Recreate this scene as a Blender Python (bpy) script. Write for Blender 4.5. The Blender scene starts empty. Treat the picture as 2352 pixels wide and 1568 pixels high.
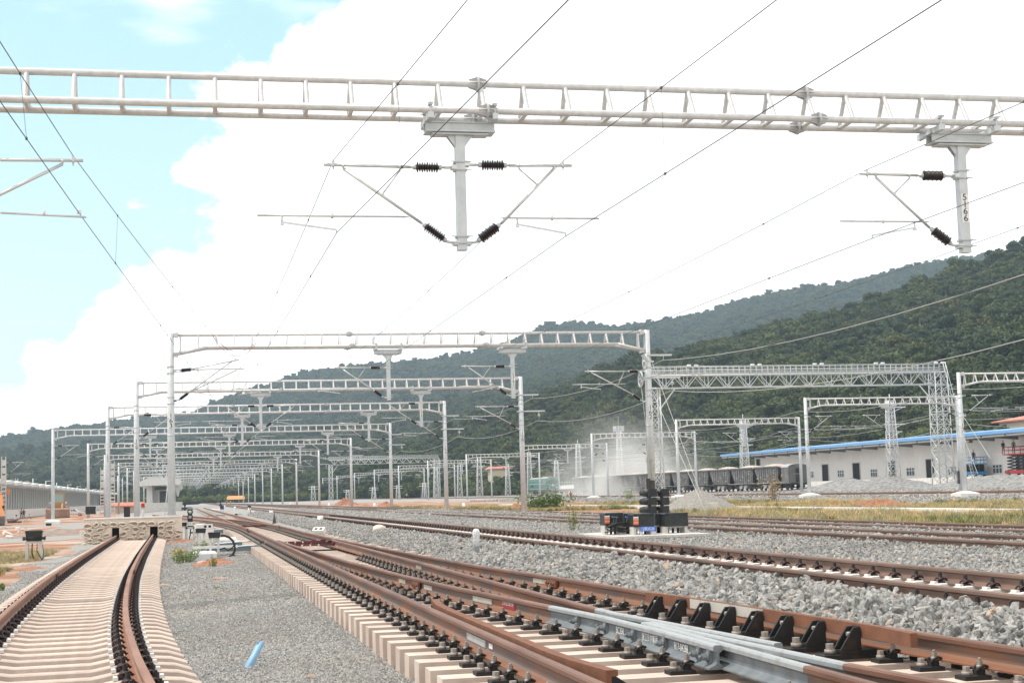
import bpy, math, random
import numpy as np
from mathutils import Vector, Matrix, Euler
rng = np.random.default_rng(11); random.seed(11)
S = bpy.context.scene; COL = S.collection
rad = math.radians
# ---------------------------------------------------------------- camera
F, CX, CY = 3500.0, 1176.0, 784.0          # focal length and centre in a 2352 x 1568 picture
def _u(a): return a / np.linalg.norm(a)
_y = _u(np.array([425.0 - CX, -(1150.0 - CY), F]))
_h = np.array([1.0, 0.029, 0.0])
_up = _u(np.cross(_h, _y)); _up = _up if _up[1] > 0 else -_up
_x = np.cross(_y, _up); _x = _x if _x[0] > 0 else -_x
RM = np.array([_x, _y, _up]); CP = np.array([0.0, 0.0, 1.40])
cam = bpy.data.cameras.new('camera'); cam.sensor_width = 36.0; cam.lens = F / 2352 * 36
cam.clip_start = 0.1; cam.clip_end = 9000
camo = bpy.data.objects.new('camera', cam); COL.objects.link(camo)
r_, u_, f_ = RM[:, 0], RM[:, 1], RM[:, 2]
camo.matrix_world = Matrix(((r_[0], u_[0], -f_[0], CP[0]), (r_[1], u_[1], -f_[1], CP[1]), (r_[2], u_[2], -f_[2], CP[2]), (0, 0, 0, 1)))
S.camera = camo
def ray(u, v): return RM @ np.array([u - CX, -(v - CY), F])
def at(u, v, z=0.0): d = ray(u, v); t = (z - CP[2]) / d[2]; return CP + t * d
def atX(u, v, X): d = ray(u, v); return CP + d * (X / d[0])
def atY(u, v, Y): d = ray(u, v); return CP + d * (Y / d[1])
# ---------------------------------------------------------------- light
S.view_settings.view_transform = 'Standard'; S.view_settings.look = 'None'
S.view_settings.exposure = 0.3; S.view_settings.gamma = 1.0
SUN_EL, SUN_AZ = 66.0, -70.0              # azimuth clockwise from +Y
sd = Vector((math.sin(rad(SUN_AZ)) * math.cos(rad(SUN_EL)), math.cos(rad(SUN_AZ)) * math.cos(rad(SUN_EL)), math.sin(rad(SUN_EL))))
sun = bpy.data.lights.new('sun', 'SUN'); sun.energy = 3.4; sun.angle = rad(3); sun.color = (1, 0.94, 0.85)
suno = bpy.data.objects.new('sun', sun); COL.objects.link(suno); suno.rotation_euler = sd.to_track_quat('Z', 'Y').to_euler()
W = bpy.data.worlds.new('World'); S.world = W; W.use_nodes = True
wt = W.node_tree; wn, wl = wt.nodes, wt.links; wn.clear()
def N(t, kind, **kw):
    n = t.nodes.new(kind)
    for k, v in kw.items(): setattr(n, k, v)
    return n
def math_(t, op, a, b=None, c=None):
    n = N(t, 'ShaderNodeMath', operation=op)
    for i, q in enumerate((a, b, c)):
        if q is None: continue
        if isinstance(q, (int, float)): n.inputs[i].default_value = q
        else: t.links.new(q, n.inputs[i])
    return n.outputs[0]
def mixc(t, fac, a, b):
    n = N(t, 'ShaderNodeMix', data_type='RGBA')
    for s, q in ((0, fac), (6, a), (7, b)):
        if isinstance(q, (int, float)): n.inputs[s].default_value = q
        elif isinstance(q, tuple): n.inputs[s].default_value = (*q[:3], 1)
        else: t.links.new(q, n.inputs[s])
    return n.outputs[2]
tc = N(wt, 'ShaderNodeTexCoord'); sx = N(wt, 'ShaderNodeSeparateXYZ'); wl.new(tc.outputs['Generated'], sx.inputs[0])
sky = N(wt, 'ShaderNodeTexSky', sky_type='NISHITA'); sky.sun_disc = False
sky.sun_elevation = rad(SUN_EL); sky.sun_rotation = rad(SUN_AZ % 360)
az = math_(wt, 'ARCTAN2', sx.outputs[0], sx.outputs[1]); el = math_(wt, 'ARCSINE', sx.outputs[2])
nz = N(wt, 'ShaderNodeTexNoise'); nz.inputs['Scale'].default_value = 24; nz.inputs['Detail'].default_value = 9; nz.inputs['Roughness'].default_value = 0.55
mp = N(wt, 'ShaderNodeMapping'); mp.inputs['Scale'].default_value = (1, 1, 1.35); mp.inputs['Location'].default_value = (0.31, 0.2, 0.12)
wl.new(tc.outputs['Generated'], mp.inputs[0]); wl.new(mp.outputs[0], nz.inputs['Vector'])
nv = math_(wt, 'SUBTRACT', nz.outputs[0], 0.5)
# the cloud bank stands right of a slanting edge, the gap of open sky left of it
er = N(wt, 'ShaderNodeValToRGB'); ee = er.color_ramp.elements; wl.new(math_(wt, 'DIVIDE', el, 0.5), er.inputs[0])
for i_, (e_, a_) in enumerate(((.02, -.2), (.076, -.112), (.098, -.087), (.12, -.055), (.164, -.006), (.2, .003), (.261, .017), (.289, .055), (.32, .118), (.38, .21))):
    q_ = ee[i_] if i_ < 2 else ee.new(e_ / .5)
    q_.position = e_ / .5; q_.color = ((a_ + .2) / .4,) * 3 + (1,)
edge = math_(wt, 'SUBTRACT', math_(wt, 'MULTIPLY', er.outputs[0], 0.4), 0.2)
s_ = math_(wt, 'ADD', math_(wt, 'SUBTRACT', az, edge), math_(wt, 'MULTIPLY', nv, 0.17))
mr = N(wt, 'ShaderNodeMapRange', interpolation_type='SMOOTHSTEP'); mr.inputs[1].default_value = -0.012; mr.inputs[2].default_value = 0.012
wl.new(s_, mr.inputs[0])
nz2 = N(wt, 'ShaderNodeTexNoise'); nz2.inputs['Scale'].default_value = 7; nz2.inputs['Detail'].default_value = 6
mp2 = N(wt, 'ShaderNodeMapping'); mp2.inputs['Scale'].default_value = (1, 1, 3.2); mp2.inputs['Location'].default_value = (1.7, 0.4, 0.33)
wl.new(tc.outputs['Generated'], mp2.inputs[0]); wl.new(mp2.outputs[0], nz2.inputs['Vector'])
wisp = N(wt, 'ShaderNodeMapRange', interpolation_type='SMOOTHSTEP'); wisp.inputs[1].default_value = 0.58; wisp.inputs[2].default_value = 0.85
wl.new(nz2.outputs[0], wisp.inputs[0])
side = N(wt, 'ShaderNodeMapRange', interpolation_type='SMOOTHSTEP'); side.inputs[1].default_value = -0.3; side.inputs[2].default_value = -0.6; wl.new(az, side.inputs[0])
high = N(wt, 'ShaderNodeMapRange', interpolation_type='SMOOTHSTEP'); high.inputs[1].default_value = 0.45; high.inputs[2].default_value = 0.7; wl.new(el, high.inputs[0])
mr0 = math_(wt, 'MAXIMUM', mr.outputs[0], math_(wt, 'MAXIMUM', side.outputs[0], high.outputs[0]))  # unseen cloud added far left and overhead to whiten the ambient light
mask = math_(wt, 'MAXIMUM', mr0, math_(wt, 'MULTIPLY', wisp.outputs[0], 0.8))
# cloud tone mottled by noise; overhead, out of view, dimmed to weaken ambient light
shade = N(wt, 'ShaderNodeMapRange'); shade.inputs[1].default_value = 0.35; shade.inputs[2].default_value = 0.75; shade.inputs[3].default_value = 0.95; shade.inputs[4].default_value = 1.15
wl.new(nz2.outputs[0], shade.inputs[0])
cl = N(wt, 'ShaderNodeMixRGB', blend_type='MULTIPLY'); cl.inputs[0].default_value = 1; cl.inputs[1].default_value = (1.40, 1.385, 1.35, 1)
wl.new(shade.outputs[0], cl.inputs[2])
ov = N(wt, 'ShaderNodeMapRange', interpolation_type='SMOOTHSTEP'); ov.inputs[1].default_value = 0.38; ov.inputs[2].default_value = 0.85; ov.inputs[3].default_value = 1.0; ov.inputs[4].default_value = 0.5
wl.new(el, ov.inputs[0]); cl2 = N(wt, 'ShaderNodeMixRGB', blend_type='MULTIPLY'); cl2.inputs[0].default_value = 1; wl.new(cl.outputs[0], cl2.inputs[1]); wl.new(ov.outputs[0], cl2.inputs[2]); cl = cl2
skg = N(wt, 'ShaderNodeMixRGB', blend_type='MULTIPLY'); skg.inputs[0].default_value = 1; skg.inputs[2].default_value = (0.15, 0.15, 0.15, 1)
wl.new(sky.outputs[0], skg.inputs[1])
lowv = N(wt, 'ShaderNodeMapRange'); lowv.inputs[1].default_value = .33; lowv.inputs[2].default_value = .06; wl.new(el, lowv.inputs[0])
thin = mixc(wt, 0.75, skg.outputs[0], mixc(wt, lowv.outputs[0], (0.47, 0.80, 1.0), (0.80, 1.02, 1.10)))      # thin high veil over the open sky
bg = N(wt, 'ShaderNodeBackground'); bg.inputs[1].default_value = 1.0
wl.new(mixc(wt, mask, thin, cl.outputs[0]), bg.inputs[0])
wo = N(wt, 'ShaderNodeOutputWorld'); wl.new(bg.outputs[0], wo.inputs[0])
# ---------------------------------------------------------------- helpers
def crop(ox, oy, s): return lambda x, y: ((ox + x * s) * .57422, (oy + y * s) * .57422)
c5 = crop(0, 1950, .4982); c6 = crop(900, 1950, .4982); c7 = crop(1900, 1950, .4982); c8 = crop(2996, 1950, .4982)
c50 = crop(300, 1950, .34014); cM = crop(700, 1980, .21259); cD = crop(800, 2000, .29762); cS = crop(2350, 1850, .22321)
cW = crop(2700, 1750, .2551); c4 = crop(3000, 1300, .5741); cL = crop(0, 1800, .287); c1 = crop(0, 1300, .574); c3 = crop(2000, 1300, .5741)
cK = crop(1400, 1400, .5102); cR = crop(0, 1650, .3189); cX = crop(3500, 1300, .44644); cA = crop(2100, 1800, .2551)
MATS = {}
def mat(name, col, rough=0.7, metal=0.0, col2=None, scale=4.0, bump=0.0, bscale=None, rnd=0.0, lo=0.35, hi=0.65, detail=6, stretch=None, spec=0.4, locvar=None):
    if name in MATS: return MATS[name]
    m = bpy.data.materials.new(name); m.use_nodes = True; t = m.node_tree; b = t.nodes['Principled BSDF']
    b.inputs['Roughness'].default_value = rough; b.inputs['Metallic'].default_value = metal; b.inputs['Specular IOR Level'].default_value = spec
    b.inputs['Base Color'].default_value = (*col, 1)
    co = N(t, 'ShaderNodeTexCoord').outputs['Object']
    if stretch:
        mpn = N(t, 'ShaderNodeMapping'); mpn.inputs['Scale'].default_value = stretch; t.links.new(co, mpn.inputs[0]); co = mpn.outputs[0]
    out = None
    if col2 is not None:
        n = N(t, 'ShaderNodeTexNoise'); n.inputs['Scale'].default_value = scale; n.inputs['Detail'].default_value = detail; t.links.new(co, n.inputs['Vector'])
        r = N(t, 'ShaderNodeMapRange'); r.inputs[1].default_value = lo; r.inputs[2].default_value = hi; t.links.new(n.outputs[0], r.inputs[0])
        out = mixc(t, r.outputs[0], col, col2)
    if rnd:
        oi = N(t, 'ShaderNodeObjectInfo'); hs = N(t, 'ShaderNodeHueSaturation')
        v = N(t, 'ShaderNodeMapRange'); v.inputs[3].default_value = 1 - rnd; v.inputs[4].default_value = 1 + rnd; t.links.new(oi.outputs['Random'], v.inputs[0])
        t.links.new(v.outputs[0], hs.inputs['Value'])
        if out is not None: t.links.new(out, hs.inputs['Color'])
        else: hs.inputs['Color'].default_value = (*col, 1)
        out = hs.outputs[0]
    if locvar:
        oi2 = N(t, 'ShaderNodeObjectInfo'); ln = N(t, 'ShaderNodeTexNoise'); ln.inputs['Scale'].default_value = locvar[0]; ln.inputs['Detail'].default_value = 5; t.links.new(oi2.outputs['Location'], ln.inputs['Vector']); lr = N(t, 'ShaderNodeMapRange'); lr.inputs[1].default_value = .45; lr.inputs[2].default_value = .7; t.links.new(ln.outputs[0], lr.inputs[0]); out = mixc(t, math_(t, 'MULTIPLY', lr.outputs[0], locvar[2]), out, locvar[1])
    if out is not None: t.links.new(out, b.inputs['Base Color'])
    if bump:
        n2 = N(t, 'ShaderNodeTexNoise'); n2.inputs['Scale'].default_value = bscale or scale * 4; n2.inputs['Detail'].default_value = 8; t.links.new(co, n2.inputs['Vector'])
        bp = N(t, 'ShaderNodeBump'); bp.inputs['Strength'].default_value = bump; bp.inputs['Distance'].default_value = 0.05; t.links.new(n2.outputs[0], bp.inputs['Height']); t.links.new(bp.outputs[0], b.inputs['Normal'])
    MATS[name] = m; return m
STEEL = mat('galvanised_steel', (.50, .53, .55), .45, .12, (.58, .60, .61), 5, .02, 60)
STEELD = mat('weathered_galvanised_steel', (.54, .535, .535), .5, .2, (.64, .63, .63), 9)
ALU = mat('tube_alloy', (.55, .56, .56), .4, .45, (.63, .63, .62), 8)
PORC = mat('brown_porcelain', (.017, .011, .010), .3, 0, (.028, .016, .013), 6)
CAPG = mat('grey_end_fitting', (.50, .51, .52), .45, .3)
WIRE = mat('wire', (.10, .095, .10), .5, .5)
WIREL = mat('bright_cable', (.48, .48, .47), .5, .4)
RUSTH = mat('rust_rail_head', (.128, .060, .038), .55, .15, (.205, .108, .074), 3, .06, 90, stretch=(1, .25, 1))
RUSTW = mat('rust_rail_web', (.155, .115, .10), .7, .1, (.30, .125, .055), 2.2, .05, 60, lo=.45, hi=.75, stretch=(1, .5, 2))
RUSTF = mat('rust_rail_foot', (.22, .095, .05), .75, .05, (.20, .085, .045), 5, .08, 70)
RAILD = mat('dull_brown_rail', (.145, .095, .073), .62, .1, (.21, .13, .10), 3, .05, 70, stretch=(1, .3, 2))
RAILO = mat('rough_rust', (.20, .082, .042), .8, 0, (.15, .065, .038), 7, .1, 60)
RAILA = mat('red_brown_rail', (.23, .11, .07), .6, .1, (.30, .16, .11), 3, .05, 70, stretch=(1, .3, 2))
FROG = mat('blue_grey_painted_steel', (.145, .165, .18), .5, .1, (.21, .23, .245), 6, .05, 40)
FROGT = mat('pale_frog_top', (.33, .35, .36), .45, .1, (.25, .23, .205), 9, .05, 40, lo=.5, hi=.8)  # paler, blotchy tone for the heads of the crossing rails
CONC = mat('sleeper_concrete', (.47, .37, .31), .85, 0, (.57, .47, .405), 7, .18, 70, rnd=.10, lo=.3, hi=.6, detail=10)
CONCB = mat('turnout_sleeper_concrete', (.53, .412, .345), .85, 0, (.62, .525, .455), 4, .15, 60, rnd=.10)
CONCG = mat('grey_concrete', (.50, .48, .45), .85, 0, (.60, .58, .55), 3, .15, 40)
CONCW = mat('pale_concrete', (.66, .63, .59), .85, 0, (.74, .72, .69), 2, .1, 30)
CLIPB = mat('black_iron', (.014, .014, .016), .5, .2, (.035, .033, .033), 30)
CLIPM = mat('maroon_clip', (.045, .014, .013), .45, .2, (.07, .025, .02), 20)
BOLT = mat('grey_bolt', (.28, .255, .235), .6, .4, (.36, .32, .28), 30)
PLATE = mat('black_base_plate', (.018, .018, .019), .6, .2, (.06, .035, .02), 9, lo=.55, hi=.75)
BLK = mat('black_box_enamel', (.016, .019, .021), .45, 0, (.028, .031, .033), 8)
WHT = mat('white_paint', (.80, .80, .79), .6, 0, (.72, .72, .70), 6)
GREYP = mat('light_grey_paint', (.60, .63, .65), .5, 0, (.66, .68, .70), 5)
BLUES = mat('slate_blue_steel', (.13, .18, .205), .5, .1, (.17, .22, .245), 5)
REDROD = mat('maroon_painted_rod', (.16, .022, .018), .5, 0, (.12, .02, .016), 8)
BLUE = mat('sign_blue', (.03, .13, .55), .45)
REDM = mat('red_label', (.33, .03, .035), .5)
ORANGE = mat('orange_label', (.70, .16, .04), .5)
PIPE = mat('faded_blue_plastic', (.19, .38, .56), .5, 0, (.26, .45, .62), 5)
STONE = mat('wall_stone', (.30, .22, .155), .9, 0, (.46, .38, .31), 6, .5, 25)  # base darkened so the shade of the recesses sits in the stone colour
MORT = mat('wall_mortar', (.64, .545, .45), .9, 0, (.71, .63, .54), 5, .3, 30)
ROCK = mat('crushed_grey_stone', (.205, .202, .195), .85, 0, (.40, .395, .38), 5, .3, 22, rnd=.3, locvar=(.5, (.33, .31, .29), .4))
ROCKT = mat('tan_stone', (.34, .25, .18), .85, 0, (.42, .34, .27), 16, rnd=.2)
DARK = mat('dark_opening', (.02, .02, .022), .8)  # near-black colour standing in for the shade inside openings
GLASS = mat('window_glass', (.10, .13, .15), .1, 0, spec=.8)
class MB:
    def __init__(s): s.v = []; s.f = []; s.m = []; s.s = []
    def add(s, V, Fc, mi=0, sm=False):
        o = len(s.v); s.v.extend([tuple(map(float, p)) for p in V])
        for f in Fc: s.f.append([i + o for i in f]); s.m.append(mi); s.s.append(sm)
        return s
    def box(s, c, d, mi=0, rz=0, M=None, top=1.0):
        x, y, z = d[0] / 2, d[1] / 2, d[2] / 2
        V = [Vector((a * x * (top if e > 0 else 1), b * y * (top if e > 0 else 1), e * z)) for e in (-1, 1) for b in (-1, 1) for a in (-1, 1)]
        if M is None: M = Matrix.Rotation(rz, 3, 'Z')
        V = [M @ p + Vector(c) for p in V]
        return s.add(V, [(0, 2, 3, 1), (4, 5, 7, 6), (0, 1, 5, 4), (2, 6, 7, 3), (0, 4, 6, 2), (1, 3, 7, 5)], mi)
    def mm(s, a, b, mi=0): return s.box([(a[i] + b[i]) / 2 for i in range(3)], [abs(b[i] - a[i]) for i in range(3)], mi)
    def beam(s, p0, p1, w, h, mi=0):
        p0, p1 = Vector(p0), Vector(p1); d = p1 - p0; q = d.to_track_quat('Y', 'Z').to_matrix()
        return s.box((p0 + p1) / 2, (w, d.length, h), mi, M=q)
    def tube(s, p0, p1, r0, r1=None, n=8, mi=0, caps=True, sm=True):
        r1 = r0 if r1 is None else r1; p0, p1 = Vector(p0), Vector(p1); q = (p1 - p0).to_track_quat('Z', 'Y').to_matrix()
        V = []
        for p, r in ((p0, r0), (p1, r1)):
            for k in range(n):
                a = 2 * math.pi * k / n; V.append(p + q @ Vector((r * math.cos(a), r * math.sin(a), 0)))
        s.add(V, [(k, (k + 1) % n, n + (k + 1) % n, n + k) for k in range(n)], mi, sm)
        if caps:
            o = len(s.v) - 2 * n; s.f += [[o + k for k in range(n)][::-1], [o + n + k for k in range(n)]]; s.m += [mi, mi]; s.s += [False, False]
        return s
    def path(s, pts, r, n=6, mi=0, sm=True):
        P = [Vector(p) for p in pts]; V = []
        for i, p in enumerate(P):
            d = (P[min(i + 1, len(P) - 1)] - P[max(i - 1, 0)]).normalized()
            a = d.cross(Vector((0, 0, 1))); a = a.normalized() if a.length > 1e-3 else Vector((1, 0, 0)); b = a.cross(d)
            rr = r[i] if isinstance(r, (list, tuple)) else r
            for k in range(n):
                t = 2 * math.pi * k / n; V.append(p + a * rr * math.cos(t) + b * rr * math.sin(t))
        Fc = [(i * n + k, i * n + (k + 1) % n, (i + 1) * n + (k + 1) % n, (i + 1) * n + k) for i in range(len(P) - 1) for k in range(n)]
        Fc2 = [list(range(n))[::-1], [(len(P) - 1) * n + k for k in range(n)]]
        s.add(V, Fc + Fc2, mi, sm); return s
    def lathe(s, prof, p0, p1, n=10, mi=0, sm=True):
        """prof: list of (t along p0->p1 in metres, radius[, material])"""
        p0, p1 = Vector(p0), Vector(p1); d = (p1 - p0).normalized(); q = d.to_track_quat('Z', 'Y').to_matrix(); o = len(s.v)
        for pr in prof:
            for k in range(n):
                a = 2 * math.pi * k / n; s.v.append(tuple(p0 + d * pr[0] + q @ Vector((pr[1] * math.cos(a), pr[1] * math.sin(a), 0))))
        for i in range(len(prof) - 1):
            mm_ = prof[i][2] if len(prof[i]) > 2 else mi
            for k in range(n):
                s.f.append([o + i * n + k, o + i * n + (k + 1) % n, o + (i + 1) * n + (k + 1) % n, o + (i + 1) * n + k]); s.m.append(mm_); s.s.append(sm)
        e = o + (len(prof) - 1) * n
        s.f += [[o + k for k in range(n)][::-1], [e + k for k in range(n)]]; s.m += [mi, mi]; s.s += [False, False]
        return s
    def prism(s, poly, a, b, axis='Y', mi=0):
        """poly in the plane across axis (X: y,z  Y: x,z  Z: x,y) pushed from a to b"""
        def P(p, t): return (t, p[0], p[1]) if axis == 'X' else (p[0], t, p[1]) if axis == 'Y' else (p[0], p[1], t)
        n = len(poly); V = [P(p, a) for p in poly] + [P(p, b) for p in poly]
        return s.add(V, [list(range(n)), list(range(n, 2 * n))[::-1]] + [[i, n + i, n + (i + 1) % n, (i + 1) % n] for i in range(n)], mi)
    def sweep(s, prof, pts, mats_, caps=True):
        P = [Vector(p) for p in pts]; n = len(prof); V = []
        for i, p in enumerate(P):
            d = P[min(i + 1, len(P) - 1)] - P[max(i - 1, 0)]; d.z = 0; d.normalize(); a = Vector((d.y, -d.x, 0))
            for x, z in prof: V.append(p + a * x + Vector((0, 0, z)))
        o = len(s.v); s.v.extend([tuple(q) for q in V])
        for i in range(len(P) - 1):
            for k in range(n):
                s.f.append([o + i * n + k, o + (i + 1) * n + k, o + (i + 1) * n + (k + 1) % n, o + i * n + (k + 1) % n]); s.m.append(mats_[k]); s.s.append(False)
        if caps:
            s.f += [[o + k for k in range(n)], [o + (len(P) - 1) * n + k for k in range(n)][::-1]]; s.m += [mats_[0]] * 2; s.s += [False] * 2
        return s
    def blob(s, c, d, mi=0, nu=10, nv=7, amp=.18, seed=0, flat=None):
        r = np.random.default_rng(seed); ph = r.uniform(0, 6.28, 8); V = []
        for j in range(nv + 1):
            th = math.pi * j / nv
            for i in range(nu):
                p = 2 * math.pi * i / nu
                k = 1 + amp * (math.sin(2 * p + ph[0]) * math.sin(th * 2 + ph[1]) + .6 * math.sin(3 * p + ph[2] + th * 3) + .4 * math.sin(5 * p + ph[3] - th * 4))
                z = math.cos(th) * d[2] * k
                if flat is not None: z = max(z, flat)
                V.append((c[0] + math.sin(th) * math.cos(p) * d[0] * k, c[1] + math.sin(th) * math.sin(p) * d[1] * k, c[2] + z))
        return s.add(V, [(j * nu + i, (j + 1) * nu + i, (j + 1) * nu + (i + 1) % nu, j * nu + (i + 1) % nu) for j in range(nv) for i in range(nu)], mi, True)
    def mesh(s, name, mats_, org=(0, 0, 0)):
        me = bpy.data.meshes.new(name); o = org
        me.from_pydata([(p[0] - o[0], p[1] - o[1], p[2] - o[2]) for p in s.v], [], s.f)
        for m in mats_: me.materials.append(m)
        me.polygons.foreach_set('material_index', s.m); me.polygons.foreach_set('use_smooth', s.s); me.update()
        return me
    def build(s, name, mats_, parent=None, org=(0, 0, 0), loc=None):
        if not isinstance(mats_, (list, tuple)): mats_ = [mats_]
        return put(name, s.mesh(name, mats_, org), parent, loc)
def put(name, me, parent=None, loc=None, M=None):
    o = bpy.data.objects.new(name, me); COL.objects.link(o)
    if parent is not None: o.parent = parent
    if loc is not None: o.location = loc
    if M is not None: o.matrix_local = M if parent is None else M
    return o
def tag(o, label, cat, group=None):
    o['label'] = label; o['category'] = cat
    if group: o['group'] = group
    return o
def thing(name, label, cat, loc=(0, 0, 0), rz=0, group=None):
    o = bpy.data.objects.new(name, None); COL.objects.link(o); o.location = loc; o.rotation_euler = (0, 0, rz); o.empty_display_size = .3
    return tag(o, label, cat, group)
def struct(o): o['kind'] = 'structure'; return o
def stuff(o): o['kind'] = 'stuff'; return o
_tc = {}
def text_mesh(s, size=1.0):
    """flat lettering in the local XZ plane (front towards -Y), centred"""
    if s in _tc: return _tc[s]
    cu = bpy.data.curves.new('lettering', 'FONT'); cu.body = s; cu.align_x = 'CENTER'; cu.align_y = 'CENTER'; cu.size = 1.0; cu.extrude = 0.008; cu.resolution_u = 3
    o = bpy.data.objects.new('lettering', cu); COL.objects.link(o); dg = bpy.context.evaluated_depsgraph_get()
    me = bpy.data.meshes.new_from_object(o.evaluated_get(dg)); COL.objects.unlink(o); bpy.data.objects.remove(o)
    me.transform(Matrix.Rotation(rad(90), 4, 'X')); _tc[s] = me; return me
def lettering(s, parent, loc, size, m, rz=0, rx=0, sx=1.0, name='lettering'):
    me = text_mesh(s).copy(); me.materials.clear(); me.materials.append(m)
    o = put(name, me, parent); o.matrix_local = Matrix.Translation(loc) @ Matrix.Rotation(rz, 4, 'Z') @ Matrix.Rotation(rx, 4, 'X') @ Matrix.Diagonal((size * sx, size, size, 1)); return o
def fbm(x, y, sc, seed=0, oct=4):
    r = np.random.default_rng(seed); out = np.zeros_like(np.asarray(x, float)); a = 1.0; tot = 0
    for k in range(oct):
        th = r.uniform(0, 6.28, 6); ph = r.uniform(0, 6.28, 6); f = sc * 2 ** k
        for t, p in zip(th, ph): out = out + a * np.sin((x * np.cos(t) + y * np.sin(t)) * f * (0.7 + 0.1 * p) + p * 7)
        tot += a * 3.2; a *= .55
    return out / tot
def scatter(name, variants, P, scl, rot, vid):
    """one object: stones, leaves or trees set on points by geometry nodes"""
    me = bpy.data.meshes.new(name); me.vertices.add(len(P)); me.vertices.foreach_set('co', np.asarray(P, np.float32).ravel())
    a = me.attributes.new('scl', 'FLOAT_VECTOR', 'POINT'); a.data.foreach_set('vector', np.asarray(scl, np.float32).ravel())
    a = me.attributes.new('rot', 'FLOAT_VECTOR', 'POINT'); a.data.foreach_set('vector', np.asarray(rot, np.float32).ravel())
    a = me.attributes.new('vid', 'INT', 'POINT'); a.data.foreach_set('value', np.asarray(vid, np.int32))
    o = put(name, me); g = bpy.data.node_groups.new(name, 'GeometryNodeTree')
    g.interface.new_socket('Geometry', in_out='INPUT', socket_type='NodeSocketGeometry'); g.interface.new_socket('Geometry', in_out='OUTPUT', socket_type='NodeSocketGeometry')
    gi, go, jn = g.nodes.new('NodeGroupInput'), g.nodes.new('NodeGroupOutput'), g.nodes.new('GeometryNodeJoinGeometry')
    def attr(nm, ty):
        n = g.nodes.new('GeometryNodeInputNamedAttribute'); n.data_type = ty; n.inputs[0].default_value = nm; return n.outputs[0]
    sc_, ro, vi = attr('scl', 'FLOAT_VECTOR'), attr('rot', 'FLOAT_VECTOR'), attr('vid', 'INT')
    for k, vo in enumerate(variants):
        c = g.nodes.new('FunctionNodeCompare'); c.data_type = 'INT'; c.operation = 'EQUAL'; g.links.new(vi, c.inputs[2]); c.inputs[3].default_value = k
        oi = g.nodes.new('GeometryNodeObjectInfo'); oi.inputs[0].default_value = vo
        ip = g.nodes.new('GeometryNodeInstanceOnPoints'); g.links.new(gi.outputs[0], ip.inputs['Points']); g.links.new(c.outputs[0], ip.inputs['Selection'])
        g.links.new(oi.outputs['Geometry'], ip.inputs['Instance']); g.links.new(ro, ip.inputs['Rotation']); g.links.new(sc_, ip.inputs['Scale'])
        g.links.new(ip.outputs[0], jn.inputs[0])
    g.links.new(jn.outputs[0], go.inputs[0]); md = o.modifiers.new('scatter', 'NODES'); md.node_group = g
    return o
def proto(name, mb, mats_): return bpy.data.objects.new(name, mb.mesh(name, mats_))   # a shape for scatter, not itself in the scene
# ---------------------------------------------------------------- terrain
_zx = [-400, -60, -25, -9, -4.2, -3.3, -.25, 1.2, 1.9, 5.6, 6.0, 6.45, 6.85, 7.1, 7.3, 8.8, 8.95, 9.3, 10.8, 12.6, 13.0, 13.2, 13.85, 14.5, 14.75, 15.3, 15.9, 16.1, 16.7, 17.4, 17.7, 18.6, 20.2, 40, 48, 54, 56.5, 75, 84, 96, 101, 160, 3000]
_zz = [-.5, -.5, -.5, -.45, -.36, -.34, -.34, -.25, -.22, -.2, -.02, .13, .21, .14, .06, .06, .14, .18, .14, .17, .22, .22, .27, .22, .26, .31, .25, .22, .29, .22, .24, .14, .02, -.1, -.1, .0, .17, .15, .2, .35, .4, .5, .5]
def zg(x, y):
    x = np.asarray(x, float); y = np.asarray(y, float)
    z = np.interp(x, _zx, _zz); left = np.clip((-3.6 - x) / 6, 0, 1) * np.clip((y - 60) / 150, 0, 1) * -.25
    z = z + left; far = np.clip((y - 44) / 25, 0, 1)                  # further off the ballast shoulder eases down to the turnout
    z = np.where((x > 5.4) & (x < 7), z * (1 - .25 * far), z)
    return z
def zgs(x, y): return float(zg(x, y))
def onground(u, v, dz=0):
    z = 0.0
    for _ in range(12): p = at(u, v, z); z = zgs(p[0], p[1]) + dz
    return np.array([p[0], p[1], z - dz])
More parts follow.
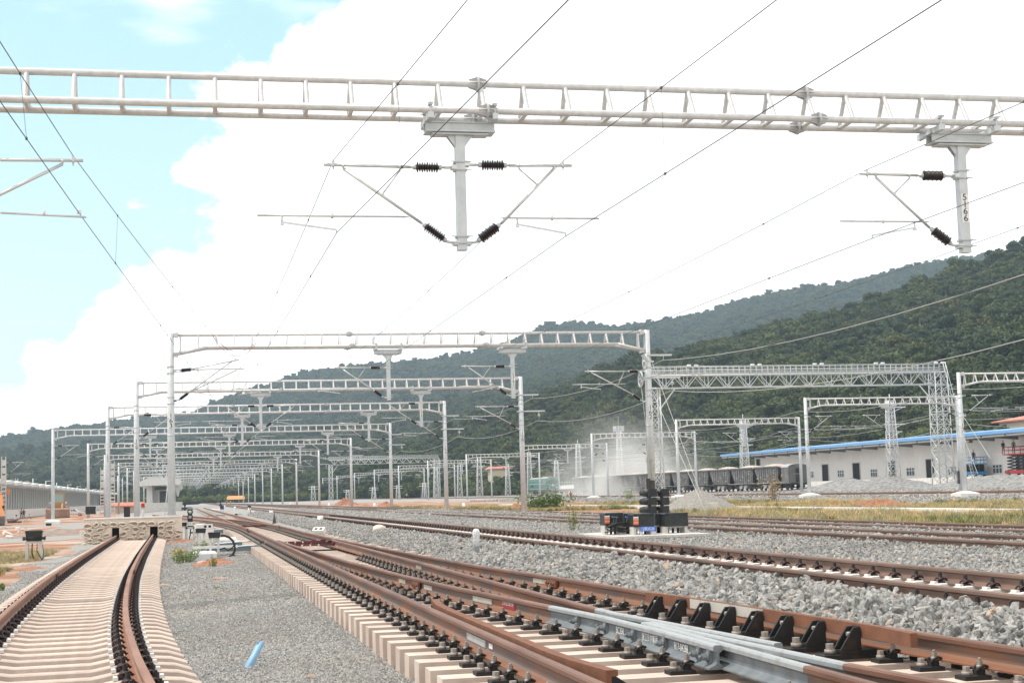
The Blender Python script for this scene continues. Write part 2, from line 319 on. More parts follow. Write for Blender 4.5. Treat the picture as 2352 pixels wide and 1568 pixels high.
def build_ground():
    xs = np.unique(np.concatenate([np.linspace(-2500, -80, 12), np.linspace(-80, -10, 50), np.arange(-10, 24, .22), np.linspace(24, 110, 130), np.linspace(110, 2500, 14)]))
    ys = np.unique(np.concatenate([np.linspace(-300, 6, 8), np.arange(6, 60, .3), np.arange(60, 130, .9), np.linspace(130, 420, 110), np.linspace(420, 3500, 20)]))
    X, Y = np.meshgrid(xs, ys); Z = zg(X, Y)
    br = 1 - np.clip((Y - 200) / 200, 0, 1)
    soil = (X < -3.6) | ((X > 19.0) & (X < 54))
    Z = Z + np.where(soil, fbm(X, Y, .5, 3) * .07 + fbm(X, Y, .12, 4) * .06, 0) * br
    Z = Z + np.where((X > 9) & (X < 18.7) | (X > 5.9) & (X < 7), fbm(X, Y, 1.1, 5) * .03, 0)
    Z = Z + np.where((X > -.2) & (X < 1.9), fbm(X, Y, .8, 9) * .010, 0)
    nx, ny = len(xs), len(ys)
    V = np.stack([X, Y, Z], -1).reshape(-1, 3); I = np.arange(nx * ny).reshape(ny, nx)
    Q = np.stack([I[:-1, :-1], I[:-1, 1:], I[1:, 1:], I[1:, :-1]], -1).reshape(-1, 4)
    me = bpy.data.meshes.new('ground'); me.vertices.add(len(V)); me.vertices.foreach_set('co', V.astype(np.float32).ravel())
    me.loops.add(Q.size); me.loops.foreach_set('vertex_index', Q.astype(np.int32).ravel()); me.polygons.add(len(Q)); me.polygons.foreach_set('loop_start', np.arange(0, Q.size, 4, dtype=np.int32))
    me.polygons.foreach_set('use_smooth', np.ones(len(Q), bool)); me.update(calc_edges=True)
    # what lies where: r red earth, g grass, b crushed stone
    n1, n2 = fbm(X, Y, .09, 21), fbm(X, Y, .35, 22)
    st = np.zeros_like(X)
    st[(X > -4.3 + n2 * .8) & (X < 2)] = 1; st[(X >= 2) & (X < 18.9 + n2 * .7)] = 1; st[X > 47.5 + n2 * 2.5] = 1
    st[(X < -30)] = 1; st[(Y > 120) & (X < -3) & (X > -11 + n1 * 3)] = 1
    st[(X < -4.5) & (Y > 84 + n2 * 5) & (Y < 97 + n2 * 5)] = 1; st[(X < -9) & (Y > 150) & (Y < 166)] = 1
    st[(Y > 330) & (X > -25) & (X < 110)] = 1
    gr = np.zeros_like(X); gr[(X > 19) & (X < 47) & (Y < 75 + n1 * 12)] = .55
    gr += np.where((X > 19) & (X < 47) & (n1 + .5 * n2 > .12), .45, 0); gr[(X < -5) & (Y < 52 + n1 * 6)] = .7; gr[(X > 118)] = 1; gr[np.abs(X) > 300] = 1; gr[Y > 900] = 1
    re = np.ones_like(X); c = np.stack([re, np.clip(gr, 0, 1), st, re], -1).reshape(-1, 4).astype(np.float32)
    a = me.color_attributes.new('zone', 'FLOAT_COLOR', 'POINT'); a.data.foreach_set('color', c.ravel())
    m = bpy.data.materials.new('yard_ground'); m.use_nodes = True; t = m.node_tree; L = t.links; b = t.nodes['Principled BSDF']; b.inputs['Roughness'].default_value = .95; b.inputs['Specular IOR Level'].default_value = .1
    vc = N(t, 'ShaderNodeVertexColor', layer_name='zone'); sp = N(t, 'ShaderNodeSeparateColor'); L.new(vc.outputs[0], sp.inputs[0])
    co = N(t, 'ShaderNodeTexCoord').outputs['Object']
    def noise(sc, d=6):
        n = N(t, 'ShaderNodeTexNoise'); n.inputs['Scale'].default_value = sc; n.inputs['Detail'].default_value = d; L.new(co, n.inputs['Vector']); return n.outputs[0]
    vo = N(t, 'ShaderNodeTexVoronoi'); vo.inputs['Scale'].default_value = 26; L.new(co, vo.inputs['Vector'])
    big, mid, fine = noise(.25), noise(2.5), noise(18)
    bw = N(t, 'ShaderNodeRGBToBW'); L.new(vo.outputs['Color'], bw.inputs[0])
    rk = mixc(t, bw.outputs[0], (.24, .238, .23), (.43, .425, .41))
    rk0 = rk
    def ramp(v, lo, hi):
        r = N(t, 'ShaderNodeMapRange'); r.inputs[1].default_value = lo; r.inputs[2].default_value = hi; L.new(v, r.inputs[0]); return r.outputs[0]
    rk = mixc(t, math_(t, 'MULTIPLY', ramp(noise(.75, 5), .45, .7), .3), rk, (.32, .27, .22))
    soilc = mixc(t, ramp(mid, .35, .7), (.27, .11, .06), (.39, .21, .135)); soilc = mixc(t, ramp(big, .45, .62), soilc, (.47, .40, .34))
    grc = mixc(t, ramp(mid, .35, .65), (.38, .31, .185), (.30, .25, .14)); grc = mixc(t, ramp(fine, .4, .7), grc, (.45, .37, .24))
    def soft(chan, k=.5): return ramp(math_(t, 'ADD', chan, math_(t, 'MULTIPLY', math_(t, 'SUBTRACT', mid, .5), k)), .4, .6)
    cc = mixc(t, soft(sp.outputs[1], 1.1), soilc, grc); cc = mixc(t, soft(sp.outputs[2], .3), cc, rk)
    L.new(cc, b.inputs['Base Color'])
    bp = N(t, 'ShaderNodeBump'); bp.inputs['Strength'].default_value = .9; bp.inputs['Distance'].default_value = .03
    L.new(math_(t, 'ADD', vo.outputs['Distance'], fine), bp.inputs['Height']); L.new(bp.outputs[0], b.inputs['Normal'])
    me.materials.append(m); struct(put('ground', me))
build_ground()
# ---------------------------------------------------------------- hills and forest
def prof(pts, r):
    A, Z = [], []
    for u, v in pts:
        d = ray(u, v); A.append(math.atan2(d[0], d[1])); Z.append(CP[2] + d[2] / math.hypot(d[0], d[1]) * r)
    return np.array(A), np.array(Z)
R1, R2, R3 = 760.0, 1500.0, 2300.0
FAR = prof([(-500, 1050), (-200, 1020), (0, 1007), (100, 994), (250, 968), (400, 953), (450, 942), (500, 915), (600, 882), (700, 848), (830, 832), (940, 826), (1050, 815), (1150, 795), (1200, 772), (1270, 747), (1330, 743), (1420, 746), (1560, 727), (1620, 711), (1700, 683), (1800, 664), (1950, 646), (2080, 608), (2150, 596), (2230, 586), (2352, 580), (2700, 560)], R3)
MIDR = prof([(-500, 1060), (0, 1031), (200, 1024), (330, 1022), (450, 1008), (600, 995), (800, 965), (1000, 925), (1200, 880), (1400, 850), (1800, 820), (2352, 760), (2700, 740)], R2)
NEAR = prof([(-500, 1140), (0, 1120), (400, 1100), (600, 1080), (800, 1060), (1000, 1010), (1150, 955), (1280, 890), (1380, 830), (1500, 795), (1600, 775), (1700, 752), (1800, 725), (1900, 705), (1950, 693), (2050, 662), (2150, 628), (2240, 596), (2352, 556), (2700, 470)], R1)
BASE = prof([(-500, 1150), (0, 1150), (800, 1140), (1200, 1120), (1700, 1105), (2000, 1095), (2352, 1085), (2700, 1080)], 330)
def hill(a, r):
    a = np.asarray(a, float); r = np.asarray(r, float)
    r0 = np.interp(a, [-.2, .05, .12, .2, .35, .45, .6], [700, 680, 560, 470, 385, 305, 245])
    z1, z2, z3 = np.interp(a, *NEAR) - 6.5, np.interp(a, *MIDR) - 7, np.interp(a, *FAR) - 7
    n = fbm(a * 900, r, .012, 31) * 9 + fbm(a * 900, r, .035, 32) * 5
    t1 = np.clip((r - r0) / (R1 - r0), 0, 1); za = .3 + (z1 - .3) * (t1 ** 1.15) + n * t1 * (1 - t1) * 3
    t2 = np.clip((r - R1) / (R2 - R1), 0, 1); lowa = np.minimum(z1 - 12, z2 * .75); zb = np.where(t2 < .18, z1 + (lowa - z1) * t2 / .18, lowa + (np.maximum(z2, lowa) - lowa) * (t2 - .18) / .82) + n * np.sin(math.pi * t2) * 1.6
    t3 = np.clip((r - R2) / (R3 - R2), 0, 1); lowb = np.minimum(np.maximum(z2, lowa) - 15, z3 * .8); top2 = np.maximum(z2, lowa)
    zc = np.where(t3 < .15, top2 + (lowb - top2) * t3 / .15, lowb + (z3 - lowb) * (t3 - .15) / .85) + n * np.sin(math.pi * t3) * 2.6
    t4 = np.clip((r - R3) / 900, 0, 1)
    return np.where(r <= R1, za, np.where(r <= R2, zb, np.where(r <= R3, zc, z3 * (1 - t4 * .6))))
def build_hills():
    A = np.linspace(-.21, .66, 150); Rr = np.unique(np.concatenate([np.linspace(225, R1, 34), np.linspace(R1, R2, 30), np.linspace(R2, R3, 32), np.linspace(R3, 3300, 8)]))
    a, r = np.meshgrid(A, Rr); z = hill(a, r) - 2.5
    z = np.where(r < 250, -2, z)
    V = np.stack([np.sin(a) * r, np.cos(a) * r, z], -1).reshape(-1, 3); n, k = len(Rr), len(A); I = np.arange(n * k).reshape(n, k)
    Q = np.stack([I[:-1, :-1], I[:-1, 1:], I[1:, 1:], I[1:, :-1]], -1).reshape(-1, 4)
    me = bpy.data.meshes.new('hills'); me.from_pydata(V.tolist(), [], Q.tolist()); me.polygons.foreach_set('use_smooth', np.ones(len(Q), bool))
    me.materials.append(mat('hill_undergrowth', (.035, .048, .018), .95, 0, (.06, .07, .028), .05)); struct(put('hills', me))
build_hills()
def leafmat(name, base, var=.4):
    m = bpy.data.materials.new(name); m.use_nodes = True; t = m.node_tree; b = t.nodes['Principled BSDF']; b.inputs['Roughness'].default_value = .7; b.inputs['Specular IOR Level'].default_value = .25
    oi = N(t, 'ShaderNodeObjectInfo'); cr = N(t, 'ShaderNodeValToRGB'); t.links.new(oi.outputs['Random'], cr.inputs[0]); e = cr.color_ramp.elements
    e[0].color = (*[c * .75 for c in base], 1); e[0].position = 0; e[1].color = (base[0] * 1.5, base[1] * 1.25, base[2] * 1.1, 1)
    for p, k in ((.25, (.75, .9, 1.0)), (.5, (1, 1, .85)), (.7, (1.1, 1.15, .8)), (.86, (1.3, 1.2, .9)), (.95, (1.9, 1.45, 1.05))):
        q = e.new(p); q.color = (base[0] * k[0], base[1] * k[1], base[2] * k[2], 1)
    co = N(t, 'ShaderNodeTexCoord'); n = N(t, 'ShaderNodeTexNoise'); n.inputs['Scale'].default_value = .9; t.links.new(co.outputs['Object'], n.inputs['Vector'])
    r = N(t, 'ShaderNodeMapRange'); r.inputs[1].default_value = .3; r.inputs[2].default_value = .7; r.inputs[3].default_value = 1 - var; r.inputs[4].default_value = 1 + var; t.links.new(n.outputs[0], r.inputs[0])
    hs = N(t, 'ShaderNodeHueSaturation'); t.links.new(r.outputs[0], hs.inputs['Value']); pn = N(t, 'ShaderNodeTexNoise'); pn.inputs['Scale'].default_value = .011; pn.inputs['Detail'].default_value = 4; t.links.new(oi.outputs['Location'], pn.inputs['Vector']); pr = N(t, 'ShaderNodeMapRange'); pr.inputs[1].default_value = .5; pr.inputs[2].default_value = .68; t.links.new(pn.outputs[0], pr.inputs[0]); t.links.new(mixc(t, math_(t, 'MULTIPLY', pr.outputs[0], .7), cr.outputs[0], tuple(min(1, c * k) for c, k in zip(base, (2.0, 1.7, 1.3)))), hs.inputs['Color']); t.links.new(hs.outputs[0], b.inputs['Base Color'])
    return m
LEAF = leafmat('forest_leaves', (.047, .068, .027)); LEAF2 = leafmat('bush_leaves', (.085, .115, .032)); BARK = mat('bark', (.16, .13, .10), .9, 0, (.24, .21, .17), 3)
def crown_mesh(seed, nl=420, leaf=.052, flat=1.0, trunk=True, nb=7):
    """a crown about 1 wide standing on z=0, many small leaf faces over several boughs"""
    r = np.random.default_rng(seed); mb = MB(); bl = []
    for k in range(nb):
        a = r.uniform(0, 6.28); d = r.uniform(.05, .33); bl.append((np.array([d * math.cos(a), d * math.sin(a), r.uniform(.42, .85) * flat]), r.uniform(.15, .27)))
    bl.append((np.array([0, 0, .62 * flat]), .3))
    for k, (c, q) in enumerate(bl): mb.blob(c, (q * .72, q * .72, q * .6), 0, 6, 4, .2, seed * 9 + k)
    for i in range(nl):
        c, q = bl[r.integers(len(bl))]; d = r.normal(size=3); d /= np.linalg.norm(d); d[2] = abs(d[2]) * .9 - .15 if r.random() < .75 else d[2]
        p = c + d * q * r.uniform(.75, 1.12) * np.array([1, 1, .85]); nrm = d + r.normal(size=3) * .55; nrm /= np.linalg.norm(nrm)
        t = np.cross(nrm, r.normal(size=3)); t /= np.linalg.norm(t); b = np.cross(nrm, t); w = leaf * r.uniform(.6, 1.3)
        mb.add([p - t * w, p + b * w * .6, p + t * w, p - b * w * .6], [(0, 1, 2, 3)], 0)
    if trunk: mb.tube((0, 0, -.1), (0, 0, .55 * flat), .022, .012, 5, 1)
    return mb
def build_forest():
    crowns = [proto('tree_crown', crown_mesh(k, 850 + 60 * (k % 3), flat=(1.0, 1.25, .85)[k % 3]), [LEAF, BARK]) for k in range(6)]
    P, Sc, Ro, Vi = [], [], [], []
    def fill(n, ra, rb, s0, s1, amin=-.135, amax=.565, dead=0):
        a = rng.uniform(amin, amax, n); r = np.sqrt(rng.uniform(ra ** 2, rb ** 2, n)); r0 = np.interp(a, [-.2, .05, .12, .2, .35, .45, .6], [700, 680, 560, 470, 385, 305, 245])
        k = r > r0 + 2; a, r = a[k], r[k]; z = hill(a, r) - 3
        s = rng.uniform(s0, s1, len(a)) * (1 + .35 * fbm(a * 900, r, .03, 41)); s = np.where(rng.random(len(a)) < .05, s * 1.3, s)
        P.append(np.stack([np.sin(a) * r, np.cos(a) * r, z], -1)); Sc.append(np.stack([s, s, s * rng.uniform(.75, 1.1, len(a))], -1))
        Ro.append(np.stack([rng.uniform(-.1, .1, len(a)), rng.uniform(-.1, .1, len(a)), rng.uniform(0, 6.28, len(a))], -1)); Vi.append(rng.integers(0, 6, len(a)))
    fill(11500, 230, R1 + 15, 5.5, 9.5); fill(12000, R1 + 15, R2 + 15, 7.5, 12); fill(26000, R2 + 15, R3 + 30, 8, 12.5)
    stuff(scatter('forest', crowns, np.concatenate(P), np.concatenate(Sc), np.concatenate(Ro), np.concatenate(Vi)))
    # paler scrub along the foot of the hills
    sh = [proto('shrub_crown', crown_mesh(40 + k, 420, .08, .8, False, 5), [LEAF2, BARK]) for k in range(3)]
    n = 2600; a = rng.uniform(-.12, .52, n); r0 = np.interp(a, [-.2, .05, .12, .2, .35, .45, .6], [700, 680, 560, 470, 385, 305, 245]); r = r0 - 22 + rng.gamma(1.6, 26, n)
    X, Y = np.sin(a) * r, np.cos(a) * r; k = (X > np.interp(Y, [0, 330, 460, 640], [135, 122, 112, 40])) | (Y > 640); X, Y, a, r = X[k], Y[k], a[k], r[k]
    z = np.maximum(hill(a, r) - 2.5, .2); s = rng.uniform(2.5, 6, len(X))
    stuff(scatter('scrub', sh, np.stack([X, Y, z - .3], -1), np.stack([s, s, s * .8], -1), np.stack([X * 0, X * 0, rng.uniform(0, 6.28, len(X))], -1), rng.integers(0, 3, len(X))))
build_forest()
# ---------------------------------------------------------------- stones and grass
def rock_mesh(seed, k=12):
    import bmesh
    r = np.random.default_rng(seed); bm = bmesh.new()
    P = r.normal(size=(k, 3)); P /= np.linalg.norm(P, axis=1)[:, None]; P *= np.array([.5, .38, .3]) * r.uniform(.8, 1.1, (k, 1))
    for p in P: bm.verts.new(p)
    bmesh.ops.convex_hull(bm, input=bm.verts); me = bpy.data.meshes.new('stone'); bm.to_mesh(me); bm.free(); return me
def protos(n, m, k=12, s0=0):
    out = []
    for i in range(n):
        me = rock_mesh(s0 + i, k); me.materials.append(m); out.append(bpy.data.objects.new('stone', me))
    return out
def inview(X, Y, l=-11, r=40): a = np.degrees(np.arctan2(X, Y)); return (a > l) & (a < r)
def stones(name, x0, x1, y0, y1, dens, d0, d1, var, lift=.25, keep=None, zf=None, grow=False):
    n = int((x1 - x0) * (y1 - y0) * dens); X = rng.uniform(x0, x1, n); Y = rng.uniform(y0, y1, n) if not grow else y0 + (y1 - y0) * rng.random(n) ** 1.0
    k = inview(X, Y)
    if keep is not None: k &= keep(X, Y)
    X, Y = X[k], Y[k]; s = rng.uniform(d0, d1, len(X)) * rng.uniform(.8, 1.25, len(X))
    Z = (zg(X, Y) if zf is None else zf(X, Y)) + s * rng.uniform(-.15, lift, len(X))
    return X, Y, Z, s, rng.uniform(0, 6.28, (len(X), 3))
def lay(name, sets, var, label=None):
    X, Y, Z, s = [np.concatenate([q[i] for q in sets]) for i in range(4)]; ro = np.concatenate([q[4] for q in sets])
    vid = rng.integers(0, len(var) - 1, len(X)); vid = np.where(rng.random(len(X)) < .03, len(var) - 1, vid)
    return stuff(scatter(name, var, np.stack([X, Y, Z], -1), np.stack([s, s, s], -1), ro, vid))
R4X = lambda y: np.interp(y, [8, 10, 12, 14.2, 17, 20, 24, 28, 34, 42, 52, 140], [5.72, 5.55, 5.43, 5.28, 5.06, 4.9, 4.6, 4.45, 4.27, 4.09, 3.96, 3.9])
def zbal(X, Y): return zg(X, Y) + fbm(X, Y, 1.1, 5) * .03
def build_stones():
    big = protos(6, ROCK) + protos(1, ROCKT, s0=50)
    edge = lambda X, Y: X > np.maximum(R4X(Y) + .2, np.where(Y > 34, 5.75, 0)) + .08 * np.sin(Y * 3)
    # shoulder between the turnout and the next track
    zs = lambda X, Y: np.maximum(zbal(X, Y), np.interp(X - R4X(Y), [.2, .9, 2.2], [-.02, .07, .2]) - np.clip((Y - 30) / 10, 0, 1) * .4)
    d = [stones('', 4.6, 7.22, 7.5, 34, 350, .078, .145, 7, .5, lambda X, Y: edge(X, Y) & (X < 7.2), zs), stones('', 5.4, 7.22, 34, 70, 300, .075, .125, 7, .5, edge), stones('', 5.4, 7.2, 70, 150, 110, .10, .17, 7, .4, edge)]
    d += [stones('', 7.4, 8.75, 12, 45, 230, .04, .07, 7, .1, lambda X, Y: np.abs(((Y / .6) % 1) - .5) < .3)]
    d += [stones('', 8.92, 13.0, 12, 45, 330, .055, .11, 7, .45, None, zbal), stones('', 8.92, 13.0, 45, 80, 170, .08, .13, 7, .4, None, zbal), stones('', 8.9, 13, 80, 170, 55, .13, .22, 7, .35)]
    ek = lambda X, Y: (np.abs(X - 13.1) > .1) & (np.abs(X - 14.6) > .1) & (np.abs(X - 15.95) > .1) & (np.abs(X - 17.45) > .1)
    d += [stones('', 13.0, 19.2, 20, 60, 210, .055, .10, 7, .45, ek, zbal), stones('', 13.0, 19.2, 60, 110, 90, .09, .15, 7, .4, ek, zbal)]
    lay('ballast_stones', d, big)
    d = [stones('', -.35, 1.95, 7.5, 24, 1500, .016, .034, 7, .6), stones('', -.8, 1.95, 24, 50, 500, .026, .045, 7, .5), stones('', -5, -3, 17, 70, 420, .026, .05, 7, .5, lambda X, Y: X > -4.3 - .5 * np.sin(Y * .3)), stones('', -1.3, 1.6, 50, 70, 250, .035, .06, 7, .4)]
    FG = mat('fine_grey_gravel', (.27, .268, .26), .85, 0, (.46, .455, .44), 9, rnd=.3, locvar=(.75, (.34, .30, .26), .35))
    lay('fine_gravel', d, protos(6, FG, 9, 80) + protos(1, ROCKT, 9, 99))
    d = [stones('', 47.5, 56.5, 70, 140, 14, .12, .26, 7, .35), stones('', 47.5, 57, 140, 260, 5, .2, .4, 7, .3), stones('', 60, 84, 95, 230, 6, .2, .4, 7, .3)]
    lay('embankment_stones', d, big)
    # tufts of dry grass
    gm = leafmat('dry_grass', (.38, .325, .215), .25); gg = leafmat('green_grass', (.17, .19, .075), .35)
    def tuft(seed, n, w=.012):
        r = np.random.default_rng(seed); mb = MB()
        for i in range(n):
            a, q = r.uniform(0, 6.28), r.uniform(0, .35); b = np.array([q * math.cos(a), q * math.sin(a), 0]); t = np.array([math.cos(a), math.sin(a), 0]) * r.uniform(.1, .5); h = r.uniform(.4, 1); s = np.array([-math.sin(a), math.cos(a), 0]) * w * 1.6
            m_ = b + t * .4 + np.array([0, 0, h * .65]); e = b + t + np.array([0, 0, h]); mb.add([b - s, b + s, m_ + s * .7, m_ - s * .7], [(0, 1, 2, 3)], 0); mb.add([m_ - s * .7, m_ + s * .7, e], [(0, 1, 2)], 0)
        return mb
    pv = [proto('grass_tuft', tuft(k, 34), [gm]) for k in range(3)] + [proto('grass_tuft', tuft(9 + k, 34, .02), [gg]) for k in range(2)]
    n = 42000; X = rng.uniform(18.6, 47.5, n); Y = rng.uniform(28, 150, n); n1, n2 = fbm(X, Y, .09, 21), fbm(X, Y, .35, 22)
    k = inview(X, Y, -3, 34) & ((n1 + .8 * n2 > -.02) | ((Y < 62) & (n2 > -.42))) & (rng.random(n) < np.clip(70 / Y, .25, 1)) & (np.abs(X - 31.2) > .9); X, Y = X[k], Y[k]
    X2 = rng.uniform(-13, -4.6, 9000); Y2 = rng.uniform(30, 62, 9000); q = (fbm(X2, Y2, .3, 77) > -.1); X2, Y2 = X2[q], Y2[q]
    X = np.concatenate([X, X2]); Y = np.concatenate([Y, Y2]); h = rng.uniform(.12, .4, len(X)) * (1 + .6 * fbm(X, Y, .5, 78)); h = np.where(X < 0, h * .6, h)
    v = rng.integers(0, 3, len(X)); v = np.where(fbm(X, Y, .25, 79) + rng.normal(0, .15, len(X)) > .25, rng.integers(3, 5, len(X)), v)
    stuff(scatter('grass', pv, np.stack([X, Y, zg(X, Y) - .02], -1), np.stack([h * 1.1, h * 1.1, h], -1), np.stack([X * 0, X * 0, rng.uniform(0, 6.28, len(X))], -1), v))
build_stones()
# ---------------------------------------------------------------- tracks
RP = [(-.075, 0), (-.075, .012), (-.022, .034), (-.009, .052), (-.009, .116), (-.0365, .136), (-.0365, .163), (-.027, .176), (.027, .176), (.0365, .163), (.0365, .136), (.009, .116), (.009, .052), (.022, .034), (.075, .012), (.075, 0)]
RMI = [2, 2, 1, 1, 1, 0, 0, 0, 0, 0, 1, 1, 1, 2, 2, 2]
def rail(parent, pts, org, mats_=(RUSTH, RUSTW, RUSTF), name='rail', p=RP, mi=RMI):
    return MB().sweep(p, pts, mi).build(name, list(mats_), parent, org)
def sleeper_mesh(m):
    mb = MB(); X = [-1.3, -1.14, -.98, -.86, -.6, -.36, .36, .6, .86, .98, 1.14, 1.3]; T = [-.065, -.015, 0, 0, 0, -.04, -.04, 0, 0, 0, -.015, -.065]
    V = []
    for x, t in zip(X, T):
        w = .095 if abs(x) > .5 else .09; V += [(x, -.128, -.205), (x, -w, t - .012), (x, -w + .018, t), (x, w - .018, t), (x, w, t - .012), (x, .128, -.205)]
    n = 6; mb.add(V, [(i * n + k, (i + 1) * n + k, (i + 1) * n + (k + 1) % n, i * n + (k + 1) % n) for i in range(len(X) - 1) for k in range(n)] + [list(range(n)), list(range((len(X) - 1) * n, len(X) * n))[::-1]], 0)
    return mb.mesh('sleeper', [m])
def clip_mesh(pad=None):      # spring clip with black bolt and pale pads, on the +x side of the rail
    mb = MB()
    for y in (-.04, .04): mb.path([(.05, y, .035), (.07, y * 1.2, .058), (.11, y * 1.5, .066), (.15, y * 1.3, .052), (.175, y * .9, .022)], .0105, 6, 0)
    mb.path([(.05, -.04, .035), (.044, 0, .04), (.05, .04, .035)], .0105, 6, 0)
    mb.box((.13, 0, .014), (.09, .13, .028), 1); mb.box((.195, 0, .012), (.045, .11, .03), 2); mb.box((.06, 0, .02), (.03, .10, .012), 2)
    mb.tube((.115, 0, .02), (.115, 0, .078), .03, n=12, mi=1, sm=True); mb.tube((.115, 0, .078), (.115, 0, .118), .025, n=6, mi=1, sm=False); mb.tube((.115, 0, .118), (.115, 0, .135), .013, n=8, mi=1)
    return mb.mesh('rail_fastening', [CLIPM, CLIPB, pad or WHT])
def plate_mesh():     # base plate with big sleeper bolt and hooped clip
    mb = MB(); mb.box((.165, 0, .015), (.20, .155, .030), 0); mb.box((.118, 0, .048), (.06, .07, .04), 1)
    for y in (-.028, .028): mb.path([(.055, y, .062), (.07, y, .088), (.10, y * 1.35, .097), (.132, y * 1.3, .082), (.146, y, .05)], .0105, 6, 1)
    mb.tube((.108, 0, .07), (.108, 0, .098), .026, n=12, mi=2); mb.tube((.108, 0, .098), (.108, 0, .130), .022, n=6, mi=2, sm=False); mb.tube((.108, 0, .130), (.108, 0, .147), .011, n=8, mi=2)
    mb.tube((.215, 0, .030), (.215, 0, .058), .036, .034, n=12, mi=2); mb.tube((.215, 0, .058), (.215, 0, .092), .028, n=6, mi=2, sm=False)
    return mb.mesh('rail_fastening', [PLATE, CLIPB, BOLT])
SLA, SLD = sleeper_mesh(CONC), None; CLIP = clip_mesh(); BPLATE = plate_mesh()
def lay_fast(parent, me, spots, org, near=100):
    """the nearest as parts, the rest as one part"""
    spots = sorted(spots, key=lambda s: s[1])
    for x, y, z, rz in spots[:near]: put('rail_fastening', me, parent, M=Matrix.Translation((x - org[0], y - org[1], z - org[2])) @ Matrix.Rotation(rz, 4, 'Z'))
    rest = spots[near:]
    if rest:
        n = len(me.vertices); co = np.empty(n * 3); me.vertices.foreach_get('co', co); co = co.reshape(-1, 3); V, Fc, Mi = [], [], []
        fs = [list(p.vertices) for p in me.polygons]; mi = [p.material_index for p in me.polygons]
        for i, (x, y, z, rz) in enumerate(rest):
            c, s = math.cos(rz), math.sin(rz); V.append(np.stack([co[:, 0] * c - co[:, 1] * s + x - org[0], co[:, 0] * s + co[:, 1] * c + y - org[1], co[:, 2] + z - org[2]], -1))
            Fc += [[q + i * n for q in f] for f in fs]; Mi += mi
        m2 = bpy.data.meshes.new('rail_fastenings'); m2.from_pydata(np.concatenate(V).tolist(), [], Fc); m2.polygons.foreach_set('material_index', Mi)
        for m in me.materials: m2.materials.append(m)
        stuff(put('rail_fastenings', m2, parent))
# curved track ending at the stone wall
AXR = lambda y: np.interp(y, [4, 8, 10, 12, 14, 16.7, 20.2, 24.1, 30.9, 42.8, 53, 67, 69], [.42, .08, -.10, -.30, -.43, -.585, -.75, -.885, -1.045, -1.17, -1.225, -1.30, -1.31])
AXL = lambda y: np.interp(y, [4, 8, 12, 16, 20, 25.6, 32.2, 43.5, 56.8, 66, 69], [-1.02, -1.40, -1.76, -2.06, -2.27, -2.44, -2.6, -2.74, -2.83, -2.88, -2.9])
def smooth(fn, ys, k=2.4): return [float(np.mean([fn(y + d) for d in np.linspace(-k, k, 13)])) for y in ys]
def cum(xs, ys, step):
    d = np.concatenate([[0], np.cumsum(np.hypot(np.diff(xs), np.diff(ys)))]); t = np.arange(0, d[-1], step); return np.interp(t, d, xs), np.interp(t, d, ys)
def track_a():
    ys = np.arange(5.5, 67.5, .8); xr = np.array(smooth(AXR, ys)); org = (-1.5, 30, -.33)
    xc0 = np.array(smooth(lambda y: (AXR(y) + AXL(y)) / 2, ys)); g = np.gradient(xc0, ys)
    nx, ny = 1 / np.hypot(1, g), -g / np.hypot(1, g)
    t = thing('railway_track', 'curved track of pale concrete sleepers ending at the stone wall', 'railway track', org)
    for s in (-1, 1): rail(t, [(x + s * .754 * a, y + s * .754 * b, -.131) for x, y, a, b in zip(xc0, ys, nx, ny)], org, (RAILA, RAILA, RUSTF))
    px, py = cum(xc0, ys, .655); px, py = px[::-1], py[::-1]; gg = np.interp(py, ys, g); fs = []
    for x, y, q in list(zip(px, py, gg)):
        rz = -math.atan(q); put('sleeper', SLA, t, M=Matrix.Translation((x - org[0], y - org[1], -.142 - org[2])) @ Matrix.Rotation(rz, 4, 'Z'))
        for s in (-1, 1):
            bx, by = x + s * .754 * math.cos(rz), y + s * .754 * math.sin(rz)
            fs += [(bx, by, -.14, rz), (bx, by, -.14, rz + math.pi)]
    lay_fast(t, CLIP, fs, org)
    for s, yy in ((-1, 33), (1, 33.6)):
        mb = MB(); i = int(np.argmin(abs(ys - yy))); bx = xc0[i] + s * .754
        for e in (-1, 1): mb.box((bx + e * .035, ys[i], -.06), (.03, .5, .09), 0)
        mb.build('fishplate', RAILO, t, org)
track_a()
def fishplate(t, x, y, z, org, m=RAILO, L=.55, dx=0):
    mb = MB()
    for e in (-1, 1):
        mb.beam((x + e * .032 - dx * L / 2, y - L / 2, z + .085), (x + e * .032 + dx * L / 2, y + L / 2, z + .085), .034, .085, 0)
        for k in (-.2, -.08, .08, .2): mb.tube((x + e * .05, y + k, z + .085), (x + e * .075, y + k, z + .085), .018, n=6, mi=0)
    mb.build('fishplate', m, t, org)
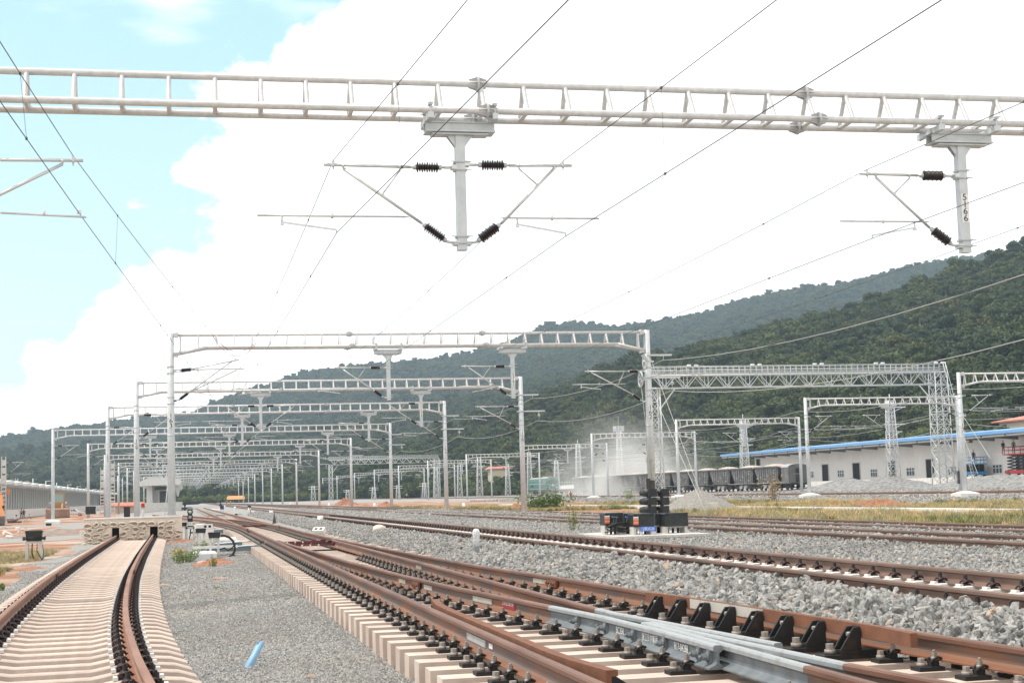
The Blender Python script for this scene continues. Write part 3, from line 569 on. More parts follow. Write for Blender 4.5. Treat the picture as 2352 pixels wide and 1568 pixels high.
def track_d():
    org = (8.05, 30, .16); t = thing('railway_track', 'straight ballasted track with pale sleepers and maroon clips running past the signal boxes', 'railway track', org)
    xs = (7.3, 8.81); y0 = 11.0
    for x in xs: rail(t, [(x, y, .174) for y in np.concatenate([np.arange(y0, 60, 4), np.arange(60, 760, 25)])], org, (RAILD, RAILD, RAILD))
    sl = sleeper_mesh(CONCW); fs = []; rest = MB(); k = 0
    for y in np.arange(y0 + .3, 170, .6):
        if k < 100: put('sleeper', sl, t, M=Matrix.Translation((8.055 - org[0], y - org[1], .188 - org[2])))
        else: rest.box((8.055, y, .06), (2.6, .26, .2), 0)
        k += 1
        if y < 95: fs += [(x, y, .180, r) for x in xs for r in (0, math.pi)]
    stuff(rest.build('sleepers', CONCW, t, org)); lay_fast(t, clip_mesh(CONCW), fs, org)
    for x, y in ((8.81, 30.6), (7.3, 31.5), (8.81, 44), (7.3, 52), (8.81, 62), (7.3, 78)): fishplate(t, x, y, .174, org, RAILD)
track_d()
def plain_track(name_label, xl, xr, zt, y0, y1, joints=(), sl=True, m=(RAILD, RAILD, RUSTH)):
    ys = np.concatenate([np.arange(y0, 60, 5), np.arange(max(60, y0), y1, 25)]) if y0 < 60 else np.arange(y0, y1, 20)
    org = ((xl(y0) + xr(y0)) / 2, y0 + 20, zt - .18); t = thing('railway_track', name_label, 'railway track', org)
    for f in (xl, xr): rail(t, [(f(y), y, zt - .176) for y in ys], org, m)
    if sl:
        mb = MB()
        for y in np.arange(y0, min(y1, y0 + 110), .65): mb.box(((xl(y) + xr(y)) / 2, y, zt - .30), (2.3, .25, .2), 0)
        stuff(mb.build('sleepers', CONCW, t, org))
    for x, y in joints: fishplate(t, x(y), y, zt - .176, org)
bend = lambda x0: (lambda y: x0 - max(0, y - 75) * .012)
E1l, E1r, E2l, E2r = (lambda y: 13.1 + .0 * y - max(0, y - 90) * .006), (lambda y: 14.62 - max(0, y - 90) * .008), (lambda y: 16.0 + .004 * y - max(0, y - 100) * .02), (lambda y: 17.5 + .004 * y - max(0, y - 100) * .02)
plain_track('brown track deep in stones, second beyond the white sleepers, just behind the signal boxes', E1l, E1r, .36, 18, 760, ((E1r, 47), (E1l, 40), (E1l, 66), (E1r, 80)))
plain_track('brown track deep in stones, lying nearest to the dry grass strip', E2l, E2r, .37, 22, 760, ((E2r, 53), (E2l, 45), (E2l, 82)))
fx = lambda x: (lambda y: x)
plain_track('brown track on the stone embankment, right behind the row of padded portal poles', fx(57.6), fx(59.1), .42, 80, 900)
plain_track('middle brown track between the two pole rows of the far yard', fx(62), fx(63.5), .38, 90, 900, sl=False)
plain_track('brown track under the coal wagons and the green locomotive', fx(85.3), fx(86.8), .42, 190, 900, sl=False)
# ---- the near turnout
R1X = lambda y: 2.437
R2X = lambda y: float(np.interp(y, [10.6, 12.1, 13.8, 15.4, 17.1, 19.2, 22.6, 27.6, 36.6, 43.5], [3.80, 3.80, 3.745, 3.60, 3.45, 3.27, 3.08, 2.87, 2.64, 2.52]))
R3X = lambda y: float(np.interp(y, [8, 20, 35, 41, 42.5], [3.95, 3.945, 3.945, 3.92, 3.97]))
def turnout():
    org = (3.5, 20, 0); t = thing('railway_turnout', 'rusty turnout with blue grey crossing and black guard brackets on pale flat sleepers', 'turnout', org); zf = .064
    rail(t, [(2.437, y, zf) for y in np.arange(6, 63, 3)], org, name='stock_rail')
    rail(t, [(float(R4X(y)), y, zf) for y in np.concatenate([np.arange(7, 44, 1.5), np.arange(44, 70, 4)])], org, name='stock_rail')
    rail(t, [(R2X(y), y, zf) for y in np.arange(15.2, 43.6, 1.4)], org, name='closure_rail')
    rail(t, [(R3X(y), y, zf) for y in np.concatenate([np.arange(14.6, 42.6, 1.3), [42.5]])], org, name='closure_rail')
    rail(t, [(R2X(y), y, zf) for y in (15.2, 14.6, 13.8, 13.1, 12.1, 10.75)], org, (FROGT, FROG, FROG), 'wing_rail')
    rail(t, [(x, y, zf) for x, y in ((3.945, 14.6), (3.95, 14), (4.02, 13.3), (4.10, 12.4), (4.20, 11.2), (4.25, 10.7))], org, (FROGT, FROG, FROG), 'wing_rail')
    mb = MB(); mb.sweep(RP, [(3.90, 12.9, zf), (3.90, 11.2, zf), (3.89, 9.3, zf)], RMI); mb.sweep(RP, [(3.95, 12.9, zf), (4.04, 11.2, zf), (4.16, 9.3, zf)], RMI)
    for y, x0, x1 in ((11.1, 3.85, 4.05), (10.4, 3.9, 4.1), (12.2, 3.85, 4.0)): mb.mm((x0, y - .09, zf + .04), (x1, y + .09, zf + .14), 1)
    mb.build('crossing_nose', [FROGT, FROG, FROG], t, org)
    rail(t, [(3.89, 9.3, zf), (3.885, 8.3, zf), (3.88, 6.5, zf)], org); rail(t, [(4.16, 9.3, zf), (4.27, 8.3, zf), (4.5, 6.5, zf)], org)
    # spacer blocks and bolts along the wing rail
    for y in (14.35, 13.55, 12.75, 11.95, 11.1, 10.87):
        mb = MB(); x = R2X(y); mb.box((x - .022, y, zf + .083), (.03, .07, .12), 0)
        mb.tube((x - .036, y, zf + .083), (x - .052, y, zf + .083), .036, n=12, mi=0); mb.tube((x - .05, y, zf + .083), (x - .085, y, zf + .083), .027, n=6, mi=0, sm=False); mb.tube((x - .085, y, zf + .083), (x - .11, y, zf + .083), .014, n=8, mi=0)
        mb.build('spacer_bolt', FROG, t, org)
    # check rail beside the near stock rail
    gp = [(-.035, 0.0), (-.035, .02), (.0, .03), (.0, .15), (-.045, .15), (-.045, .19), (.035, .19), (.035, .0)]
    MB().sweep(gp, [(x, y, zf) for x, y in ((2.66, 16.7), (2.58, 15.9), (2.555, 15.0), (2.55, 10.7), (2.575, 10.2), (2.64, 9.5))], [0] * 8).build('check_rail', [RAILO], t, org)
    for y in np.arange(9.9, 16.6, .6):
        MB().prism([(2.60, .03), (2.93, .03), (2.93, .06), (2.74, .19), (2.63, .20), (2.60, .20)], y - .06, y + .06, 'Y').build('guard_bracket', PLATE, t, org)
    gq = [(-.028, .10), (-.028, .205), (.028, .205), (.028, .10)]; off = .165
    MB().sweep(gq, [(float(R4X(y)) - off + dx, y, zf) for y, dx in ((16.1, -.05), (15.4, 0), (14, 0), (12.6, 0), (11.3, 0), (10.6, -.07))], [0] * 4).build('guard_rail', [RAILO], t, org)
    mb = MB(); PG = mat('pale_bare_guard', (.48, .46, .42), .6, .1, (.36, .25, .18), 7, lo=.55, hi=.8); mb.sweep([(.031, .105), (.031, .20), (.0285, .20), (.0285, .105)], [(float(R4X(y)) - off, y, zf) for y in (15.0, 14.4, 13.8, 13.3)], [0] * 4).build('bare_patch', PG, t, org)
    for i in range(8):
        y = 15.75 - .6 * i; x = float(R4X(y)) - off; mb = MB()
        mb.box((x - .06, y, .018), (.60, .18, .036), 0); mb.box((x - .0, y, .052), (.42, .16, .034), 0)
        for e in (-.062, .062): mb.prism([(x - .03, .07), (x - .035, .245), (x - .09, .245), (x - .21, .07)], y + e - .011, y + e + .011, 'Y', 0)
        mb.box((x - .04, y, .16), (.02, .11, .18), 0); mb.tube((x - .05, y, .19), (x - .12, y, .19), .017, n=8, mi=1); mb.tube((x - .27, y, .04), (x - .27, y, .075), .045, n=12, mi=1); mb.tube((x - .27, y, .075), (x - .27, y, .12), .035, n=6, mi=1, sm=False)
        mb.build('guard_bracket', [PLATE, BOLT], t, org)
    # sleepers and fastenings
    fs = []
    for i, y in enumerate(np.arange(8.15, 62.5, .6)):
        if 46.2 < y < 47.2 or 43.0 < y < 43.3: continue
        xr = float(R4X(y)) + (.62 if y < 30 else 1.1 + .25 * math.sin(i * 1.7)); xl = 1.90 - (.0 if y < 46 else .08)
        mb = MB(); mb.box(((xl + xr) / 2, y, -.115), (xr - xl, .27, .23), 0, top=1.0); o = mb.build('sleeper', CONCB, t, org)
        g = 15.9 > y > 11.3
        fs += [(2.437, y, 0, math.pi), (2.437, y, 0, 0)] if not (9.7 < y < 16.6) else [(2.437, y, 0, math.pi)]
        if not g: fs += [(float(R4X(y)), y, 0, math.pi)]
        if y < 35: fs += [(float(R4X(y)), y, 0, 0)]
        if 10.9 < y < 36: fs += [(R2X(y), y, 0, math.pi)]
        if 15.5 < y < 34: fs += [(R3X(y), y, 0, math.pi)]
        if 22 < y < 34: fs += [(R2X(y), y, 0, 0)]
        if y < 9.4: fs += [(3.885, y, 0, math.pi)]
    lay_fast(t, BPLATE, fs, org, 100)
    # point rods
    for y, x0, x1, m in ((44.6, 2.62, 3.95, REDROD), (42.9, 2.72, 4.0, CLIPB), (41.4, 2.8, 4.0, REDROD)):
        mb = MB(); mb.beam((x0, y, .13), (x1, y + .05, .13), .07, .05, 0); mb.box((x1 - .05, y + .05, .13), (.14, .12, .12), 0)
        for k in range(3): mb.tube((x0 + .25 + k * .22, y - .04, .13), (x0 + .25 + k * .22, y - .045, .13), .022, n=8, mi=1)
        mb.build('point_rod', [m, WHT if m is REDROD else mat('red_band', (.6, .03, .03), .5)], t, org)
    for y in (39.5, 47.3): MB().beam((2.6, y, .05), (4.0, y, .05), .05, .04, 0).build('slide_bar', CLIPB, t, org)
    for x, y in ((R2X(21.2), 21.2), (float(R4X(20.3)), 20.3)): fishplate(t, x, y, zf, org)
    # bands of bare grey metal, labels and stencilled marks on the webs (kept where the photograph has them)
    def patch(x, y, L, m, z0=.055, z1=.115, name='web_patch'):
        d = (x(y + L / 2) - x(y - L / 2)); return MB().beam((x(y - L / 2) - .0135, y - L / 2, zf + (z0 + z1) / 2), (x(y + L / 2) - .0135, y + L / 2, zf + (z0 + z1) / 2), .006, z1 - z0, 0).build(name, m, t, org)
    BARE = mat('bare_grey_metal', (.45, .46, .46), .6, .2, (.30, .22, .16), 7, lo=.55, hi=.75); PALE = mat('pale_chalky_patch', (.52, .50, .44), .7, 0, (.40, .36, .30), 8)
    r1 = R1X; patch(r1, 13.0, .85, BARE); patch(r1, 12.35, .14, WHT, .07, .11); patch(R2X, 17.7, .8, PALE); patch(R2X, 22.3, .5, PALE); patch(R2X, 20.5, .5, PALE)
    patch(lambda y: float(R4X(y)), 8.9, 1.0, BARE); patch(lambda y: float(R4X(y)), 20.9, .6, PALE); patch(R3X, 26.3, .6, PALE)
    patch(R2X, 16.65, .5, REDM, .045, .13, 'red_label')
    def web_text(s, fn, y, size, m, dz=.085, sx=1.0):
        sl = (fn(y + .2) - fn(y - .2)) / .4; lettering(s, t, (fn(y) - .020 - org[0], y - org[1], zf + dz - org[2]), size, m, rz=-math.pi / 2 - math.atan(sl), sx=sx)
    web_text('ZT014221081704', R2X, 16.65, .062, WHT, .105, .95); web_text('TSW75-60', R2X, 13.95, .06, FROGT); web_text('SC330', R2X, 13.15, .085, WHT, .085); web_text('浙江贝尔集团', R2X, 12.35, .075, WHT, .085, .9); web_text('R17-04288', R2X, 11.55, .085, WHT, .085, .9)
    web_text('20P-099-1 89 22112', lambda y: float(R4X(y)), 8.95, .075, WHT, .085, .9)
    # fastened joint with a rusty bolt head at the near end
    mb = MB(); x, y = float(R4X(7.95)) - .06, 7.95; mb.tube((x, y, .16), (x - .10, y, .16), .06, n=14, mi=0); mb.box((x, y - .3, .17), (.05, .7, .05), 1); mb.build('joint_bar', [mat('ochre_rust', (.38, .18, .03), .7, 0, (.30, .12, .03), 9), RUSTH], t, org)
turnout()
def far_turnout():
    org = (2.5, 90, 0); t = thing('railway_turnout', 'second rusty turnout beyond the first, with a branch curving left behind the signal', 'turnout', org); zf = .064
    dv = lambda y: .0013 * (y - 62) ** 2 if y < 92 else 1.17 + (y - 92) * .078
    ys = np.arange(62, 150, 4.0)
    rail(t, [(2.437 - .004 * max(0, y - 66) - (.03 if y < 70 else 0), y, zf) for y in np.arange(62, 260, 6)], org, (RAILA, RUSTW, RUSTF)); rail(t, [(3.945 - .005 * max(0, y - 66), y, zf) for y in np.arange(66, 260, 6)], org, (RAILA, RUSTW, RUSTF))
    rail(t, [(2.437 - dv(y), y, zf) for y in ys], org, (RAILA, RUSTW, RUSTF)); rail(t, [(3.95 - dv(y) - .02, y, zf) for y in ys[1:]], org, (RAILA, RUSTW, RUSTF))
    fs = []
    for i, y in enumerate(np.arange(62.8, 122, .62)):
        xl = 1.9 - dv(y) * .98; MB().box(((xl + 4.6) / 2, y, -.11), (4.6 - xl, .27, .22)).build('sleeper', CONCB, t, org)
        if y < 95: fs += [(2.437 - dv(y), y, 0, math.pi), (2.43, y, 0, 0), (3.94, y, 0, math.pi), (3.94 - dv(y), y, 0, math.pi)]
    lay_fast(t, BPLATE, fs, org)
    for y in (74.5, 72.6): MB().beam((2.55, y, .13), (3.8, y + .05, .13), .08, .05, 0).build('point_rod', REDROD, t, org)
    MB().beam((1.8, 128, .14), (3.2, 128, .14), .09, .05, 0).build('point_rod', REDROD, t, org)
far_turnout()
# ---------------------------------------------------------------- overhead line
def insulator_mesh(n=14, sheds=9, L=.5):
    mb = MB(); pr = [(0, .02, 1), (.03, .02, 1), (.03, .045, 1), (.07, .052, 1), (.075, .04, 0)]; a, b = .085, L - .085; st = (b - a) / sheds
    for k in range(sheds): pr += [(a + st * k, .042, 0), (a + st * (k + .35), .104 if k % 2 == 0 else .092, 0), (a + st * (k + .5), .104 if k % 2 == 0 else .092, 0), (a + st * (k + .9), .042, 0)]
    pr += [(b + .005, .052, 1), (b + .05, .045, 1), (b + .05, .02, 1), (L, .02, 1)]
    mb.lathe(pr, (0, 0, 0), (0, 0, 1), n, 0); return mb.mesh('insulator', [PORC, CAPG])
INS, INSF = insulator_mesh(), insulator_mesh(8, 6)
WIREPTS = {}
def cantilever(par, x0, s, y, kind='A', L=2.43, zt=7.4, zl=5.98, key=None, lod=0, name='cantilever', rise=0.0, reach=None, org=(0, 0, 0)):
    n = (10, 6, 5)[lod]; rt, rd, rs = (.029, .029, .017) if lod < 2 else (.03, .03, .02); mb = MB(); P = lambda a, z: (x0 + s * a, y, z)
    zt2 = zt + rise
    mb.tube(P(.84, zt + rise * .25), P(L, zt2 + .02), rt, n=n); zd = lambda a: zl + .38 + (a - .66) * (zt2 - .05 - zl - .38) / (L - .35 - .66)
    mb.tube(P(.66, zl + .38), P(L - .35, zt2 - .05), rd, n=n); mb.tube(P(1.03, zt + rise * .3 - .06), P(1.37, zd(1.37) + .03), .016, n=n)
    if lod < 2:
        for a, z in ((L - .35, zt2), (1.03, zt + rise * .3), (L - .17, zt2)): mb.tube(P(a - .018, z), P(a + .018, z), .037, n=8); mb.tube(P(a, z - .075), P(a, z), .012, n=6)
        mb.box(P(L - .17, zt2 + .055), (.05, .05, .07)); mb.tube(P(1.37, zd(1.37)), P(1.37, zd(1.37) + .05), .03, n=8)
        for z in (zt, zl): mb.box(P(.03, z), (.10, .20, .07)); mb.tube(P(.02, z), P(.22, z + (.04 if z == zl else 0)), .026, n=6)
    if kind == 'A': ra, rb, sa, sb, zs = .95, 3.64, 3.2, 2.22, 6.18
    elif kind == 'B': ra, rb, sa, sb, zs = .72, 2.55, .97, 1.89, 6.15
    else: ra, rb, sa, sb, zs = 1.5, 2.92, None, 2.8, 6.50
    if reach: d = reach - sb; rb += d; sb += d; sa = sa + d if sa and kind == 'A' else sa
    zr = 6.47; mb.tube(P(ra, zr), P(rb, zr - (.0 if sa else .06)), .019 if lod < 2 else .024, n=n)
    if lod < 2:
        mb.tube(P(ra - .06, zr), P(ra + .1, zr), .012, n=6); mb.tube(P((ra + rb) / 2, zr - .04), P((ra + rb) / 2, zr + .05), .024, n=6)
    if sa:
        mb.tube(P(sa, zr), P(sa, zr - .15), .018, n=6); mb.box(P(sa, zr - .15), (.06, .05, .05)); mb.beam(P(sa, zr - .12), P(sb, zs + .04), .035, .03); mb.tube(P(sb, zs + .05), P(sb, zs - .01), .012, n=5)
    else: mb.box(P(sb, zs + .0), (.08, .06, .06))
    o = mb.build(name, ALU, par, org); me = INS if lod == 0 else INSF
    for a, z, e, f in ((.22, zt, .84, zt + rise * .25), (.18, zl + .03, .66, zl + .38)):
        d = Vector((s * (e - a), 0, f - z)); p = Vector((x0 + s * a - org[0], y - org[1], z - org[2]))
        put('insulator', me, o, M=Matrix.Translation(p) @ d.to_track_quat('Z', 'Y').to_matrix().to_4x4() @ Matrix.Diagonal((1, 1, d.length / .5, 1)))
    if key: WIREPTS.setdefault(key, []).append((y, x0 + s * sb, zs - .02, x0 + s * (L - .17), zt2 + .1))
    return o
def pole(par, x, y, zb, zt, org, lod=0, r0=.185, r1=.15, pad=False):
    n = (20, 12, 8)[lod]; mb = MB(); mb.tube((x, y, zb - .3), (x, y, zt), r0, r1, n)
    if lod < 2:
        for z in (7.55, 7.25, 6.15, 5.85, 5.2, 4.4): mb.tube((x, y, z - .04), (x, y, z + .04), r0 - .012, n=n)
    o = mb.build('pole', STEEL, par, org)
    if pad: mb = MB(); mb.box((x, y, zb - .05), (1.5, 1.5, .5)); mb.box((x, y, zb + .28), (1.5, 1.5, .16), 0, top=.35); mb.build('foundation', CONCW, par, org)
    return o
def plate_no(par, s, x, y, z, org, size=.16, dy=-.19):
    if not s: return
    for i, ch in enumerate(s): lettering(ch, par, (x - org[0], y + dy - org[1], z - i * size * 1.12 - org[2]), size, CLIPB)
def number_plate(par, s, x, y, z, org, w, h):
    o = MB().box((x, y, z), (w, .006, h)).build('number_plate', WHT, par, org)
    k = len(s); st = h / (k + .1)
    for i, ch in enumerate(s): lettering(ch, o, (x - org[0], y - .008 - org[1], z + h / 2 - st * (i + .55) - org[2]), st * 1.3, CLIPB, sx=1.1)
def portal_beam(par, xl, xr, y, org, lod=0, zt=9.0, zb=8.4, step=.81, ends=True):
    n = (14, 8, 5)[lod]; mb = MB(); r = .065 if lod < 2 else .07; a = 1.6; w = .35; m = 0
    il, ir = xl + a, xr - a; L = xr - xl
    mb.tube((xl + .16, y, zt), (xr - .16, y, zt), r, n=n)
    for e in (-w, w):
        mb.tube((il, y + e, zb), (ir, y + e, zb), r, n=n)
        for x0, x1 in ((xl + .16, il), (xr - .16, ir)): mb.tube((x0, y + e * .35, zb - .3), (x1, y + e, zb), r, n=n)
    k = int((L - .9) / step); st = (L - .9) / k
    for i in range(k + 1):
        x = xl + .45 + i * st; f = min(1, (x - xl - .16) / (a - .16), (xr - .16 - x) / (a - .16)); z = zb - .3 * (1 - f); e = w * (.35 + .65 * f); q = r * .68
        mb.tube((x, y, zt), (x, y - e, z), q, n=n, caps=False)
        if lod < 2: mb.tube((x, y, zt), (x, y + e, z), q, n=n, caps=False); mb.tube((x, y - e, z), (x, y + e, z), q * .9, n=n, caps=False)
    if lod < 2:
        for f in ((.377, .62) if y < 40 else (.36, .64)):
            x = xl + L * f
            for (dy, z, dx) in ((0, zt, 0), (-w, zb, .1), (w, zb, -.05)):
                mb.tube((x + dx - .02, y + dy, z), (x + dx + .02, y + dy, z), .145, n=16, mi=1, sm=False)
                for q in range(6):
                    t = q * math.pi / 3; c = Vector((0, math.cos(t), math.sin(t)))
                    for sgn in (-1, 1): mb.add([Vector((x + dx, y + dy, z)) + c * .06, Vector((x + dx, y + dy, z)) + c * .14, Vector((x + dx + sgn * .17, y + dy, z)) + c * .085, Vector((x + dx + sgn * .17, y + dy, z)) + c * .06], [(0, 1, 2, 3)], 1)
        for x, sg in ((xl, 1), (xr, -1)):
            for z in (zt, zb - .3): mb.box((x + sg * .24, y, z), (.16, .3, .2), 0); mb.box((x + sg * .33, y, z), (.04, .34, .26), 0)
    return mb.build('beam', [STEELD, CAPG], par, org)
def drop_post(par, x, y, num, org, lod=0, zb=8.4, zlow=5.85):
    mb = MB(); mb.mm((x - .088, y - .088, zlow), (x + .088, y + .088, zb - .38))
    for e in (-.6, .6): mb.box((x + e, y, zb - .125), (.10, 1.0, .11)); 
    mb.box((x, y - .12, zb - .26), (1.3, .02, .2)); mb.box((x, y + .12, zb - .26), (1.3, .02, .2)); mb.box((x, y, zb - .345), (1.3, .4, .025)); mb.box((x, y, zb - .175), (1.3, .34, .02)); mb.box((x, y, zb - .385), (1.05, .3, .03))
    if lod == 0:
        for k in range(-3, 4): mb.add([(x + k * .17, y - .132, zb - .2), (x + k * .17 - .03, y - .135, zb - .3), (x + k * .17 + .03, y - .135, zb - .3)], [(0, 1, 2)])
        for e in (-.6, .6):
            for dy in (-.45, .45): mb.tube((x + e, y + dy, zb - .2), (x + e, y + dy, zb + .16), .012, n=6); mb.beam((x + e, y + dy - .06, zb + .10), (x + e, y + dy + .06, zb + .12), .10, .012)
        for e in (-.6, .6): mb.beam((x + e, y - .5, zb + .09), (x + e, y + .5, zb + .09), .07, .04)
    for sg in (-1, 1):
        mb.prism([(x + sg * .088, zb - .4), (x + sg * .25, zb - .4), (x + sg * .088, zb - .62)], y - .06, y - .045, 'Y'); mb.prism([(x + sg * .088, zb - .4), (x + sg * .25, zb - .4), (x + sg * .088, zb - .62)], y + .045, y + .06, 'Y')
    if lod < 2:
        for z in (7.5, 7.35, 6.1, 5.98): mb.box((x, y, z), (.24, .22, .035)); mb.tube((x - .2, y - .11, z), (x + .2, y - .11, z), .011, n=5)
    o = mb.build('drop_post', STEEL, par, org)
    if num: number_plate(o, num, x, y - .093, 6.74, org, .15, .58)
    return o
def portal(label, y, xl, xr, posts, cants, nums=(None, None), lod=0, group='main row of overhead line portals', zl=-.35, zr=.1, pads=(False, False), arm=False):
    org = ((xl + xr) / 2, y, 0); t = thing('overhead_line_portal', label, 'overhead line portal', org, 0, group)
    pl = pole(t, xl, y, zl, 9.1, org, lod, pad=pads[0]); pr = pole(t, xr, y, zr, 9.1, org, lod, pad=pads[1])
    portal_beam(t, xl, xr, y, org, lod)
    for x, num in posts: drop_post(t, x, y, num if lod < 1 else None, org, lod)
    for c in cants: cantilever(t, *c[:2], y, *c[2:3], lod=lod, org=org, **(c[3] if len(c) > 3 else {}))
    for p, s, x in ((pl, nums[0], xl), (pr, nums[1], xr)):
        if s: number_plate(p, s, x, y - .18, 5.05 if lod == 0 else 5.0, org, .15, .72)
    if arm:
        mb = MB()
        for z, w, d in ((7.85, .95, 0), (6.75, 1.35, .35)):
            mb.box((xr + w / 2, y - .16, z), (w + .5, .06, .09)); mb.box((xr, y, z), (.5, .42, .06)); mb.tube((xr + w - .12, y, z), (xr + w - .12, y, z - .25 - d), .012, n=5)
            if d: mb.lathe([(0, .03), (.05, .12), (.08, .05), (.12, .12), (.15, .04), (.2, .03)], (xr + w - .12, y, z - .2), (xr + w - .12, y, z - 1), 8)
        mb.build('bracket_arm', STEEL, t, org)
    return t
K = lambda k, **q: dict(key=k, **q)
portal('nearest steel portal crossing the whole top of the picture, its hanging post numbered 5166', 27.4, -4.75, 22.2, [(5.04, None), (15.2, '5166')],
       [(-4.58, 1, 'C', K('a', L=2.87)), (4.95, -1, 'A', K('b')), (5.13, 1, 'B', K('c', L=2.05, zt=7.46)), (15.11, -1, 'B', K('d', L=2.1)), (22.0, -1, 'A', K('e'))])
portal('second portal, on pole 163 behind the stone wall and pole 162', 71.5, -.6, 22.25, [(9.45, None), (15.47, '5162')],
       [(-.43, 1, 'A', K('b', L=3.15, reach=2.9)), (-.43, 1, 'B', K('a', L=2.95, zt=7.32, rise=.5, reach=1.7)), (9.36, -1, 'A', K('c')), (15.38, -1, 'B', K('d', L=2.4)), (22.05, -1, 'A', K('e', L=3.0, zt=7.08, zl=5.6))], ('163', '162'), arm=True)
portal('third portal, with poles numbered 159 and 158', 100.3, -3.0, 22.2, [(4.86, None), (15.4, '5158')],
       [(-2.83, 1, 'A', K('a', zt=6.95, zl=5.5)), (4.77, -1, 'A', K('b')), (4.95, 1, 'B', K('c')), (15.3, -1, 'B', K('d')), (22.05, -1, 'A', K('e', L=3.0, zt=7.1, zl=5.6))], ('159', '158'), 0, arm=True)
portal('fourth portal, with poles numbered 155 and 154', 126, -6.0, 21.3, [(4.6, None), (14.93, None)],
       [(-5.83, 1, 'A', K('a')), (4.51, -1, 'A', K('b')), (4.69, 1, 'B', K('c')), (14.84, -1, 'A', K('d')), (21.1, -1, 'A', K('e'))], ('155', '154'), 1, arm=True)
ordn = ['fifth', 'sixth', 'seventh', 'eighth', 'ninth', 'tenth', 'eleventh', 'twelfth', 'thirteenth', 'fourteenth', 'fifteenth', 'sixteenth', 'seventeenth', 'eighteenth']
lefts = [-13.2, -12.1, -12.5, -12.5] + [-12.5] * 14
for i, y in enumerate([163, 203, 253, 305, 350, 395, 440, 490, 540, 590, 640, 700, 760, 830]):
    lod = 1 if i < 2 else 2; xl = lefts[i]
    portal(f'{ordn[i]} portal of the main row counted away from the camera' + (' on a pale pad' if i == 0 else ''), y, xl, 21.6, [(-3.5, None), (4.6, None), (14.9, None)],
           [(xl + .17, 1, 'A', {}), (-3.6, -1, 'B', {}), (-3.4, 1, 'A', K('a')), (4.51, -1, 'A', K('b')), (4.69, 1, 'B', K('c')), (14.8, -1, 'A', K('d')), (21.4, -1, 'A', K('e'))], (None, None), lod, zl=-.45, arm=(i < 4), pads=(i == 0, False))
for i, y in enumerate([101.7, 130, 167.5, 205, 251, 302, 352, 402, 455, 510, 570, 630]):
    lod = 0 if i == 0 else 1 if i < 4 else 2
    portal(['nearest portal of the far right row, cut off by the right picture edge', 'far row portal spanning in front of the warehouse and wide lattice tower', 'far row portal whose right pole stands at the open end of the coal train', 'far row portal with its left pole in front of the dust cloud'][i] if i < 4 else f'{ordn[i - 4]} portal of the far right row counted away from the camera', y, 55.3, 70.3, [(63.4, None)],
           [(55.45, 1, 'A', K('f')), (63.3, -1, 'A', K('g')), (70.1, -1, 'B', K('h'))], ('17' if i == 0 else '13' if i == 1 else None, None), lod, 'far row of overhead line portals', .12, .12, (lod < 2, False))
def vec_(a): return tuple(float(q) for q in a)
# contact and carrying wires with droppers
def line(mb, pts, r, sag=0.0, n=5, mi=0):
    out = [pts[0]]
    for a, b in zip(pts[:-1], pts[1:]):
        for k in range(1, 9): t = k / 8; out.append((a[0] + (b[0] - a[0]) * t, a[1] + (b[1] - a[1]) * t, a[2] + (b[2] - a[2]) * t - 4 * sag * t * (1 - t)))
    mb.path(out, r, n, mi); return out
WL = {'a': 'pair of wires on the left running down to the second portal', 'b': 'pair of wires passing just left of the numberless hanging post', 'c': 'pair of wires passing just right of the numberless hanging post', 'd': 'pair of wires held left of the hanging post numbered 5166', 'e': 'pair of wires held by the right hand poles of the main row', 'f': 'pair of wires over the stone embankment beside the near poles of the far row', 'g': 'pair of wires along the middle hanging posts of the far row', 'h': 'pair of wires along the right hand poles of the far row'}
WIREPTS['a'] = [p for p in WIREPTS['a'] if p[0] < 200]
for key, pts in sorted(WIREPTS.items()):
    pts = sorted(pts)
    y0 = pts[0][0]; d = 45 if key in 'abcde' else 50
    ex = {'a': -4.5, 'b': 6.0, 'c': 8.2, 'd': 13.9, 'e': 19.6}.get(key, pts[0][1])
    if y0 - d < 60 or key in 'abcde': pts = [(y0 - d, ex, pts[0][2], ex, pts[0][4])] + pts
    org = (pts[0][1], pts[0][0], 0); far = key in 'fgh'
    t = thing('overhead_wires', WL[key], 'overhead wires', org, 0, 'overhead wires')
    r = .0075 if not far else .011
    mc = MB(); C = line(mc, [(x, y, z) for y, x, z, _, _ in pts], r, 0.0); mc.build('contact_wire', WIRE, t, org)
    mm_ = MB(); M_ = line(mm_, [(x, y, z) for y, _, _, x, z in pts], r, .22); mm_.build('carrying_wire', WIRE, t, org)
    for i in range(len(C)):
        if i % 8 in (1, 3, 5, 7) and 2 < C[i][1] < 160:
            a, b = C[i], M_[i]; mb = MB().tube(a, b, .0032, n=4); mb.box(a, (.03, .05, .035)); mb.box(b, (.03, .05, .035)); mb.build('dropper', WIRE, t, org)
mb = MB(); a, b = atY(1778, 515, 45.5), atY(1782, 631, 45.5); line(mb, [tuple(a), (a[0] + .22, a[1], (a[2] + b[2]) / 2), tuple(b)], .008); tag(mb.build('jumper_cable', WIREL), 'thin looping jumper cable hanging between two wires in front of the hill', 'cable')
for lab, pts, sg in (('thin reddish jumper looping below the top left of the second portal', [vec_(atY(u_, v_, 70.6)) for u_, v_ in ((487, 770), (588, 788))], .55), ('second reddish jumper looping lower below the top left of the second portal', [vec_(atY(u_, v_, 70.4)) for u_, v_ in ((487, 770), (588, 790))], .75)):
    mb = MB(); line(mb, pts, .012, sg); tag(mb.build('jumper_cable', mat('copper_jumper', (.25, .10, .07), .6), None, pts[0], pts[0]), lab, 'cable')
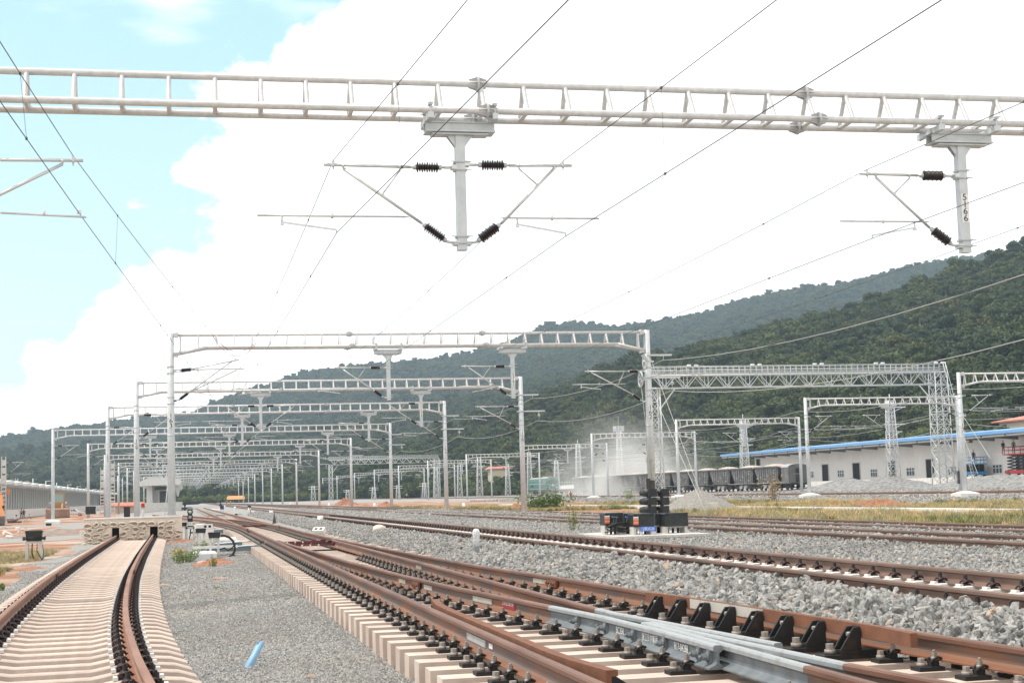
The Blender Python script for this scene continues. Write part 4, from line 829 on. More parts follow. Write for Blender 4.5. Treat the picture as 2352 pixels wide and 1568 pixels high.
# thick pale feeder cables on the right
def cable(label, pts, sag, r=.014, m=WIREL, name='feeder_cable'):
    mb = MB(); line(mb, pts, r, sag); o = mb.build(name, m, None, pts[0], pts[0]); return tag(o, label, 'cable')
def vec(a): return tuple(float(q) for q in a)
f1 = [vec(atY(2420, 608, 33)), (23.0, 71.5, 7.6), (22.95, 100.3, 7.6), (22.05, 126, 7.6), (22.3, 163, 7.6), (22.3, 203, 7.6), (22.3, 253, 7.6)]
f2 = [vec(atY(2420, 762, 33)), (23.4, 71.5, 6.1), (23.3, 100.3, 6.1), (22.4, 126, 6.1), (22.7, 163, 6.1), (22.7, 203, 6.1), (22.7, 253, 6.1)]
cable('upper pale feeder cable crossing the hill down to pole 162', f1, .45); cable('lower pale feeder cable, crossing in front of the lattice walkway gantry', f2, .55)
for k, (x, z, s) in enumerate(((54.6, 7.9, .6), (71.2, 7.7, .7), (71.6, 6.4, .8), (98, 9.6, 1.2), (100.5, 8.1, 1.2), (102, 10.8, 1.2))):
    cable(['sagging cable along the near poles of the far row', 'upper sagging cable along the right poles of the far row', 'lower sagging cable along the right poles of the far row', 'middle cable strung along the lattice masts', 'lowest cable strung along the lattice masts', 'highest cable strung along the lattice masts'][k], [(x, y, z) for y in ((75, 101.7, 130, 167.5, 205, 251, 302, 352, 402, 455) if k < 3 else (130, 190, 246, 300, 358, 410, 480, 560))], s, .016 if k < 3 else .022)
# ---------------------------------------------------------------- stone wall and near trackside things
def wall():
    Y0 = 66.6; A = lambda x, y: atY(*c5(x, y), Y0); p, q = A(670, 432), A(1462, 420); xl, xr = p[0], q[0]; zt = (A(690, 243)[2] + A(1462, 213)[2]) / 2; zb = -.45; org = ((xl + xr) / 2, Y0, zb)
    t = thing('stone_wall', 'low buffer wall of rounded stones in raised pale mortar, closing the curved track', 'stone wall', org); D = .9
    s1, s2 = (-3.02, -2.72), (-1.46, -1.14); zo = A(900, 322)[2]
    mb = MB(); e = .10
    for a, b in ((xl, s1[0]), (s1[1], s2[0]), (s2[1], xr)): mb.prism([(Y0, zb), (Y0 + e * .6, zt - .09), (Y0 + D, zt - .09), (Y0 + D, zb)], a, b, 'X', 0)
    for a, b in (s1, s2): mb.prism([(Y0 + e * .45, zo), (Y0 + e * .6, zt - .09), (Y0 + D, zt - .09), (Y0 + D, zo)], a, b, 'X', 0); mb.mm((a, Y0 + .5, zb), (b, Y0 + .52, zo), 1)
    mb.build('masonry', [MORT, DARK], t, org)
    MB().prism([(xl - .02, zt - .09), (xl - .02, zt - .04), (xr + .02, zt - .03), (xr + .02, zt - .09)], Y0 - .0, Y0 + D + .05, 'Y').build('coping', CONCW, t, org)
    st, ri = MB(), MB(); r = np.random.default_rng(5); z = zb + .12; row = 0
    while z < zt - .14:
        x = xl + .14 + (.14 if row % 2 else 0)
        while x < xr - .12:
            w, h = r.uniform(.115, .175), r.uniform(.07, .10); cx, cz = x + r.uniform(-.03, .03), z + r.uniform(-.03, .03)
            if not any(a - .12 < cx < b + .12 and cz < zo + .1 for a, b in (s1, s2)):
                ang = r.uniform(-.3, .3); k = r.uniform(.8, 1.2, 9); yy = Y0 + .06 * (cz - zb) / (zt - .09 - zb) - .022; ring, pl = [], []
                for i in range(9):
                    a = 2 * math.pi * i / 9; dx, dz = w * k[i] * math.cos(a), h * k[i] * math.sin(a); X_, Z_ = cx + dx * math.cos(ang) - dz * math.sin(ang), cz + dx * math.sin(ang) + dz * math.cos(ang)
                    ring.append((X_, yy - .045, Z_)); pl.append((cx + (X_ - cx) * .97, yy + .0, cz + (Z_ - cz) * .97))
                n0 = len(pl); V = pl + [(cx + (q[0] - cx) * .5, yy - .022 * r.uniform(-.2, 1.2), cz + (q[2] - cz) * .5) for q in pl] + [(cx, yy - .02, cz)]
                st.add(V, [(i, (i + 1) % n0, n0 + (i + 1) % n0, n0 + i) for i in range(n0)] + [(n0 + i, n0 + (i + 1) % n0, 2 * n0) for i in range(n0)], 0, True)
                ri.path(ring + [ring[0]], .034, 6, 0)
            x += r.uniform(.34, .42)
        z += r.uniform(.195, .22); row += 1
    st.build('stones', STONE, t, org); ri.build('pointing', MORT, t, org)
wall()
PXM = lambda p: float(np.dot(np.array(p) - CP, f_)) / F        # metres per picture unit at a point
def black_box_on_legs(label, p, w, hbox, hleg, kind='frame', cables=True, group=None, d=None, seed=0):
    d = d or w * .8; t = thing('cable_box', label, 'cable box', tuple(p), 0, group); r = np.random.default_rng(seed)
    mb = MB()
    if kind == 'frame':
        for s in (-1, 1): mb.box((s * w * .40, 0, hleg / 2 - .1), (.095, d * .6, hleg + .2))
        mb.box((0, 0, hleg - .04), (w * .76 + .0, d * .69, .08))
    else:
        for s in (-1, 1): mb.box((s * w * .3, 0, hleg / 2 - .1), (.07, .07, hleg + .2))
    mb.build('stand', CONCG, t)
    mb = MB(); mb.box((0, 0, hleg + hbox * .42), (w * .84, d * .8, hbox * .8), 0, top=1.12); mb.box((0, 0, hleg + hbox * .86), (w, d, hbox * .10)); mb.build('box', BLK, t)
    MB().box((0, 0, hleg + hbox * .955), (w * .97, d * .97, hbox * .09), 0, top=.9).build('lid', BLK, t)
    mb = MB()
    for s in (-.25, .25): mb.box((s * w, -d * .5, hleg + hbox * .84), (.03, .03, .06))
    mb.build('latch', CLIPB, t)
    if cables:
        mb = MB()
        for k in range(6):
            a = [(w * (.62 + .05 * r.random()) * math.cos(q), d * .62 * math.sin(q), hleg + .03 + .10 * r.random() + .03 * math.sin(3 * q + k)) for q in np.linspace(0, 2 * math.pi, 16)]; mb.path(a, .012, 5)
        mb.path([(w * .2, -d * .3, hleg), (w * .18, -d * .3, hleg * .5), (w * .5, -d * .5, .02)], .016, 5); mb.path([(-w * .1, 0, hleg), (-w * .12, 0, hleg * .4), (w * .05, -d * .4, 0)], .02, 5); mb.path([(w * .5, -d * .2, hleg * .8), (w * .56, -d * .3, hleg * .4), (w * .48, -d * .3, 0)], .01, 5)
        mb.build('cable', CLIPB, t)
    return t
p = onground(*cL(475, 1540)); s = PXM(p) * .1648
black_box_on_legs('black cable box wound with wires on a pale two legged frame at left', p, 235 * s, 150 * s, 275 * s, seed=3)
p = onground(*c50(1640, 832)); p2 = onground(*c50(1480, 722)); s = PXM(p) * .1953
tb = black_box_on_legs('black box on two thin posts with the big looping hose', p, 150 * s, 70 * s, 240 * s, 'posts', False, 'twin boxes by the point machine'); s2 = PXM(p2) * .1953
black_box_on_legs('black box on two thin posts, the one behind the box with the hose', p2, 130 * s2, 55 * s2, 190 * s2, 'posts', False, 'twin boxes by the point machine')
hz = [atY(*c50(x, y), p[1]) - p for x, y in ((1715, 560), (1760, 562), (1810, 580), (1855, 620), (1880, 680), (1878, 740), (1850, 790), (1800, 822), (1740, 838))]
mb = MB(); fine = []
for a, b in zip(hz[:-1], hz[1:]): fine += [a + (b - a) * k / 6 for k in range(6)]
mb.path([tuple(q) for q in fine], [.036 if k % 2 else .029 for k in range(len(fine))], 8); mb.tube(hz[0] + np.array([-.1, 0, 0]), hz[1], .028, n=8, mi=1); mb.build('hose', [CLIPB, BOLT], tb)
mb = MB(); mb.path([tuple(atY(*c50(x, y), p[1] + .9) - p) for x, y in ((1700, 720), (1760, 705), (1800, 740), (1850, 700), (1890, 650))], .022, 6); mb.path([tuple(atY(*c50(x, y), p[1] + .3) - p) for x, y in ((1860, 790), (1930, 815), (2010, 815), (2100, 795))], .025, 6); mb.build('hose', CLIPB, tb)
def point_machine(label, p, w, h, d, m=GREYP):
    t = thing('point_machine', label, 'point machine', tuple(p)); MB().box((0, 0, h * .3 - .06), (w, d, h * .6 + .12)).build('housing', m, t)
    mb = MB(); mb.box((0, 0, h * .66), (w * 1.04, d * 1.06, h * .13)); mb.box((0, 0, h * .84), (w * 1.02, d, h * .24), 0, top=.86); mb.build('lid', WHT, t)
    mb = MB()
    for s in (-.3, .3): mb.box((s * w, -d * .54, h * .55), (.04, .02, .07))
    mb.build('latch', CAPG, t); return t
q = onground(*c50(1525, 848)); s = PXM(q) * .1953; point_machine('white lidded metal case half hidden by green weeds, nearest to the camera', q, 275 * s, 105 * s, .45)
q = onground(*c50(1795, 690)); s = PXM(q) * .1953; point_machine('tall white lidded case behind the looping hose', q, 215 * s, 112 * s, .5)
q = onground(*c50(1930, 690)); s = PXM(q) * .1953; point_machine('lower white case joined to the right of the tall white case', q, 100 * s, 75 * s, .4)
for lab, y, x0, x1, w in (('nearer slate blue steel beam running from the white case to the turnout', 46.75, .62, 2.42, .2), ('farther slate blue steel beam running behind the tall white case to the turnout', 51.5, .95, 2.42, .2), ('slate blue steel beam beside the cinder blocks at the second turnout', 73.5, 0.2, 2.1, .22)):
    mb = MB(); mb.prism([(x0, -.12), (x0, -.03), (x1 - .4, .02), (x1, .05), (x1, .015), (x1 - .35, -.14)], y - w, y + w, 'Y'); mb.prism([(x0, -.03), (x0, -.015), (x1 - .4, .035), (x1 - .4, .02)], y - w - .03, y + w + .03, 'Y', 1); tag(mb.build('steel_beam', [BLUES, GREYP], None, (x0, y, -.1), (x0, y, -.1)), lab, 'steel beam')
tag(MB().box((0, 0, 0), (.34, .3, .16)).build('footing_block', CONCB, None, (0, 0, 0), (1.62, 46.2, -.28)), 'short concrete foot under the nearer slate blue beam', 'concrete block')
tag(MB().mm((-.06, -.04, 0), (1.25, .04, .08)).build('white_channel', WHT, None, (0, 0, 0), (float(p[0]) - .55, 46.3, -.02)), 'white metal channel laid level behind the boxes on thin posts', 'channel')
def block_mesh(w=.39, h=.19, d=.19):
    mb = MB(); f = .05; mb.mm((-w / 2, -d / 2, 0), (w / 2, d / 2, h))
    for cx in (-.085, .085): mb.mm((cx - .05, -d / 2 - .003, h * .27), (cx + .05, -d / 2 + .02, h * .73), 1)
    for cx in (-.10, .10): pass
    return mb.mesh('cinder_block', [CONCW, DARK])
CB = block_mesh(); CBP = MB().mm((-.2, -.1, 0), (.2, .1, .19)).mesh('cinder_block', [CONCW])
def block(label, loc, rz=0, rx=0, holes=True, sc=1.0):
    o = put('cinder_block', CB if holes else CBP, None, loc); o.rotation_euler = (rx, 0, rz); o.scale = (sc,) * 3; tag(o, label, 'cinder block', 'pale cinder blocks')
b = onground(*c50(1560, 660)); x, y, z = b
for k, (dx, dz, hs, lab) in enumerate(((.0, .60, True, 'top block of the stack beside the signal, its two square holes facing the camera'), (.03, .40, False, 'second block from the top of the stack beside the signal'), (-.02, .20, False, 'third block from the top of the stack beside the signal'), (.0, 0, False, 'bottom block of the stack beside the signal'))): block(lab, (x + dx, y, z + dz - .02), .05 * k, 0, hs)
block('solid looking block behind the left side of the stack beside the signal', (x - .27, y + .35, z + .56), .3, 0, False); MB_ = None
tag(MB().box((0, 0, .27), (.36, .3, .56)).build('block_pillar', CONCW, None, (0, 0, 0), (x - .27, y + .35, z)), 'short pillar of mortared pale blocks just behind the block stack', 'pillar')
block('single block lying tilted on sleeper ends beyond the red point rods', (4.72, 56, .11), -.5, -.95, True, 1.12)
for lab, (px, py) in (('pale block lying on a tumbled heap past the second turnout', (720, 300)), ('pale block leaning at the right of the tumbled heap past the second turnout', (815, 310))):
    g = onground(*cM(px, py)); block(lab, tuple(g), .4, .2, False, 1.6)
block('hollow block under the square dark cabinet, left end of the stone wall', (-4.25, 71.5, -.15), .1, 0, True, 1.9)
def signal_head(par, c, r, depth, m=BLK, lens=None, hood=True):
    mb = MB(); x, y, z = c; mb.lathe([(0, r), (depth * .5, r * 1.02), (depth, r * .75)], (x, y, z), (x, y + 1, z), 16); mb.lathe([(0, r * 1.22), (.02, r * 1.25), (.04, r * 1.15)], (x, y - .01, z), (x, y + 1, z), 16)
    for k in range(10):
        a = k * math.pi / 5; mb.tube((x + r * 1.22 * math.cos(a), y - .02, z + r * 1.22 * math.sin(a)), (x + r * 1.22 * math.cos(a), y + .03, z + r * 1.22 * math.sin(a)), .014, n=6)
    o = mb.build('signal_head', m, par)
    if lens: ml = MB(); ml.lathe([(0, r * .78), (-.02, r * .5), (-.03, .001)], (x, y - .015, z), (x, y + 1, z), 16); ml.build('lens', lens, o)
def shunt_signal():
    p = onground(*c50(1355, 612)); p[1] -= 1.2; s = PXM(p) * .1953; t = thing('shunting_signal', 'low two lamp signal with the white plate D118 beside the stone wall', 'railway signal', tuple(p))
    z = lambda y: (612 - y) * s; L1 = mat('pale_yellow_lens', (.42, .44, .30), .15, spec=.8); L2 = mat('grey_lens', (.33, .36, .38), .15, spec=.8)
    mb = MB(); x0 = -.02
    mb.box((-42 * s, 0, z(535)), (22 * s, .1, 170 * s)); mb.box((42 * s, 0, z(535)), (22 * s, .1, 170 * s)); mb.box((0, 0, z(463)), (106 * s, .1, 24 * s)); mb.build('stand', CONCG, t)
    MB().box((0, .05, z(415)), (60 * s, .1, 110 * s)).build('post', BLK, t)
    signal_head(t, (0, -.05, z(278)), 27 * s, .2, BLK, L1); signal_head(t, (0, -.05, z(338)), 27 * s, .2, BLK, L2); MB().box((0, .12, z(310)), (50 * s, .08, 130 * s)).build('backplate', BLK, t)
    o = MB().box((8 * s, -.07, z(415)), (92 * s, .012, 44 * s)).build('number_plate', WHT, t); lettering('D118', o, (8 * s, -.078, z(415)), 40 * s, CLIPB)
    mb = MB(); mb.path([(.02, -.02, z(470)), (.0, -.03, z(540)), (-.05, -.1, z(600))], .025, 6); mb.path([(50 * s + .05 * math.cos(a), 0, z(545) + .13 * math.sin(a)) for a in np.linspace(0, 6.28, 14)], .014, 5); mb.build('cable', CLIPB, t)
    p3 = p + np.array([-.28, .5, 0]); black_box_on_legs('black box on two legs standing between the stone wall and the D118 signal', p3, .3, .17, .62, 'posts', False)
    p4 = p + np.array([.5, 1.0, 0]); t = thing('cable_drum', 'round grey lidded drum on a dark post behind the D118 signal', 'drum', tuple(p4)); MB().lathe([(0, .1), (.5, .1), (.52, .22), (.62, .23)], (0, 0, 0), (0, 0, 1), 14).build('drum', BLK, t); MB().lathe([(.62, .25), (.66, .25), (.70, .15)], (0, 0, 0), (0, 0, 1), 14).build('lid', GREYP, t); MB().box((.02, -.12, .28), (.12, .02, .14)).build('blue_label', BLUE, t)
shunt_signal()
def leafy(name, label, cat, p, w, h, n, m, seed, leaf=.05, stems=9):
    r = np.random.default_rng(seed); mb = MB()
    for k in range(stems):
        a, d = r.uniform(0, 6.28), r.uniform(.0, .45) * w; e = (d * math.cos(a) * 1.3, d * math.sin(a) * .9, h * r.uniform(.5, 1)); mb.path([(e[0] * .5, e[1] * .5, -.03), (e[0] * .8, e[1] * .8, e[2] * .6), e], .006, 4, 1)
        for q in range(n // stems):
            u = r.uniform(.15, 1.05); c = np.array([e[0] * (.5 + .5 * u), e[1] * (.5 + .5 * u), e[2] * u]) + r.normal(size=3) * .06 * max(w, h); t = r.normal(size=3); t /= np.linalg.norm(t); b = np.cross(t, r.normal(size=3)); b /= np.linalg.norm(b); l = leaf * r.uniform(.6, 1.3)
            mb.add([c - t * l, c + b * l * .45, c + t * l, c - b * l * .45], [(0, 1, 2, 3)], 0)
    o = mb.build(name, [m, mat('weed_stem', (.12, .11, .04), .8)], None, (0, 0, 0), tuple(p)); return tag(o, label, cat)
WEED = mat('weed_leaves', (.15, .24, .06), .6, 0, (.24, .30, .10), 9); WEEDY = mat('yellowing_leaves', (.30, .30, .09), .6, 0, (.20, .24, .07), 9)
leafy('weed', 'big green weed clump with small white flowers before the white case', 'weed', onground(*c50(1310, 885)), .75, .42, 900, WEED, 1, .03, 16); leafy('weed', 'green weeds behind the big flowering weed clump', 'weed', onground(*c50(1500, 740)), .6, .3, 380, WEED, 2, .03, 10)
leafy('weed', 'dry weed sprouting on the red earth heap', 'weed', onground(*c50(1620, 930)), .25, .25, 160, WEEDY, 3, .025); leafy('weed', 'thin weeds growing between the sleepers of the curved track', 'weed', onground(*c50(200, 905), .1), .35, .16, 90, WEEDY, 4, .018)
leafy('weed', 'tiny green plant on the gravel left of the blue pipe', 'weed', onground(*c5(1740, 810)), .14, .04, 60, WEED, 5, .018); leafy('weed', 'green leaves at the lower left edge beside the curved track', 'weed', onground(*c5(10, 830)), .3, .16, 160, WEED, 6, .03)
leafy('bush', 'low dark green bush at the foot of the pole numbered 158', 'bush', onground(*cA(250, 935)), 4.2, 1.05, 1500, mat('bush_green', (.07, .13, .035), .6, 0, (.11, .16, .05), 3), 7, .13, 22); leafy('weed', 'tall thin yellow green weed growing from the stones before the black boxes', 'weed', onground(*cA(770, 1280)), .5, .75, 140, WEEDY, 8, .04, 7)
leafy('weed', 'tall reddish weeds before the stone bank under the coal train', 'weed', onground(*cW(1530, 1010)), 2.2, 2.4, 360, mat('reddish_weed', (.30, .19, .12), .8, 0, (.34, .27, .13), 5), 9, .10, 26); leafy('weed', 'dark weed on the stone bank right of the worker in the straw hat', 'weed', onground(*cA(1640, 770)), 1.4, 1.6, 220, WEED, 10, .1, 12)
EARTH = mat('red_earth', (.27, .115, .07), .95, 0, (.37, .19, .125), 5, .6, 14)
def heap(name, label, cat, p, w, d, h, m, seed, amp=.2, sub=(34, 12), rough=.06):
    r = np.random.default_rng(seed); mb = MB(); nu, nv = sub; V = [(0, 0, h)]; ph = r.uniform(0, 6.28, 6)
    for j in range(1, nv + 1):
        q = j / nv
        for i in range(nu):
            a = 2 * math.pi * i / nu; k = 1 + amp * (math.sin(2 * a + ph[0]) + .6 * math.sin(3 * a + ph[1]) + .4 * math.sin(5 * a + ph[2])) * .5; x, y = w * q * k * math.cos(a), d * q * k * math.sin(a)
            V.append((x, y, h * (1 - q) ** .92 * (1 + .25 * math.sin(a * 2 + ph[3]) * q) + r.normal() * rough * h * (1 - q * .6) - (.08 if j == nv else 0)))
    mb.add(V, [(0, 1 + i, 1 + (i + 1) % nu) for i in range(nu)] + [(1 + j * nu + i, 1 + (j + 1) * nu + i, 1 + (j + 1) * nu + (i + 1) % nu, 1 + j * nu + (i + 1) % nu) for j in range(nv - 1) for i in range(nu)], 0, True)
    o = mb.build(name, m, None, (0, 0, 0), tuple(p)); return tag(o, label, cat)
heap('earth_heap', 'small heap of red earth in front of the box with the hose', 'earth heap', onground(*c50(1660, 905)), .62, .5, .17, EARTH, 1, rough=.16); heap('earth_heap', 'low red earth under the D118 signal', 'earth heap', onground(*c50(1290, 640)), 1.0, .6, .10, EARTH, 2, rough=.2)
RUB = mat('pink_rubble', (.50, .36, .29), .9, 0, (.58, .46, .40), 8)
q = onground(*c50(1215, 775)); tag(MB().blob((0, 0, .03), (.26, .2, .10), 0, 12, 8, .3, 4).build('rag_heap', mat('orange_sacking', (.52, .30, .17), .9, 0, (.42, .22, .12), 9, .4, 30), None, (0, 0, 0), tuple(q)), 'crumpled orange brown sacking on the gravel left of the weeds', 'sacking')
q = onground(*c50(1500, 905)); tag(MB().blob((0, 0, .04), (.16, .1, .07), 0, 9, 6, .25, 6).build('rubble_stone', RUB, None, (0, 0, 0), tuple(q)), 'pinkish lump at the left end of the small red earth heap', 'stone')
q = onground(*c5(1770, 735)); mb = MB(); mb.mm((-.16, -.06, 0), (.16, .07, .035)); mb.mm((-.16, .07, .0), (-.05, .12, .03)); o = mb.build('broken_tile', mat('pink_tile', (.50, .29, .24), .85, 0, (.58, .40, .34), 8), None, (0, 0, 0), tuple(q)); o.rotation_euler = (.05, .03, -.12); tag(o, 'broken flat pink tile lying on the gravel', 'tile')
q = onground(*c5(1315, 792)); tag(MB().blob((0, 0, .01), (.12, .08, .05), 0, 9, 6, .2, 9).build('tan_stone', ROCKT, None, (0, 0, 0), tuple(q)), 'tan stone against the sleeper ends of the curved track', 'stone')
q = onground(*c6(690, 1530)); tag(MB().blob((0, 0, .01), (.05, .04, .03), 0, 9, 6, .2, 10).build('tan_stone', ROCKT, None, (0, 0, 0), tuple(q)), 'small tan stone on the gravel right of the blue pipe, bottom edge', 'stone')
q = onground(*c5(1990, 1448)); e = atY(*c5(2100, 1235), q[1] + .05); mb = MB(); d = e - q; n = 20; V = []
for k in range(2):
    for i in range(n):
        a = 2 * math.pi * i / n; ax = Vector(d).normalized(); qq = ax.to_track_quat('Z', 'Y').to_matrix(); cut = .045 if k and .9 < a < 2.2 else 0
        for rr in (.036, .031): V.append(tuple(Vector(q) + Vector(d) * (k if k else -.15) - ax * cut + qq @ Vector((rr * math.cos(a), rr * math.sin(a), 0))))
Fc = []
for i in range(n):
    j = (i + 1) % n; Fc += [(2 * i, 2 * j, 2 * n + 2 * j, 2 * n + 2 * i), (2 * i + 1, 2 * n + 2 * i + 1, 2 * n + 2 * j + 1, 2 * j + 1), (2 * n + 2 * i, 2 * n + 2 * j, 2 * n + 2 * j + 1, 2 * n + 2 * i + 1)]
mb.add(V, Fc, 0, True); tag(mb.build('plastic_pipe', PIPE, None, tuple(q), tuple(q)), 'short pale blue plastic pipe stuck slantwise in the gravel', 'pipe')
# white things along the stones
q = at(*c6(2022, 575), .05); s = PXM(q) * .2861; t = thing('marker_post', 'grey square post with its top wrapped in white plastic, standing in the stones', 'post', tuple(q)); MB().box((0, 0, 55 * s), (42 * s, .09, 130 * s)).build('post', mat('dull_grey_post', (.27, .28, .28), .8), t)
mb = MB(); mb.lathe([(100 * s, .035), (105 * s, 27 * s), (150 * s, 25 * s), (185 * s, 29 * s), (220 * s, 31 * s), (240 * s, 22 * s), (247 * s, .002)], (0, 0, 0), (0, 0, 1), 9); mb.build('plastic_wrap', mat('white_plastic_film', (.74, .74, .74), .35, 0, (.64, .64, .65), 14, .5, 30), t)
q = onground(*c6(1242, 432)); tag(MB().blob((0, 0, .07), (.28, .2, .15), 0, 14, 9, .16, 5).build('white_sack', mat('dusty_white_sack', (.66, .58, .52), .7, 0, (.56, .50, .46), 7, .4, 20), None, (0, 0, 0), tuple(q)), 'dusty white sack lying on the stones by the sleeper ends', 'sack')
q = onground(*cD(1000, 322)); s = PXM(q) * .1709; mb = MB(); w = 27 * s; h = 148 * s; mb.add([(-w, -w, -.05), (w, -w, -.05), (w, w, -.05), (-w, w, -.05), (-.012, -.012, h), (.012, -.012, h), (.012, .012, h), (-.012, .012, h)], [(0, 1, 5, 4), (1, 2, 6, 5), (2, 3, 7, 6), (3, 0, 4, 7), (4, 5, 6, 7)]); tag(mb.build('pyramid_marker', mat('dark_grey_marker', (.06, .06, .055), .8, 0, (.10, .095, .085), 6), None, (0, 0, 0), tuple(q)), 'slim dark grey pyramid marker beside the second turnout', 'marker')
for k, y in enumerate((81, 128, 172, 222, 280)): tag(MB().lathe([(-.2, .16), (.36, .155), (.37, .12), (.36, .001)], (0, 0, 0), (0, 0, 1), 16).build('marker_cylinder', WHT, None, (0, 0, 0), (6.95, y, .05)), 'white cylinder marker beside the nearest straight track, ' + ['closest to the camera', 'second from the camera', 'third from the camera', 'fourth from the camera', 'farthest one'][k], 'marker', 'white cylinder markers')
for k, (px, py) in enumerate(((304, 455), (780, 460), (1712, 475), (-100, 440))):
    u, v = (1200 + px * .38265) * .57422, (1850 + py * .38265) * .57422; g = onground(u, v); tag(MB().lathe([(-.2, .17), (.36, .16), (.38, .12), (.48, .11), (.48, .001)], (0, 0, 0), (0, 0, 1), 12).build('marker_stub', WHT, None, (0, 0, 0), tuple(g)), ['small white stub before the pole of the fifth portal', 'small white stub left of the fourth portal pole', 'small white stub right of the third portal pole', 'small white stub at the far end of the red earth bank'][k], 'marker', 'white stubs along the right poles')
q = onground(*cW(600, 1212)); mb = MB().lathe([(-.05, .19), (.55, .22), (.58, .24), (.6, .23), (.6, .001)], (0, 0, 0), (0, 0, 1), 18, 0); mb.lathe([(.6, .23), (.62, .2), (.62, .001)], (0, 0, 0), (0, 0, 1), 18, 1); tag(mb.build('pail', [WHT, mat('tan_lid', (.5, .38, .25), .8)], None, (0, 0, 0), tuple(q)), 'white pail with a tan top standing at the foot of the pale gravel heap', 'pail')
GRAV = mat('fine_gravel_heap', (.215, .205, .19), .95, 0, (.31, .295, .27), 9, .8, 12)
q = onground(*cW(430, 1180)); heap('gravel_heap', 'broad pale gravel heap behind the signal boxes', 'gravel heap', q + np.array([.35, 1.6, 0]), 2.5, 2.1, 1.28, GRAV, 3, .12, (60, 26), .02)
